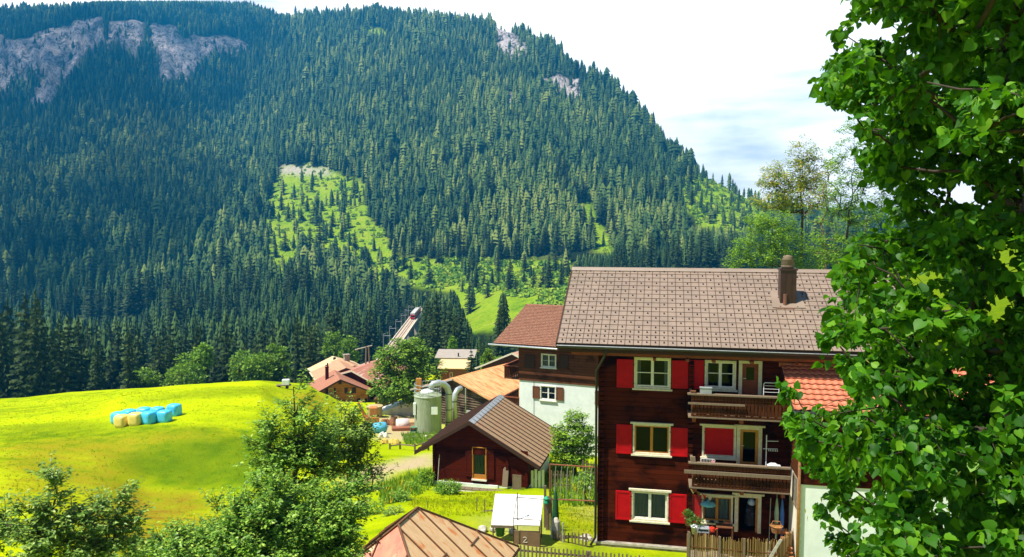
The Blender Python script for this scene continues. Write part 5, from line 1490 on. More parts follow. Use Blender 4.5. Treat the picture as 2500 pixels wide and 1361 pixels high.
def rockm(m, seed, n=7, sx=.6):
    r_ = random.Random(seed)
    for k in range(n):
        x, y, s_ = r_.uniform(-sx, sx), r_.uniform(-.3, .3), r_.uniform(.08, .2)
        m.lathe([(s_ * .6, -.05), (s_, s_ * .35), (s_ * .85, s_ * .8), (s_ * .4, s_ * 1.05)], (x, y, 0), 7)
for k, (px, py, lab) in enumerate(((1196, 1306, 'pale field stones heaped beside the green bucket'), (1236, 1300, 'small pale stones right of the green bucket'))):
    q = onground(px, py); loose('stone_heap', lab, 'stones', q, 0, lambda m: rockm(m, k), M['stone'])
# fences
grw = M['greywood']
def fence(name, label, p0, p1, h, pitch, **k):
    e = thing(name, label, 'fence', p0); p0 = Vector(p0); p1 = Vector(p1)
    mb = MB(); picket(mb, (0, 0, 0), p1 - p0, h, pitch, **k); mb.build('picket_panel', grw, e)
    ps = MB()
    n_ = max(1, int((p1 - p0).length / 1.8))
    for i in range(n_ + 1):
        c = (p1 - p0) * (i / n_); ps.box(c.x - .04, c.x + .04, c.y + .07, c.y + .15, c.z - .4, c.z + h * .95)
    ps.each('post', M['greywood'], e); return e
Yf = 27.6
def fp(px, py, Y, h): p = P(px, py, Y); return Vector((p.x, p.y, p.z - h))
fence('picket_fence', 'grey picket fence along the very front of the garden below the timber house', fp(1262, 1330, 25.6, 1.0), fp(1620, 1362, 24.6, 1.0), 1.0, .135, sd=1)
fence('picket_fence', 'short brown picket fence closing the lawn behind the front fence', fp(1352, 1298, 28.6, .95), fp(1432, 1303, 28.4, .95), .95, .14, sd=2)
fence('picket_fence', 'dark picket fence of thin slats between the rusty shed and the cold frame', fp(1060, 1265, 33.5, .8), fp(1203, 1247, 33.0, .8), .8, .12, sd=3, point=False, rails=(.2, .96))
fence('picket_fence', 'weathered picket fence seen through the rusty metal frame', fp(1346, 1149, 42, 1.2), fp(1392, 1150, 42, 1.2), 1.2, .17, sd=4)
fence('picket_fence', 'sunlit short picket fence beneath the round green tree', fp(1424, 1124, 44, 1.0), fp(1462, 1128, 44, 1.0), 1.0, .2, sd=5)
for k, (px, py, h, lab) in enumerate(((1331, 1186, 2.6, 'tall grey wooden post beside the rusty metal frame'), (1338, 1212, 1.6, 'grey plank post wrapped with a green tie'), (1373, 1277, 1.9, 'thin pale metal post standing in the lawn by the short fence'), (1163, 1216, 1.9, 'thin dark stake in the garden left of the cold frame'), (1182, 1220, 1.8, 'slim stake in the garden nearest the cold frame'), (1043, 1225, 1.0, 'short stake on the lawn behind the rusty shed roof'))):
    Y_ = (30.5, 30.2, 28.4, 33.2, 32.6, 33.5)[k]; p = fp(px, py, Y_, h)
    loose('garden_post', lab, 'post', p, 0, lambda m: m.box(-.05, .05, -.04, .04, -.5, h) if k < 2 else m.tube([(0, 0, -.5), (.02, 0, h)], .022, 6), M['galv'] if k == 2 else M['greywood'])
p = fp(1345, 1282, 30.0, 0); loose('plank_stack', 'upright grey planks leaning together beside the cold frame', 'planks', p, 0, lambda m: [m.box(-.2 + k * .09, -.13 + k * .09, .02 * k, .02 * k + .03, -1.0, 1.05 + .05 * (k % 3)) for k in range(5)], M['greywood'])
p = fp(1356, 1276, 29.2, 0); loose('garden_parasol', 'closed dark green parasol standing by the rusty metal frame', 'parasol', p, 0, lambda m: m.lathe([(.03, -.6), (.16, 0), (.12, .6), (.07, 1.2), (.02, 1.3), (.02, 1.5)], n=10), sm('dark_green_cloth', (.01, .07, .02), None, 5, .8), None, True)
p = fp(1334, 1224, 29.9, 0); loose('green_rope', 'bright green rope tied round the grey plank post', 'rope', p, 0, lambda m: m.lathe([(.06, -.14), (.12, -.06), (.10, .05), (.13, .12), (.05, .2)], n=9), sm('green_rope_m', (.02, .32, .16), None, 20, .7))
p = fp(1357, 1290, 29.0, 0); loose('stone_post', 'rounded pale stone stump beside the planks', 'stone', p, 0, lambda m: m.lathe([(.2, -.5), (.21, 0), (.17, .3), (.08, .42)], n=10), M['stone'])
# rusty metal frame with wires
q = [P(1343, 1134, 34.0), P(1460, 1142, 32.6), P(1455, 1224, 32.6), P(1342, 1219, 34.0)]
MF = thing('wire_trellis', 'rusty rectangular metal frame strung with pale wires, standing on the lawn', 'frame', q[3])
mb = MB(); o3 = q[3]
for a, b in ((0, 1), (1, 2), (2, 3), (3, 0)): mb.tube([q[a] - o3, q[b] - o3], .035, 6)
mb.tube([Vector((0, 0, 0)), Vector((0, 0, -1.3))], .035, 6); mb.tube([q[2] - o3, q[2] - o3 + Vector((0, 0, -1.3))], .035, 6)
mb.build('rusty_bar', sm('rusty_bar', (.24, .075, .028), (.14, .04, .016), 9, .8), MF)
mb = MB()
for k in range(1, 8): f = k / 8; mb.tube([lerp(q[0], q[1], f) - o3, lerp(q[3], q[2], f - .02) - o3], .011, 5)
mb.each('wire', M['galv'], MF)
SPp = onground(1440, 1212); loose('garden_lamp', 'white ball lamp on a bent stem in the flower bed behind the metal frame', 'lamp', SPp, 0, lambda m: (m.lathe([(.02, .3), (.1, .36), (.13, .46), (.1, .56), (.02, .6)], n=12), m.tube([(0, 0, 0), (0, 0, .32)], .015, 6), m.tube([(0, 0, .2), (.6, 0, .0)], .02, 6)), M['white'], None, True)
q = onground(1440, 1322); loose('stone_heap', 'pale stones beside the corner of the timber house', 'stones', q, 0, lambda m: rockm(m, 8, 9, .35), M['stone'])

# ================================================================== silo tank and the barn with the rusty roof
T0p = P(1045, 1054, 82.0)
TK = thing('silo_tank', 'pale green cylindrical tank with a domed lid and railing beside the rusty barn', 'tank', T0p)
pxm = F / 82.0
rT = 33.5 / pxm; hT = (1054 - 972) / pxm + .35
tankm = sm('tank_paint', (.30, .34, .22), (.22, .255, .16), 1.3, .6, (2.5, 2.5, .5), c3=(.42, .45, .34), scale3=1.2, lo3=.55, hi3=.72)
MB().lathe([(rT, -.6), (rT, hT), (rT * 1.03, hT + .02), (rT * 1.03, hT + .1), (rT * .75, hT + .38), (rT * .4, hT + .5)], n=40).build('tank_body', tankm, TK, False)
MB().lathe([(rT * .5, hT + .42), (rT * .52, hT + .52), (rT * .42, hT + .66), (rT * .2, hT + .74)], n=24).build('dome_lid', M['render'], TK, True)
mb = MB()
for z in (.55, 1.0, 1.4):
    mb.tube([(rT * .98 * math.cos(k * math.pi / 16), rT * .98 * math.sin(k * math.pi / 16), hT + z) for k in range(33)], .03, 5)
for k in range(9): a = k * math.pi / 4.5; mb.tube([(rT * .98 * math.cos(a), rT * .98 * math.sin(a), hT + .05), (rT * .98 * math.cos(a), rT * .98 * math.sin(a), hT + 1.4)], .025, 5)
mb.build('railing', M['galv'], TK)
MB().box(rT * .36, rT * .82, -rT * .86 - .25, -rT * .86 - .2, hT - 1.75, hT - .9).build('sign_plate', M['render'], TK)
MB().box(-rT * .99, -rT * .8, -rT * .75, -rT * .5, hT - 1.9, hT - .6).build('side_plate', M['render'], TK)
MB().box(-rT * .95, -rT * .55, rT * .5, rT * .9, hT + .3, hT + 1.75).build('cabinet', M['orangewood'], TK)
duct = M['galv']
o3 = P(1098, 1052, 83.0)
DU = thing('air_duct', 'large bent grey duct arching from the tank lid down to the ground', 'duct', o3)
Pq = lambda px, py, Y: P(px, py, Y) - o3
MB().tube([Pq(1050, 948, 82), Pq(1058, 938, 82.2), Pq(1070, 935, 82.4), Pq(1083, 938, 82.8), Pq(1092, 946, 83), Pq(1096, 960, 83), Pq(1096, 1000, 83), Pq(1094, 1045, 83)], .36, 14).build('duct_pipe', duct, DU, True)
mb = MB()
for px, py in ((1096, 962), (1096, 1000), (1095, 1030)): c = Pq(px, py, 83); mb.lathe([(.39, -.04), (.40, 0), (.39, .04)], c, 16)
mb.build('duct_collar', M['black'], DU)
o3 = P(1112, 1045, 84.0)
DV = thing('air_duct', 'shorter bent grey duct against the log wall of the rusty barn', 'duct', o3)
MB().tube([Pq(1125, 948, 85), Pq(1117, 952, 84.4), Pq(1111, 962, 84), Pq(1109, 980, 84), Pq(1111, 1045, 84)], .31, 14).build('duct_pipe', duct, DV, True)
MB().lathe([(.34, -.04), (.35, 0), (.34, .04)], Pq(1109, 980, 84), 16).build('duct_collar', M['black'], DV)
loose('drain_pipe', 'thin grey pipe fixed to the log wall right of the ducts', 'pipe', P(1137, 1040, 84.5), 0, lambda m: m.tube([(0, 0, -1), (0, 0, 4.4)], .06, 6), duct)
# rusty barn
Hf = Fr(P(1114, 923, 88.0) * 1 - Vector((0, 0, 0)), R(33))
zH = gz(Hf.o.x, Hf.o.y)
Hf = Fr((Hf.o.x, Hf.o.y, zH), R(33))
apH = P(1114, 923, 88.0).z - zH
H_ = Hf.thing('log_barn', 'old log barn with a rust streaked orange sheet metal roof behind the tank', 'barn')
elH = (-6.6, apH - 2.05); erH = (6.6, apH - 2.25)
rustb = roofmat('orange_rust_sheet', (.62, .30, .11), (.68, .40, .18), (.46, .14, .035), (.7, 3.5, 1), 2.0, 0, .6, .85, .48, .62)
gable_roof(H_, elH, (0, apH), erH, -.7, 13.5, .14, rustb, 16, None, rustb)
mb = MB(); mb.poly([(-5.6, 0, -2.5), (5.6, 0, -2.5), (5.6, 0, erH[1] + .2), (0, 0, apH - .2), (-5.6, 0, elH[1] + .15)]); mb.poly([(5.6, 0, -2.5), (5.6, 13, -2.5), (5.6, 13, erH[1] + .2), (5.6, 0, erH[1] + .2)]); mb.poly([(-5.6, 0, -2.5), (-5.6, 0, elH[1] + .15), (-5.6, 13, elH[1] + .15), (-5.6, 13, -2.5)])
for k in range(14):
    z = -.4 + k * .3; lim = 5.5
    if z > erH[1] - .1: lim = max(.6, 6.6 * (apH - z - .5) / 2.2)
    mb.tube([(-lim, -.03, z), (lim, -.03, z)], .13, 6)
mb.build('wall', M['log3'], H_)
MB().hexa([(elH[0], -.78, elH[1] - .12), (0, -.78, apH - .16), (0, -.71, apH - .16), (elH[0], -.71, elH[1] - .12), (elH[0], -.78, elH[1] + .06), (0, -.78, apH + .05), (0, -.71, apH + .05), (elH[0], -.71, elH[1] + .06)]).build('verge_board', M['stone'], H_)
MB().box(1.7, 2.4, -.3, -.05, 1.6, 2.1).build('lamp_box', M['galv'], H_)

# ================================================================== village houses further down
def house(name, label, apex, a, width, wl, wr_, hgt, depth, pitch_l, pitch_r, wallm, roofm, over=.7, ridge_over=.8, ribs=0):
    """gable house placed by the front apex of its roof"""
    f = Fr((apex.x, apex.y, apex.z), a)
    o = f.thing(name, label, 'house')
    o.location = (apex.x, apex.y, apex.z - hgt)
    apx = (0, hgt)
    el_, er_ = (-wl - over, hgt - (wl + over) * pitch_l), (wr_ + over, hgt - (wr_ + over) * pitch_r)
    zl, zr_ = hgt - wl * pitch_l - .16, hgt - wr_ * pitch_r - .16
    mb = MB()
    for v in (ridge_over, ridge_over + depth): mb.poly([(-wl, v, -3), (wr_, v, -3), (wr_, v, zr_), (0, v, hgt - .16), (-wl, v, zl)])
    mb.poly([(-wl, ridge_over, -3), (-wl, ridge_over, zl), (-wl, ridge_over + depth, zl), (-wl, ridge_over + depth, -3)]); mb.poly([(wr_, ridge_over, -3), (wr_, ridge_over + depth, -3), (wr_, ridge_over + depth, zr_), (wr_, ridge_over, zr_)])
    mb.build('wall', wallm, o)
    r = gable_roof(o, el_, apx, er_, 0, depth + 2 * ridge_over, .16, roofm, ribs, None, roofm)
    vb = MB()
    for e_ in (el_, er_): vb.hexa([(e_[0], -.05, e_[1] - .22), (0, -.05, hgt - .22), (0, -.001, hgt - .22), (e_[0], -.001, e_[1] - .22), (e_[0], -.05, e_[1] + .03), (0, -.05, hgt + .03), (0, -.001, hgt + .03), (e_[0], -.001, e_[1] + .03)])
    vb.build('verge_board', M['darkwood'] if wallm is M['chaletwall'] else M['cream'], r)
    MB().box(el_[0] - .12, el_[0], -.04, depth + 2 * ridge_over, el_[1] - .16, el_[1] + .02).build('gutter', M['cream'], r)
    g = Fr((apex.x, apex.y, apex.z - hgt), a)
    return o, r, g
chr_ = roofmat('brown_red_roof', (.38, .155, .085), (.32, .125, .068), (.42, .20, .12), (1, 1, 1), 2.0, .35, .6, .5)
tanr = roofmat('tan_roof', (.52, .27, .145), (.46, .23, .12), (.56, .34, .2), (1, 1, 1), 2.0, .35, .6, .5)
beir = roofmat('beige_roof', (.62, .46, .24), (.56, .40, .2), (.62, .48, .28), (1, 1, 1), 2.0, .4, .6, .5)
o, r, g = house('chalet', 'orange brown chalet with brown red roof, dark shutters and a chimney at the meadow edge', P(831, 927, 112), R(-20), 8, 3.35, 4.6, 4.9, 6.8, .50, .47, M['chaletwall'], chr_)
gv = Fr(g.o, g.a)
def wrect(gf, x0, y0, x1, y1, v): return gf.rect(x0, y0, x1, y1, v)
wr1 = wrect(gv, 802, 949, 814, 962, .8); window(o, wr1, .8, M['cream'], M['cream'], 0, False, [(0, .3), (.7, 1)])
shutter(o, wrect(gv, 795, 949, 801.5, 962, .8), .78, M['darkwood'], 'r'); shutter(o, wrect(gv, 814.5, 948, 820, 961, .8), .78, M['darkwood'], 'l')
wr1 = wrect(gv, 848, 947, 860, 960, .8); window(o, wr1, .8, M['darkwood'], M['cream'], 1, False, None)
shutter(o, wrect(gv, 841, 947, 847.5, 961, .8), .78, M['darkwood'], 'r'); shutter(o, wrect(gv, 860.5, 946, 869, 960, .8), .78, M['darkwood'], 'l')
wr1 = wrect(gv, 880, 974, 890, 986, .8); window(o, wr1, .8, M['cream'], M['cream'], 0, False, None)
shutter(o, wrect(gv, 872, 973, 879, 986, .8), .78, M['darkwood'], 'r')
shutter(o, wrect(gv, 891, 973, 896, 986, .8), .78, M['darkwood'], 'l')
MB().box(-3.5, -3.2, .6, .8, -2, 2.2).box(4.3, 4.65, .6, .8, -2, 2.0).each('corner_post', M['darkwood'], o)
MB().box(-.2, .2, .2, .8, 4.1, 4.6).build('ridge_bracket', M['darkwood'], o)
co = MB().box(-1.75, -1.25, 4.6, 5.1, 3.4, 6.0).box(-1.8, -1.2, 4.55, 5.15, 6.001, 6.12).build('chimney', M['barnwall'], r)
MB().box(-1.72, -1.28, 4.63, 5.07, 6.3, 6.42).build('chimney_cap', M['darkwood'], co)
MB().box(-4.5, -3.4, 1.5, 4, -.6, .9).build('stair_wall', M['stone'], o)
o, r, g = house('chalet', 'chalet with a tan roof and orange gable just behind the brown red one', P(845, 899, 121), R(-22), 7, 4.2, 1.6, 4.5, 6.5, .36, .42, M['chaletwall'], tanr)
MB().box(-2.6, -2.4, 3.5, 3.7, 3, 4.9).build('flue', M['barnwall'], r)
MB().box(-1.0, 1.4, .78, .799, 2.4, 3.0).build('window', M['room'], o)
o, r, g = house('chalet', 'farthest chalet with a pale beige roof at the wood edge', P(842, 887, 131), R(-28), 7, 4.0, 3.4, 4.5, 7, .42, .34, M['chaletwall'], beir)
MB().box(-.6, -.2, 5.5, 5.9, 4, 4.7).build('roof_window', M['dark'], r)
o, r, g = house('chalet', 'chalet with a salmon tan roof and white chimney left of the power pole', P(866, 892, 127), R(-30), 5, 1.4, 2.2, 4.2, 6.5, .25, .42, M['barnwall'], tanr)
MB().box(-.2, .7, 5.0, 5.9, 3.8, 5.1).box(-.3, .8, 4.9, 6.0, 5.101, 5.3).build('chimney', M['concrete'], r)
pat = roofmat('patched_red_roof', (.40, .15, .09), (.46, .19, .12), (.62, .46, .38), (2.2, .30, 1), 1.4, 1.3, .6, .9, .60, .63)
o, r, g = house('farmhouse', 'long farm roof of faded red sheets with pale patches beside the round tree', P(858, 905, 118), R(16), 9, 3.2, 5.2, 4.8, 12, .30, .46, M['barnwall'], pat)
# pale roofed house right of the round tree
greyr = roofmat('grey_slate_roof', (.36, .30, .24), (.30, .25, .2), (.42, .36, .3), (1, 1, 1), 1.5, 0, .6, .4)
lf = Fr(P(1074, 926, 148.0), R(4))
o = lf.thing('village_house', 'brown house with a pale cream lower roof and grey upper roof behind the round tree', 'house')
f_ = lambda px, py, v: lf.at(px, py, v)
a0, a1, b0, c0 = f_(1076, 900, -.6), f_(1141, 902, -.6), f_(1079, 876, 2.6), f_(1066, 856, 7.0)
uR_ = f_(1140, 900, 0)[0]
MB().box(.2, uR_, 0, 6.5, -4, a0[1] - .1).build('wall', sm('brown_red_wall', (.22, .06, .025), (.16, .045, .02), 3, .8), o)
MB().slab([(-.4, -.6, a0[1]), (uR_ + .6, -.6, a0[1]), (uR_ + .6, 2.6, b0[1]), (-.4, 2.6, b0[1])], .14).build('lower_roof', beir, o)
MB().slab([(-1.5, 2.4, b0[1] + .18), (uR_ + 1.2, 2.4, b0[1] + .18), (uR_ + 1.2, 7.6, c0[1] + .2), (-1.5, 7.6, c0[1] + .2)], .14).slab([(uR_ + 1.2, 12, b0[1]), (-1.5, 12, b0[1]), (-1.5, 7.6, c0[1] + .19), (uR_ + 1.2, 7.6, c0[1] + .19)], .14).build('roof', greyr, o)
MB().box(3.2, 3.45, 3.2, 3.45, b0[1] - .1, b0[1] + 1.1).build('flue', M['dark'], o)
window(o, lf.rect(1098, 910, 1105, 921, 0), -.0, M['white'], M['white'], 0, False, [(0, 1)]); shutter(o, lf.rect(1093, 910, 1097.5, 921), -.02, M['dred'], 'r')
o, r, g = house('village_house', 'house with a pink tan roof between the log barn and the tiled house', P(1250, 862, 104), R(30), 8, 5.5, 6.5, 5, 9, .44, .40, M['brownwood'], roofmat('pink_tan_roof', (.50, .29, .19), (.45, .25, .16), (.55, .36, .26), (1, 1, 1), 2, .4, .6, .4))

# ================================================================== railway viaduct, train, masts
v0 = P(953, 856, 300.0); v1 = P(1011, 776, 400.0)
vd = (v1 - v0); vl = vd.length; va = math.atan2(vd.x, vd.y)
VF = Fr(v0, va)
VI = VF.thing('railway_viaduct', 'pale concrete railway viaduct on tall piers crossing the wooded valley', 'bridge')
slope = vd.z / math.hypot(vd.x, vd.y); vlh = math.hypot(vd.x, vd.y)
pale = sm('pale_concrete', (.66, .56, .44), (.54, .46, .36), 1.2, .9)
ball = sm('ballast', (.58, .46, .34), (.40, .30, .21), 5, .95, c3=(.40, .16, .06), scale3=2.0, lo3=.55, hi3=.7)
def vb(mb, x0, x1, y0, y1, z0, z1, mi=0):
    mb.hexa([(x0, y0, z0 + slope * y0), (x1, y0, z0 + slope * y0), (x1, y1, z0 + slope * y1), (x0, y1, z0 + slope * y1), (x0, y0, z1 + slope * y0), (x1, y0, z1 + slope * y0), (x1, y1, z1 + slope * y1), (x0, y1, z1 + slope * y1)], mi)
dk = MB(); vb(dk, -2.6, 2.6, -60, vlh + 45, -1.2, -.3); vb(dk, -2.6, -2.2, -60, vlh + 45, -.299, .45); vb(dk, 2.2, 2.6, -60, vlh + 45, -.299, .45)
dk.build('deck', pale, VI)
tk = MB(); vb(tk, -2.19, 2.19, -60, vlh + 45, -.298, -.05); tk.build('ballast_bed', ball, VI)
tk = MB(); vb(tk, -.62, -.50, -60, vlh + 45, -.049, .14); vb(tk, .50, .62, -60, vlh + 45, -.049, .14); tk.build('rail', sm('rail_steel', (.20, .11, .07), None, 5, .5, metal=.4), VI)
for y in (-30, 5, 40, 75, 104):
    p = VF.o + VF.v * y; zg = gz(p.x, p.y) - VF.o.z - 3
    MB().hexa([(-2.0, y - 1.6, zg), (2.6, y - 1.6, zg), (2.6, y + 1.6, zg), (-2.0, y + 1.6, zg), (-1.9, y - 1.1, slope * y - 1.19), (2.3, y - 1.1, slope * y - 1.19), (2.3, y + 1.1, slope * y - 1.19), (-1.9, y + 1.1, slope * y - 1.19)]).build('pier', pale, VI)
TRp = VF.o + VF.v * (vlh - 8) + Vector((0, 0, slope * (vlh - 8) + .14))
TR = thing('train', 'small red railcar with pale roof running over the viaduct', 'train', TRp, -va)
MB().box(-1.3, 1.3, 0, 36, .4, 2.3).box(-1.1, 1.1, .3, 35, .0, .399).build('body', sm('train_red', (.55, .012, .02), None, 3, .4, bmp=0), TR, bevel=.15)
MB().box(-1.25, 1.25, .3, 36, 2.301, 3.4).build('roof', sm('train_roof', (.62, .58, .54), None, 3, .5, bmp=0), TR, bevel=.2)
MB().box(-1.1, 1.1, -.04, -.001, 1.3, 2.1).build('windscreen', M['dark'], TR)
for x in (-.8, .8): MB().lathe([(.14, 0), (.14, .08), (.05, .1)], (x, -.1, .8), 10).build('headlight', M['white'], TR)
first = None
for k, y in enumerate((2, 22, 44, 66, 84, 100)):
    loc = VF.o + VF.v * y + VF.u * -3.1 + Vector((0, 0, slope * y))
    if first is None:
        first = thing('catenary_mast', 'grey overhead line mast beside the viaduct track', 'mast', loc, -va, 'overhead line masts along the viaduct')
        MB().tube([(0, 0, -1), (0, 0, 6.6)], .13, 6).build('mast', M['galv'], first)
        MB().tube([(0, 0, 5.7), (3.0, 0, 5.9)], .08, 5).tube([(0, 0, 6.5), (.9, 0, 6.55)], .07, 5).build('arm', M['galv'], first)
    else: copy_thing(first, loc)
# wooden power pole by the roofs
pp = P(897, 905, 126)
PO = thing('power_pole', 'double wooden power pole with a crossarm behind the chalet roofs', 'pole', pp)
hP = (905 - 845) * 126 / F + 3
MB().tube([(-.45, 0, -4), (-.15, 0, hP - 3)], .13, 7).build('pole_leg', M['greywood'], PO); MB().tube([(.65, 0, -4), (.25, 0, hP - 3)], .13, 7).build('pole_leg', M['greywood'], PO)
MB().tube([(-2.1, 0, hP - 3.6), (.8, .4, hP - 2.9)], .09, 6).build('crossarm', M['stone'], PO)

# ================================================================== silage bales on the meadow
bl_b = sm('blue_film', (.06, .50, .84), (.09, .58, .86), 2.5, .35, bmp=.4, spec=.5); bl_y = sm('yellow_film', (.84, .68, .18), (.76, .58, .12), 2.5, .35, bmp=.4, spec=.5)
def bale_mesh():
    mb = MB(); w, d, h = .62, .60, 1.18
    prof = []
    for k in range(13):
        z = h * k / 12; f = 1 - .18 * abs(2 * k / 12 - 1) ** 5
        prof.append((f, z))
    vs, fs = [], []; n = 24
    for f, z in prof:
        for j in range(n):
            th = 2 * math.pi * j / n; c, s_ = math.cos(th), math.sin(th); q = (abs(c) ** 5 + abs(s_) ** 5) ** (-.2)
            vs.append((w * f * q * c * (1 + .015 * math.sin(9 * th + z * 4)), d * f * q * s_, z + .01 * math.sin(5 * th)))
    for i in range(12):
        for j in range(n): fs.append((i * n + j, i * n + (j + 1) % n, (i + 1) * n + (j + 1) % n, (i + 1) * n + j))
    fs.append(tuple(range(n))[::-1]); fs.append(tuple(12 * n + j for j in range(n)))
    vs = [(x * (1 + .02 * math.sin(z * 31 + x * 9)), y * (1 + .02 * math.sin(z * 27 + y * 11)), z) for x, y, z in vs]
    return mb.add(vs, fs)
gb = 'wrapped silage bales on the meadow'
B1 = bale_mesh().build('silage_bale', bl_y, None, True); B2 = bale_mesh().build('silage_bale', bl_b, None, True)
BALES = [(298, 1042, 'y', 'yellow wrapped bale at the left front corner of the stack'), (332, 1038, 'y', 'yellow wrapped bale next to the blue front bale'),
 (364, 1034, 'b', 'blue wrapped bale in the front row beside the yellow one'), (402, 1030, 'b', 'blue wrapped bale at the right end of the front row'),
 (290, 1033, 'b', 'blue wrapped bale half hidden behind the left yellow bale'), (316, 1027, 'b', 'blue wrapped bale behind the gap between the two yellow bales'), (352, 1022, 'b', 'blue wrapped bale in the middle of the back row'),
 (385, 1022, 'b', 'blue wrapped bale in the back row, second from its right end'), (426, 1016, 'b', 'blue wrapped bale standing apart at the far right end')]
ub = set()
for k, (px, py, c, lab) in enumerate(BALES):
    src = B1 if c == 'y' else B2
    o = src if c not in ub else src.copy()
    if c in ub: COL.objects.link(o)
    ub.add(c)
    q = onground(px, py); o.location = q - Vector((0, 0, .06)); o.rotation_euler = (0, 0, R(-12 + 9 * math.sin(k * 2.3))); o.scale = (.9, .9, .9 + .04 * math.sin(k))
    tag(o, lab, 'bale', gb)

# ================================================================== the farm yard round the tank
def yard(name, label, cat, px, py, mbf, mat, rz=0.0, smooth=False, dz=0.0):
    q = onground(px, py); return loose(name, label, cat, q + Vector((0, 0, dz)), rz, mbf, mat, None, smooth)
rustc = sm('rusty_orange', (.50, .20, .05), (.36, .12, .03), 6, .7)
ex = onground(907, 1042)
EX = thing('excavator', 'small orange digger with its arm raised at the edge of the yard', 'digger', ex, R(10))
MB().box(-.9, .9, -.7, .7, .1, .55).build('track', M['dark'], EX, bevel=.1)
MB().box(-.8, .9, -.65, .65, .56, 1.2).box(-.2, .7, -.5, .5, 1.201, 2.3).build('cab', rustc, EX, bevel=.06)
MB().tube([(-.7, -.1, 1.0), (-1.5, -.1, 2.9), (-1.0, -.1, 3.0)], [.16, .14, .1], 6).tube([(-1.45, -.1, 2.9), (-.6, -.1, 1.3)], .1, 6).build('arm', rustc, EX)
MB().prism([(-.9, -.4, 1.4), (-.4, -.4, 1.3), (-.4, -.4, .8), (-.75, -.4, .75)], (0, .7, 0)).build('bucket', rustc, EX)
def tarpf(m):
    m.prism([(-3.2, -1.2, -.2), (-2.4, -1.2, .6), (.3, -1.2, 1.6), (3.2, -1.2, 2.5), (3.3, -1.2, -.2)], (0, 3.2, 0))
yard('covered_pile', 'large sloping pile under a white tarpaulin left of the tank', 'pile', 975, 1012, tarpf, sm('white_tarp', (.76, .72, .66), (.62, .58, .52), 1.2, .6, c3=(.45, .38, .3), scale3=1.5, lo3=.6, hi3=.75), R(4))
def dirt(m, seed, r=1.0, h=.7, n=5):
    r_ = random.Random(seed)
    for k in range(n):
        x, y, s_ = r_.uniform(-r, r), r_.uniform(-r * .5, r * .5), r_.uniform(.5, 1) * r * .7
        m.lathe([(s_, -.2), (s_ * .8, h * .35), (s_ * .45, h * r_.uniform(.7, 1)), (s_ * .1, h * 1.05)], (x, y, 0), 9)
yard('earth_heap', 'heap of rust brown soil beside the orange digger', 'heap', 941, 1038, lambda m: dirt(m, 2), sm('brown_soil', (.26, .11, .045), (.16, .065, .025), 6, .95, bmp=.6))
yard('timber_pile', 'pile of pale sawn boards in front of the white tarpaulin', 'timber', 985, 1036, lambda m: [m.box(-2.2 + .1 * (k % 3), 1.9 - .15 * (k % 4), -.8 + .25 * (k % 7), -.57 + .25 * (k % 7), .08 * (k // 7), .08 * (k // 7) + .06) for k in range(35)], sm('fresh_board', (.60, .38, .19), (.46, .26, .11), 4, .8, (1, 8, 8)), R(12))
yard('log_pile', 'reddish beams stacked on the ground beside the tank', 'timber', 1000, 1052, lambda m: [m.box(-2.0, 2.2, -.5 + .3 * (k % 4), -.24 + .3 * (k % 4), .26 * (k // 4), .26 * (k // 4) + .22) for k in range(8)], sm('red_beam', (.34, .12, .06), (.22, .075, .035), 5, .8, (1, 6, 6)), R(14))
yard('wrapped_bale', 'round white wrapped bale lying before the timber pile', 'bale', 983, 1050, lambda m: m.tube([(-.75, 0, .65), (-.7, 0, .65), (.7, 0, .65), (.75, 0, .65)], [.5, .66, .66, .5], 18), sm('pinkish_film', (.74, .62, .58), None, 3, .4), R(15), True)
yard('blue_drum', 'light blue round tank lying in the yard by the leafy tree', 'tank', 928, 1058, lambda m: m.tube([(-.8, 0, .6), (-.65, 0, .6), (0, 0, .6), (.6, 0, .6), (.75, 0, .6)], [.3, .56, .62, .56, .3], 16), sm('sky_blue_plastic', (.10, .47, .70), None, 3, .45, bmp=0), R(20), True)
yard('white_sack', 'crumpled white sack lying below the blue tank', 'sack', 931, 1068, lambda m: dirt(m, 5, .5, .5, 4), M['white'], 0, True)
yard('hose_reel', 'green hose reel on a stand in front of the tank foot', 'hose reel', 1028, 1058, lambda m: (m.tube([(.55 * math.cos(k * .3), 0, .6 + .55 * math.sin(k * .3)) for k in range(22)], .09, 7), m.tube([(.4 * math.cos(k * .3), .14, .6 + .4 * math.sin(k * .3)) for k in range(22)], .05, 6), m.box(-.5, .5, -.1, .1, 0, .12)), sm('dull_green', (.16, .30, .17), None, 4, .6))
yard('stone_heap', 'row of pale stones on the grass below the tank', 'stones', 1010, 1068, lambda m: rockm(m, 21, 9, 1.3), M['stone'])
yard('garden_cart', 'green frame trailer with rails beside the hose reel', 'trailer', 1016, 1060, lambda m: (frame_mb(m, -.6, .6, .3, .8, .06, -.4, .4), [m.lathe([(.24, -.05), (.24, .05)], (x, -.45, .22), 12) for x in (-.4, .4)]), sm('green_paint', (.10, .24, .13), None, 4, .6))
yard('water_trough', 'weathered wooden trough between the yard and the tank', 'trough', 962, 1034, lambda m: m.lathe([(.4, 0), (.45, .9), (.38, .9), (.34, .2)], n=14), M['greywood'])
yard('straw_bale', 'yellow straw heap in the grass beside the path fence', 'straw', 958, 1084, lambda m: dirt(m, 12, .9, .45, 5), sm('straw', (.60, .42, .08), (.46, .30, .05), 9, .95))
yard('storage_tank', 'yellowish flat topped water tank beside the leafy tree', 'tank', 915, 1018, lambda m: m.lathe([(1.0, -.2), (1.02, 1.3), (1.1, 1.32), (1.1, 1.45), (.3, 1.55)], n=20), sm('ochre_tank', (.46, .36, .16), None, 4, .8))
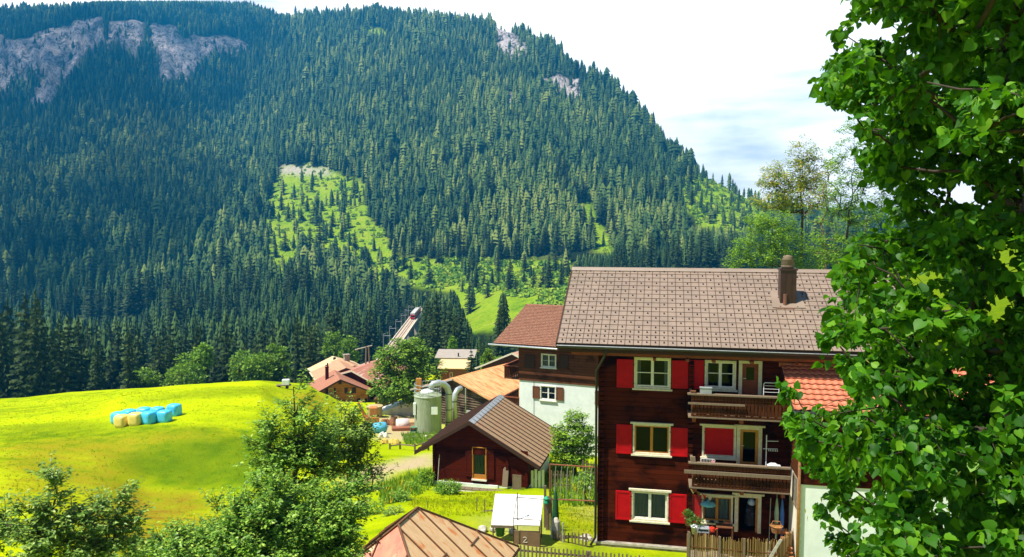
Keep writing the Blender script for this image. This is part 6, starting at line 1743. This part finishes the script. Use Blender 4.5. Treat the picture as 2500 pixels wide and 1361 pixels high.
yard('garden_hut', 'small wooden shelter in the dark gap under the round tree', 'hut', 945, 1000, lambda m: (m.box(-1.6, 1.4, -.5, .8, 0, 1.5), m.prism([(-1.8, -.7, 1.501), (1.6, -.7, 1.501), (1.6, -.7, 1.6), (-.1, -.7, 2.0), (-1.8, -.7, 1.6)], (0, 1.7, 0))), M['brownwood'])
wg = onground(692, 948)
WG = thing('farm_trailer', 'flat farm trailer carrying a white crate at the far edge of the meadow', 'trailer', wg, R(8))
WG.scale = (.62, .62, .62)
MB().box(-1.4, 1.6, -.7, .7, .55, .75).build('bed', M['greywood'], WG); MB().box(-.2, 1.3, -.6, .6, .751, 1.9).build('crate', M['render'], WG, bevel=.05)
for x in (-.8, .9): MB().tube([(x, -.8, .35), (x, -.6, .35)], .35, 14).build('wheel', M['dark'], WG)
# rail fence by the path
rfp = [fp(952, 1096, 66, .5), fp(977, 1092, 66.5, .5), fp(1013, 1096, 65, .5), fp(1046, 1085, 66, .5)]
RFN = thing('rail_fence', 'low grey wooden rail fence beside the sandy path', 'fence', rfp[0])
mb = MB(); mp_ = MB()
for a, b in zip(rfp, rfp[1:]):
    for z in (.15, .75): mb.tube([a - rfp[0] + Vector((0, 0, z)), b - rfp[0] + Vector((0, 0, z))], .07, 6)
for a in rfp: c = a - rfp[0]; mp_.box(c.x - .08, c.x + .08, c.y - .08, c.y + .08, c.z - .6, c.z + 1.0)
mb.build('rail', M['greywood'], RFN); mp_.each('post', M['greywood'], RFN)
# ------------------------------------------------------------------ broadleaf trees
def limbs(root_pts, nodes, r0, rng_, sag=0.05):
    """join every clump centre to the nearest earlier node, radii from the number of twigs each limb carries"""
    nr_ = len(root_pts); P_ = np.zeros((nr_ + len(nodes), 3)); P_[:nr_] = root_pts; par = [i - 1 for i in range(nr_)]; m_ = nr_
    piv = np.array(root_pts[len(root_pts) // 2])
    order = np.argsort(np.linalg.norm(nodes - piv, axis=1))
    first_ok = nr_ // 3
    for i in order:
        n = nodes[i]
        A_ = P_[:m_]
        d = np.linalg.norm(A_ - n, axis=1)
        d = d + np.where(A_[:, 2] > n[2] + 0.15 * d, d * 0.8, 0)      # prefer limbs that rise
        d[:first_ok] += 50
        j = int(np.argmin(d)); par.append(j); P_[m_] = n; m_ += 1
    cnt = np.ones(len(P_))
    for i in range(len(P_) - 1, 0, -1): cnt[par[i]] += cnt[i]
    rad = r0 * (cnt / cnt[0]) ** 0.46
    return P_, par, rad
def tube_np(a, b, ra, rb, n):
    d = b - a; l_ = np.linalg.norm(d) + 1e-9; d = d / l_
    t = np.array([0, 0, 1.0]) if abs(d[2]) < .9 else np.array([1.0, 0, 0])
    e = np.cross(d, t); e /= np.linalg.norm(e); f = np.cross(d, e)
    th = np.arange(n) * 2 * np.pi / n
    ring = np.cos(th)[:, None] * e + np.sin(th)[:, None] * f
    V = np.concatenate([a + ring * ra, b + ring * rb])
    k = np.arange(n); k2 = (k + 1) % n
    return V, np.stack([k, k2, n + k2, n + k], 1)
LIME_S = None
def lime_leaf(pos, axis, nrm, size, rg_):
    """heart shaped leaves, folded along the midrib, tip drooping: 12 points, 10 faces"""
    axis = axis / np.linalg.norm(axis, axis=1)[:, None]
    side = np.cross(axis, nrm); side /= (np.linalg.norm(side, axis=1)[:, None] + 1e-9); up = np.cross(side, axis)
    s_ = size[:, None]; fold = rg_.uniform(.05, .45, len(pos)); curl = rg_.uniform(.0, .35, len(pos))
    pts_ = [(0, .06, 0), (0, .36, .5), (0, .70, .8), (0, 1.06, 1)]
    sd_ = [(.20, -.05), (.40, .06), (.50, .32), (.40, .62), (.17, .86)]
    V = []
    for x, y, _ in pts_: V.append((x, y))
    for sg in (1, -1):
        for x, y in sd_: V.append((sg * x, y))
    out_ = []
    for x, y in V:
        h = abs(x) * fold * 1.3 - curl * y * y
        out_.append(pos + side * s_ * x + axis * s_ * y + up * s_ * h[:, None])
    V = np.stack(out_, 1).reshape(-1, 3)
    k = np.arange(len(pos))[:, None] * 14
    quads, tris = [], []
    for o_, fl_ in ((4, 0), (9, 1)):
        q = [(0, o_, o_ + 1, 1), (1, o_ + 1, o_ + 2, 2), (2, o_ + 2, o_ + 3, 3)]; t = [(3, o_ + 3, o_ + 4)]
        for a in q: quads.append(a[::-1] if fl_ == 0 else a)
        for a in t: tris.append(a[::-1] if fl_ == 0 else a)
    Q = np.concatenate([k + np.array(a) for a in quads]); T_ = np.concatenate([k + np.array(a) for a in tris])
    return V, [Q, T_]
def tree(name, label, root, trunk, ells, n_cl, cl_r, per, leaf, mat, seed, r0=.14, group=None, cat='tree', bark=None, shape='quad', up=.35, hang=0.0, fill=.55, wid=.55, twigs=True, keepf=None, spray=0, sdroop=.25, slen=.48, tws=1.0):
    """trunk: world points; ells: crown volumes (centre, radii) in the world"""
    g_ = np.random.default_rng(seed)
    vol = np.array([np.prod(r) for _, r in ells]) ** .8; vol /= vol.sum()
    C_, O_ = [], []
    for (c, r), f in zip(ells, vol):
        n = max(3, int(n_cl * f)); d = g_.normal(size=(n, 3)); d /= np.linalg.norm(d, axis=1)[:, None]
        rr_ = g_.uniform(fill ** 3, 1, (n, 1)) ** (1 / 3)
        C_.append(np.array(c) + d * rr_ * np.array(r)); O_.append(d / np.array(r))
    C_ = np.concatenate(C_); O_ = np.concatenate(O_); O_ /= np.linalg.norm(O_, axis=1)[:, None]
    if keepf is not None:
        k_ = keepf(C_); C_, O_ = C_[k_], O_[k_]
    TW = []
    if spray:         # twigs fan out from every spray centre and carry the leaves
        C2, O2 = [], []
        for c, o_ in zip(C_, O_):
            for q in range(spray):
                d_ = o_ * .9 + g_.normal(size=3) * .55; d_[2] = d_[2] * .5 + .1 - sdroop; d_ /= np.linalg.norm(d_); ln_ = g_.uniform(.45, 1) * slen
                tt = np.arange(.12, 1.01, .15)
                pp = c + d_[None] * ln_ * tt[:, None] + np.array([0, 0, -1.1 * sdroop * ln_])[None] * (tt ** 2)[:, None]
                C2.append(pp); O2.append(np.repeat(d_[None], len(tt), 0)); TW.append((c, pp[3], pp[-1]))
        L_, LO = np.concatenate(C2), np.concatenate(O2)
        if keepf is not None:
            k_ = keepf(L_); L_, LO = L_[k_], LO[k_]
    else: L_, LO = C_, O_
    e = thing(name, label, cat, root, 0, group)
    R0 = np.array(root)
    Pn, par, rad = limbs([np.array(p) for p in trunk], C_, r0, g_)
    rad = np.maximum(rad, .006 if twigs else .02)
    Vs, Fs, off = [], [], 0
    for i in range(1, len(Pn)):
        if par[i] < 0: continue
        rb = rad[i]; ra = max(rad[par[i]] if i < len(trunk) else min(rad[par[i]], rb * 1.7), rb)
        a, b = Pn[par[i]], Pn[i]
        n = 8 if ra > .05 else (5 if ra > .015 else 3)
        m = (a + b) / 2 + g_.normal(size=3) * np.linalg.norm(b - a) * .06
        for p, q, r1, r2 in ((a, m, ra, (ra + rb) / 2), (m, b, (ra + rb) / 2, rb * .8)):
            v, f = tube_np(p - R0, q - R0, r1, r2, n); Vs.append(v); Fs.append((f + off, n)); off += len(v)
    if keepf is not None and TW: TW = [q for q, k_ in zip(TW, keepf(np.array([q[2] for q in TW]))) if k_]
    for a, m, b in TW:
        for p, q, r1, r2 in ((a, m, .005, .004), (m, b, .004, .0015)):
            v, f = tube_np(p - R0, q - R0, r1 * tws, r2 * tws, 3); Vs.append(v); Fs.append((f + off, 3)); off += len(v)
    np_mesh('trunk', np.concatenate(Vs), [f for f, _ in Fs], bark or M['bark'], e, True)
    # leaves
    nl = len(L_) * per
    ci = np.repeat(np.arange(len(L_)), per)
    d = g_.normal(size=(nl, 3)); d /= np.linalg.norm(d, axis=1)[:, None]
    pos = L_[ci] + d * cl_r * g_.uniform(.15, 1, (nl, 1)) * np.array([1, 1, .75])
    ax = d + LO[ci] * .6 + np.array([0, 0, up - .9 * hang]) + g_.normal(size=(nl, 3)) * .35
    nr = np.array([0, 0, 1.0]) * .9 + LO[ci] * .5 + g_.normal(size=(nl, 3)) * .45
    sz = leaf * g_.uniform(.5, 1.2, nl)
    if twigs and shape != 'lime': ax[:, 2] = ax[:, 2] * .25 - .1; nr = nr + np.array([0, 0, .8])
    if shape == 'lime':
        ax = d * .5 + LO[ci] * .4 + np.array([0, 0, -.55]) + g_.normal(size=(nl, 3)) * .6; nr = nr + g_.normal(size=(nl, 3)) * .55
        V, Fq = lime_leaf(pos - R0, ax, nr, sz, g_)
    else:
        V, Fq = leaves_np(pos - R0, ax, nr, sz, wid=wid)
    np_mesh('crown', V, Fq, mat, e, shape == 'lime')
    return e, L_
def el(px, py, rx, ry, Y, dr=None):
    s_ = Y / F
    return (tuple(P(px, py, Y)), (rx * s_, dr if dr else rx * s_ * .85, ry * s_))
def trunk_to(root, top, n=5, wob=.1, seed=0):
    r_ = random.Random(seed); root, top = Vector(root), Vector(top)
    return [tuple(lerp(root, top, k / n) + Vector((r_.uniform(-wob, wob), r_.uniform(-wob, wob), 0)) * (1 if 0 < k < n else 0)) for k in range(n + 1)]
G_MID = leafmat('alder_leaves', [(0, (0.046, 0.132, 0.016)), (.35, (0.132, 0.287, 0.022)), (.75, (0.264, 0.449, 0.043)), (1, (0.527, 0.713, 0.109))], .42, .45, (.16, .32, .02), .4)
G_BUSH = leafmat('sallow_leaves', [(0, (0.058, 0.131, 0.017)), (.4, (0.145, 0.268, 0.032)), (.8, (0.275, 0.420, 0.065)), (1, (0.580, 0.696, 0.174))], .4, .45, (.16, .30, .03), .45)
G_ROUND = leafmat('maple_leaves', [(0, (0.060, 0.156, 0.012)), (.5, (0.156, 0.300, 0.018)), (1, (0.312, 0.444, 0.030))], .3, .6, (.15, .3, .02))
G_BRIGHT = leafmat('bright_leaves', [(0, (0.098, 0.210, 0.011)), (.5, (0.182, 0.350, 0.017)), (1, (0.308, 0.448, 0.028))], .28, .55, (.22, .42, .02))
G_RIGHT = leafmat('yellowing_leaves', [(0, (0.130, 0.247, 0.016)), (.4, (0.260, 0.403, 0.026)), (.72, (0.468, 0.546, 0.039)), (.88, (0.650, 0.442, 0.078)), (1, (0.650, 0.299, 0.065))], .4, .55, (.3, .34, .03))
G_RIGHT2 = leafmat('ash_leaves', [(0, (0.078, 0.195, 0.013)), (.5, (0.182, 0.364, 0.023)), (1, (0.364, 0.520, 0.039))], .4, .5, (.2, .4, .02))
G_LIME = leafmat('lime_leaves', [(0, (.014, .068, .003)), (.4, (.034, .135, .004)), (.75, (.075, .225, .007)), (1, (.16, .34, .014))], .38, .5, (.16, .44, .006), .22)

# the leafy trees in the middle of the slope
def lead(px, py, Y, zr=None):
    p = P(px, py, Y); z = gz(p.x, Y) - .3
    return (p.x, p.y, z)
r_ = lead(722, 1361, 20.5)
tree('leafy_tree', 'slender leafy tree with a thin upright stem, tallest of the bushy clump above the meadow', r_, trunk_to(r_, P(716, 945, 20.5), 7, .06, 1),
     [el(718, 975, 18, 48, 20.5), el(690, 1090, 52, 54, 20.3), el(765, 1085, 46, 56, 20.6), el(668, 1045, 26, 30, 20.6), el(715, 1165, 74, 56, 20.4), el(655, 1135, 22, 30, 20.2), el(735, 1030, 28, 32, 20.4)],
     120, .10, 4, .125, G_MID, 21, .10, fill=.15, spray=4, sdroop=-.28, slen=.75, tws=1.6)
r_ = lead(850, 1361, 22)
tree('leafy_tree', 'pale leafy bush to the right of the upright stem, in front of the chalet', r_, trunk_to(r_, P(845, 1000, 22), 5, .15, 2),
     [el(848, 1025, 22, 36, 22), el(842, 1095, 56, 60, 22), el(890, 1120, 34, 46, 22.3), el(805, 1125, 44, 54, 21.6), el(905, 1185, 30, 30, 22)],
     95, .10, 4, .125, G_BUSH, 22, .09, fill=.15, spray=4, sdroop=-.28, slen=.75, tws=1.6)
r_ = lead(560, 1400, 17)
tree('leafy_tree', 'broad low leafy tree at the bottom edge, left of the upright stem', r_, trunk_to(r_, P(590, 1230, 17), 5, .2, 3),
     [el(470, 1340, 80, 52, 17), el(565, 1285, 74, 62, 17.2), el(650, 1235, 60, 62, 17.4), el(420, 1370, 80, 60, 16.6), el(540, 1380, 150, 70, 16.6), el(640, 1330, 100, 90, 16.8)],
     330, .09, 4, .11, G_MID, 23, .13, fill=.1, spray=4, sdroop=-.28, slen=.6, tws=1.6)
r_ = lead(800, 1400, 18)
tree('leafy_tree', 'dense dark leafy tree at the bottom edge beside the rusty shed roof', r_, trunk_to(r_, P(790, 1220, 18), 5, .2, 4),
     [el(760, 1270, 80, 60, 18), el(840, 1240, 50, 42, 18.4), el(895, 1205, 20, 24, 18.6), el(720, 1340, 120, 90, 17.6), el(800, 1330, 70, 70, 17.6), el(850, 1275, 20, 30, 18)],
     330, .09, 4, .11, G_MID, 24, .13, fill=.1, spray=4, sdroop=-.28, slen=.6, tws=1.6)
# bush at the lower left
r_ = lead(120, 1500, 13)
tree('leafy_shrub', 'leafy shrub with thin dark stems in the lower left corner, nearest the frame edge', r_, trunk_to(r_, P(110, 1300, 13), 5, .12, 5),
     [el(60, 1280, 56, 50, 13), el(130, 1205, 30, 38, 13.2), el(30, 1350, 80, 50, 12.8), el(140, 1300, 60, 60, 13), el(-60, 1330, 80, 80, 13), el(145, 1165, 10, 14, 13)],
     72, .08, 4, .10, G_BUSH, 25, .05, cat='shrub', fill=.15, spray=4, sdroop=-.28, slen=.5, tws=1.2)
r_ = lead(250, 1500, 13.5)
tree('leafy_shrub', 'leafy shrub with a rounded top and dark stems, right one of the lower left corner', r_, trunk_to(r_, P(245, 1290, 13.5), 5, .12, 6),
     [el(250, 1255, 48, 48, 13.5), el(215, 1310, 70, 60, 13.3), el(290, 1290, 46, 56, 13.6), el(295, 1240, 18, 24, 13.5), el(240, 1370, 90, 50, 13.3)],
     72, .08, 4, .10, G_BUSH, 26, .05, cat='shrub', fill=.15, spray=4, sdroop=-.28, slen=.5, tws=1.2)
# the lime tree at the right
OUT_Y = [-400, 0, 40, 75, 120, 160, 185, 230, 262, 330, 450, 560, 640, 700, 730, 800, 870, 905, 925, 1000, 1060, 1120, 1165, 1230, 1280, 1361, 1500, 1800]
OUT_X = [2090, 2075, 2065, 2020, 2045, 2000, 1978, 1992, 2065, 2095, 2080, 2078, 2072, 2015, 2008, 2010, 1995, 1960, 1893, 1898, 1925, 1945, 1990, 1982, 1988, 2045, 2120, 2200]
lr = (6.4, 5.6, gz(6.4, 5.6) - .3)
gl_ = np.random.default_rng(77)
cen = []
def inside(c):
    px, py = proj(c[:, 0], c[:, 1], c[:, 2])
    lim = np.interp(py, OUT_Y, OUT_X) + 12
    gap = np.zeros(len(c), bool)
    for (gx, gy, gr) in ((2140, 478, 26), (2368, 470, 30), (2400, 600, 24), (2305, 65, 20), (2470, 640, 40), (2440, 750, 46), (2352, 300, 16), (2010, 1200, 26), (2070, 1270, 22), (2300, 1230, 24), (2480, 560, 18), (2225, 1080, 18), (2120, 1180, 34), (1990, 935, 50), (2040, 965, 46), (2030, 915, 40), (2230, 690, 24), (2300, 840, 26), (2280, 170, 22)):
        gap |= ((px - gx) ** 2 + (py - gy) ** 2) < gr ** 2
    return (px > lim) & ~(gap)
LE = [((3.5, 5.6, 14.6), (1.15, 1.3, 1.5)), ((3.2, 5.4, 12.4), (.95, 1.2, 1.3)), ((3.25, 5.4, 10.6), (1.15, 1.2, 1.3)), ((3.5, 5.2, 9.3), (1.2, 1.2, 1.2)), ((2.75, 5.3, 10.9), (.75, .7, .75)),
      ((2.55, 5.3, 13.7), (.5, .6, .8)), ((4.9, 5.8, 13.5), (1.5, 1.4, 2.6)), ((4.6, 5.6, 10.3), (1.3, 1.4, 1.8)), ((6.4, 6.0, 13.0), (1.9, 1.7, 3.4)), ((5.6, 5.6, 8.2), (1.9, 1.5, 1.4)), ((3.2, 4.4, 9.6), (.6, .6, .8)), ((2.9, 4.5, 13.6), (.7, .5, 1.3)), ((4.0, 7.0, 11.3), (1.3, .8, 3.6)), ((5.4, 7.2, 12), (1.6, .8, 3.6))]
_, LC = tree('lime_tree', 'large lime tree with heart shaped leaves filling the right edge, close to the viewer', lr, [lr, (6.35, 5.6, 4), (6.2, 5.65, 8), (5.9, 5.7, 11), (5.6, 5.8, 14), (5.5, 5.8, 16)],
     LE, 1450, .07, 4, .072, G_LIME, 31, .17, bark=M['twig'], shape='lime', fill=.0, keepf=inside, spray=5)
LT = [o for o in COL.objects if o.name.startswith('lime_tree')][0]
sel_ = LC[gl_.permutation(len(LC))[:420]] - np.array(lr)
p_ = np.repeat(sel_, 2, 0) + gl_.normal(size=(len(sel_) * 2, 3)) * .1
V, Fc = leaves_np(p_, gl_.normal(size=p_.shape) * .3 + np.array([0, 0, -1.]), gl_.normal(size=p_.shape), gl_.uniform(.05, .085, len(p_)), .1, .26)
np_mesh('flower_bract', V, Fc, leafmat('pale_bract', [(0, (.34, .40, .06)), (1, (.55, .52, .14))], .3, .5, (.5, .5, .1)), LT)
# trees behind the timber house
r_ = lead(1962, 640, 62)
tree('sparse_tree', 'tall sparse tree with browning top leaves and a bare trunk behind the house roof', r_, trunk_to(r_, P(1962, 380, 62), 8, .12, 7),
     [el(1962, 375, 36, 40, 62), el(1985, 420, 46, 50, 62), el(1920, 430, 60, 40, 62), el(1880, 440, 40, 24, 62.5), el(1960, 480, 80, 46, 62), el(1885, 490, 48, 26, 62), el(2030, 410, 20, 20, 62)],
     560, .40, 26, .21, G_RIGHT, 41, .11, fill=.35)
r_ = lead(1890, 655, 60)
tree('spreading_tree', 'low spreading green tree behind the house ridge and chimney', r_, trunk_to(r_, P(1880, 570, 60), 4, .15, 8),
     [el(1870, 600, 80, 60, 60), el(1810, 640, 42, 40, 60), el(1930, 610, 70, 55, 60), el(1900, 545, 55, 30, 60), el(1850, 540, 40, 24, 60), el(1990, 640, 60, 40, 60)],
     640, .36, 22, .20, G_RIGHT2, 42, .09, fill=.2)
r_ = lead(2070, 655, 57)
tree('ash_tree', 'tall green tree with thin dark stems between the sparse tree and the lime tree', r_, trunk_to(r_, P(2085, 330, 57), 8, .2, 9),
     [el(2046, 470, 46, 60, 56.5), el(2048, 365, 28, 46, 56.5), el(2030, 610, 50, 44, 56), el(2085, 330, 40, 46, 57), el(2070, 400, 56, 60, 57), el(2100, 480, 90, 70, 57), el(2060, 560, 80, 70, 57), el(2130, 380, 60, 80, 57.5), el(2110, 620, 90, 50, 57), el(2170, 520, 90, 120, 58)],
     720, .36, 24, .20, G_RIGHT2, 43, .12, fill=.3)
r_ = lead(2030, 660, 58)
tree('bare_tree', 'half dead tree with bare grey branches and few leaves behind the house ridge', r_, trunk_to(r_, P(2010, 470, 58), 6, .3, 10),
     [el(2010, 500, 50, 70, 58), el(2030, 600, 60, 50, 58), el(1990, 440, 40, 40, 58)], 70, .5, 4, .17, G_RIGHT2, 44, .10, bark=M['greywood'], fill=.4)
# round tree and others in the village
r_ = lead(985, 985, 100)
tree('round_tree', 'big round leafy tree between the red farm roof and the tank', r_, trunk_to(r_, P(990, 900, 100), 4, .2, 11),
     [el(985, 885, 66, 58, 100), el(940, 935, 38, 52, 99), el(1035, 910, 46, 60, 100), el(985, 945, 66, 42, 98.5), el(1000, 850, 44, 24, 101), el(950, 880, 34, 34, 99)],
     620, .62, 22, .42, G_ROUND, 51, .35, fill=.45, wid=.7)
r_ = lead(1402, 1165, 47)
tree('garden_tree', 'bright green rounded tree between the barn and the white wall', r_, trunk_to(r_, P(1402, 1080, 47), 4, .1, 12),
     [el(1402, 1065, 48, 44, 47), el(1408, 1025, 30, 28, 47), el(1375, 1090, 32, 34, 46.8), el(1432, 1080, 32, 40, 47), el(1400, 1110, 46, 28, 46.8), el(1365, 1060, 22, 26, 47)],
     420, .26, 20, .17, G_BRIGHT, 52, .14, fill=.4, wid=.65)
VT = [(600, 900, 36, 42, 136, G_ROUND, 'rounded leafy tree at the far meadow edge, left one of three'), (634, 900, 34, 38, 134, G_ROUND, 'rounded leafy tree at the far meadow edge, middle one of three'), (674, 888, 32, 44, 137, G_ROUND, 'rounded leafy tree at the far meadow edge, right one of three'),
      (462, 905, 38, 44, 139, G_BRIGHT, 'bright leafy tree just right of the big dark spruces'), (450, 925, 44, 34, 136, G_ROUND, 'dark green rounded bush in front of the bright leafy tree'), (350, 928, 36, 26, 137, G_ROUND, 'low green bush at the left foot of the big dark spruces'),
      (815, 845, 26, 40, 172, G_ROUND, 'green broadleaf tree behind the chalet roofs, left of two'), (852, 858, 22, 36, 170, G_ROUND, 'lighter broadleaf tree behind the chalet roofs, right of two'), (1190, 888, 15, 36, 112, G_ROUND, 'slim leafy tree beside the rounded conifer by the pale roofed house'),
      (1214, 884, 14, 14, 116, G_BRIGHT, 'small bright bush before the pink tan roof'), (1105, 845, 9, 22, 170, G_BRIGHT, 'small bright green young tree above the grey roof'), (495, 870, 22, 30, 142, G_BRIGHT, 'yellow green young tree between the spruces at the meadow edge'), (1040, 700, 10, 20, 300, G_BRIGHT, None)]
for k, (px, py, rx, ry, Y, mt, lab) in enumerate(VT):
    if not lab: continue
    p = P(px, py + ry, Y); zg = gz(p.x, Y) - .3
    r_ = (p.x, Y, min(zg, p.z))
    tree('broadleaf_tree' if ry > 28 else 'bush', lab, r_, trunk_to(r_, P(px, py, Y), 3, .15, 60 + k), [el(px, py, rx, ry, Y), el(px - rx * .4, py + ry * .35, rx * .65, ry * .6, Y - .5), el(px + rx * .4, py + ry * .4, rx * .6, ry * .55, Y - .5)],
         170 if ry > 20 else 60, min(1.0, rx * Y / F * .28), 15, .5 if Y > 125 else .3, mt, 70 + k, .25, cat='tree' if ry > 28 else 'bush', fill=.5, wid=.75, twigs=False)
# single big spruces
def named_spruce(px, ptop, pbase, Y, wpx, label, k):
    b = P(px, pbase, Y); t_ = P(px, ptop, Y); zg = min(gz(b.x, Y), b.z)
    spruce(b.x, Y, zg, t_.z - zg, wpx * Y / F / 2, k * 1.3, k, label)
named_spruce(392, 812, 948, 140, 66, 'big broad dark spruce behind the meadow, left one of a close pair', 1)
named_spruce(418, 818, 948, 141, 60, 'big broad dark spruce behind the meadow, right one of a close pair', 3)
named_spruce(97, 700, 965, 129, 96, 'tallest dark spruce of the wood edge, rising high over its neighbours on the left', 4)
named_spruce(760, 782, 945, 141, 70, 'tall dark spruce left of the chalet roofs', 6)
named_spruce(1150, 846, 928, 118, 56, 'bushy rounded conifer in front of the pale roofed house', 3)
named_spruce(1228, 700, 860, 260, 26, 'slender lone spruce before the valley meadow, left of the tiled roof', 2)
named_spruce(1176, 850, 925, 116, 24, 'narrow dark conifer squeezed beside the bushy rounded conifer', 5)

# ------------------------------------------------------------------ grass, weeds and flowers
gg = np.random.default_rng(99)
def blades(name, label, polys, n, hmin, hmax, w, mat, ymin=22, ymax=118):
    """tufts of blades inside areas of the ground given by photo outlines"""
    xs_, ys_ = [], []
    X_ = gg.uniform(-70, 45, n * 8); Y_ = ymin + (ymax - ymin) * gg.random(n * 8) ** 1.0
    Z_ = ground_z(X_, Y_); px, py = proj(X_, Y_, Z_)
    ok = np.zeros(len(X_), bool)
    for p in polys: ok |= inpoly(px, py, p)
    X_, Y_, Z_ = X_[ok][:n], Y_[ok][:n], Z_[ok][:n]
    m = len(X_); k = 4
    base = np.repeat(np.stack([X_, Y_, Z_], 1), k, 0) + np.concatenate([gg.normal(size=(m * k, 2)) * .05, np.zeros((m * k, 1))], 1)
    h = np.repeat(gg.uniform(hmin, hmax, m), k) * gg.uniform(.6, 1.1, m * k)
    th = gg.uniform(0, 6.28, m * k); d = np.stack([np.cos(th), np.sin(th), np.zeros(m * k)], 1)
    tip = base + d * (h * gg.uniform(.2, .7, m * k))[:, None] + np.array([0, 0, 1.0]) * h[:, None]
    s_ = np.stack([-np.sin(th), np.cos(th), np.zeros(m * k)], 1) * w
    base[:, 2] -= .03
    V = np.stack([base - s_, base + s_, tip], 1).reshape(-1, 3)
    o = np_mesh(name, V, np.arange(m * k * 3).reshape(-1, 3), mat)
    return tag(o, label, 'grass', kind='stuff')
GR1 = leafmat('meadow_blades', [(0, (.17, .27, .004)), (.4, (.32, .38, .005)), (.8, (.48, .48, .008)), (1, (.55, .42, .03))], .25, .8, (.35, .45, .01), .0)
GR2 = leafmat('tall_grass_blades', [(0, (.05, .13, .006)), (.5, (.11, .23, .010)), (1, (.24, .32, .02))], .3, .6, (.2, .45, .01), .2)
GR3 = leafmat('yellow_flowers', [(0, (.10, .18, .01)), (.45, (.20, .24, .012)), (.6, (.52, .36, .008)), (1, (.62, .46, .02))], .15, .6, (.5, .4, .01), .2)
blades('grass', 'short grass tufts of the mown meadow', [[(0, 985), (300, 958), (480, 946), (740, 940), (900, 1000), (900, 1361), (0, 1361)]], 12000, .04, .10, .03, GR1, 26, 116)
blades('tall_grass', 'tall green grass and weeds round the barn, path and yard', [[(930, 1185), (1010, 1160), (1056, 1148), (1056, 1192), (1010, 1215), (930, 1240)], [(1330, 1090), (1462, 1140), (1462, 1240), (1345, 1235)], [(980, 1062), (1070, 1058), (1062, 1086), (990, 1088)],
       [(1330, 1060), (1380, 1040), (1380, 1150), (1335, 1140)], [(1060, 1192), (1110, 1180), (1130, 1200), (1080, 1215)]], 9000, .25, .65, .035, GR2, 28, 85)
blades('lawn_grass', 'cut lawn in the garden between the barn and the timber house', [[(1010, 1215), (1210, 1200), (1210, 1260), (1050, 1262), (1000, 1235)], [(1330, 1225), (1462, 1225), (1462, 1330), (1340, 1300)]], 9000, .05, .13, .02, GR1, 25, 45)
blades('flower_bed', 'yellow flowering plants beside the barn and under the garden tree', [[(930, 1195), (1000, 1180), (1015, 1195), (950, 1235), (925, 1235)], [(1395, 1170), (1460, 1175), (1460, 1215), (1400, 1210)], [(1340, 1060), (1400, 1140), (1420, 1150), (1350, 1130)]], 2200, .25, .6, .04, GR3, 28, 60)
for k, (px, py, rx, ry, Y, lab) in enumerate(((1040, 1166, 18, 22, 44.5, 'leafy green shrub against the left barn corner'), (975, 1225, 40, 26, 37, 'low spreading weeds left of the lawn'), (1095, 1190, 34, 16, 41, 'small green plants along the white barn plinth'), (1000, 1192, 26, 15, 42, 'light green bush beside the sandy path'),
                                            (1430, 1175, 26, 22, 38, 'dark shrub behind the rusty metal frame'), (960, 1270, 40, 30, 32, 'pale green weeds behind the rusty shed roof'), (900, 1250, 40, 30, 33, 'green undergrowth bush by the leafy trees'))):
    p = P(px, py + ry, Y); r_ = (p.x, Y, min(gz(p.x, Y), p.z + .1))
    tree('shrub', lab, r_, trunk_to(r_, P(px, py, Y), 2, .05, 80 + k), [el(px, py, rx, ry, Y)], 90, .16, 14, .13, (G_BRIGHT, G_MID, G_MID, G_BRIGHT, G_MID, G_BUSH, G_MID)[k], 90 + k, .04, cat='shrub', fill=.3)
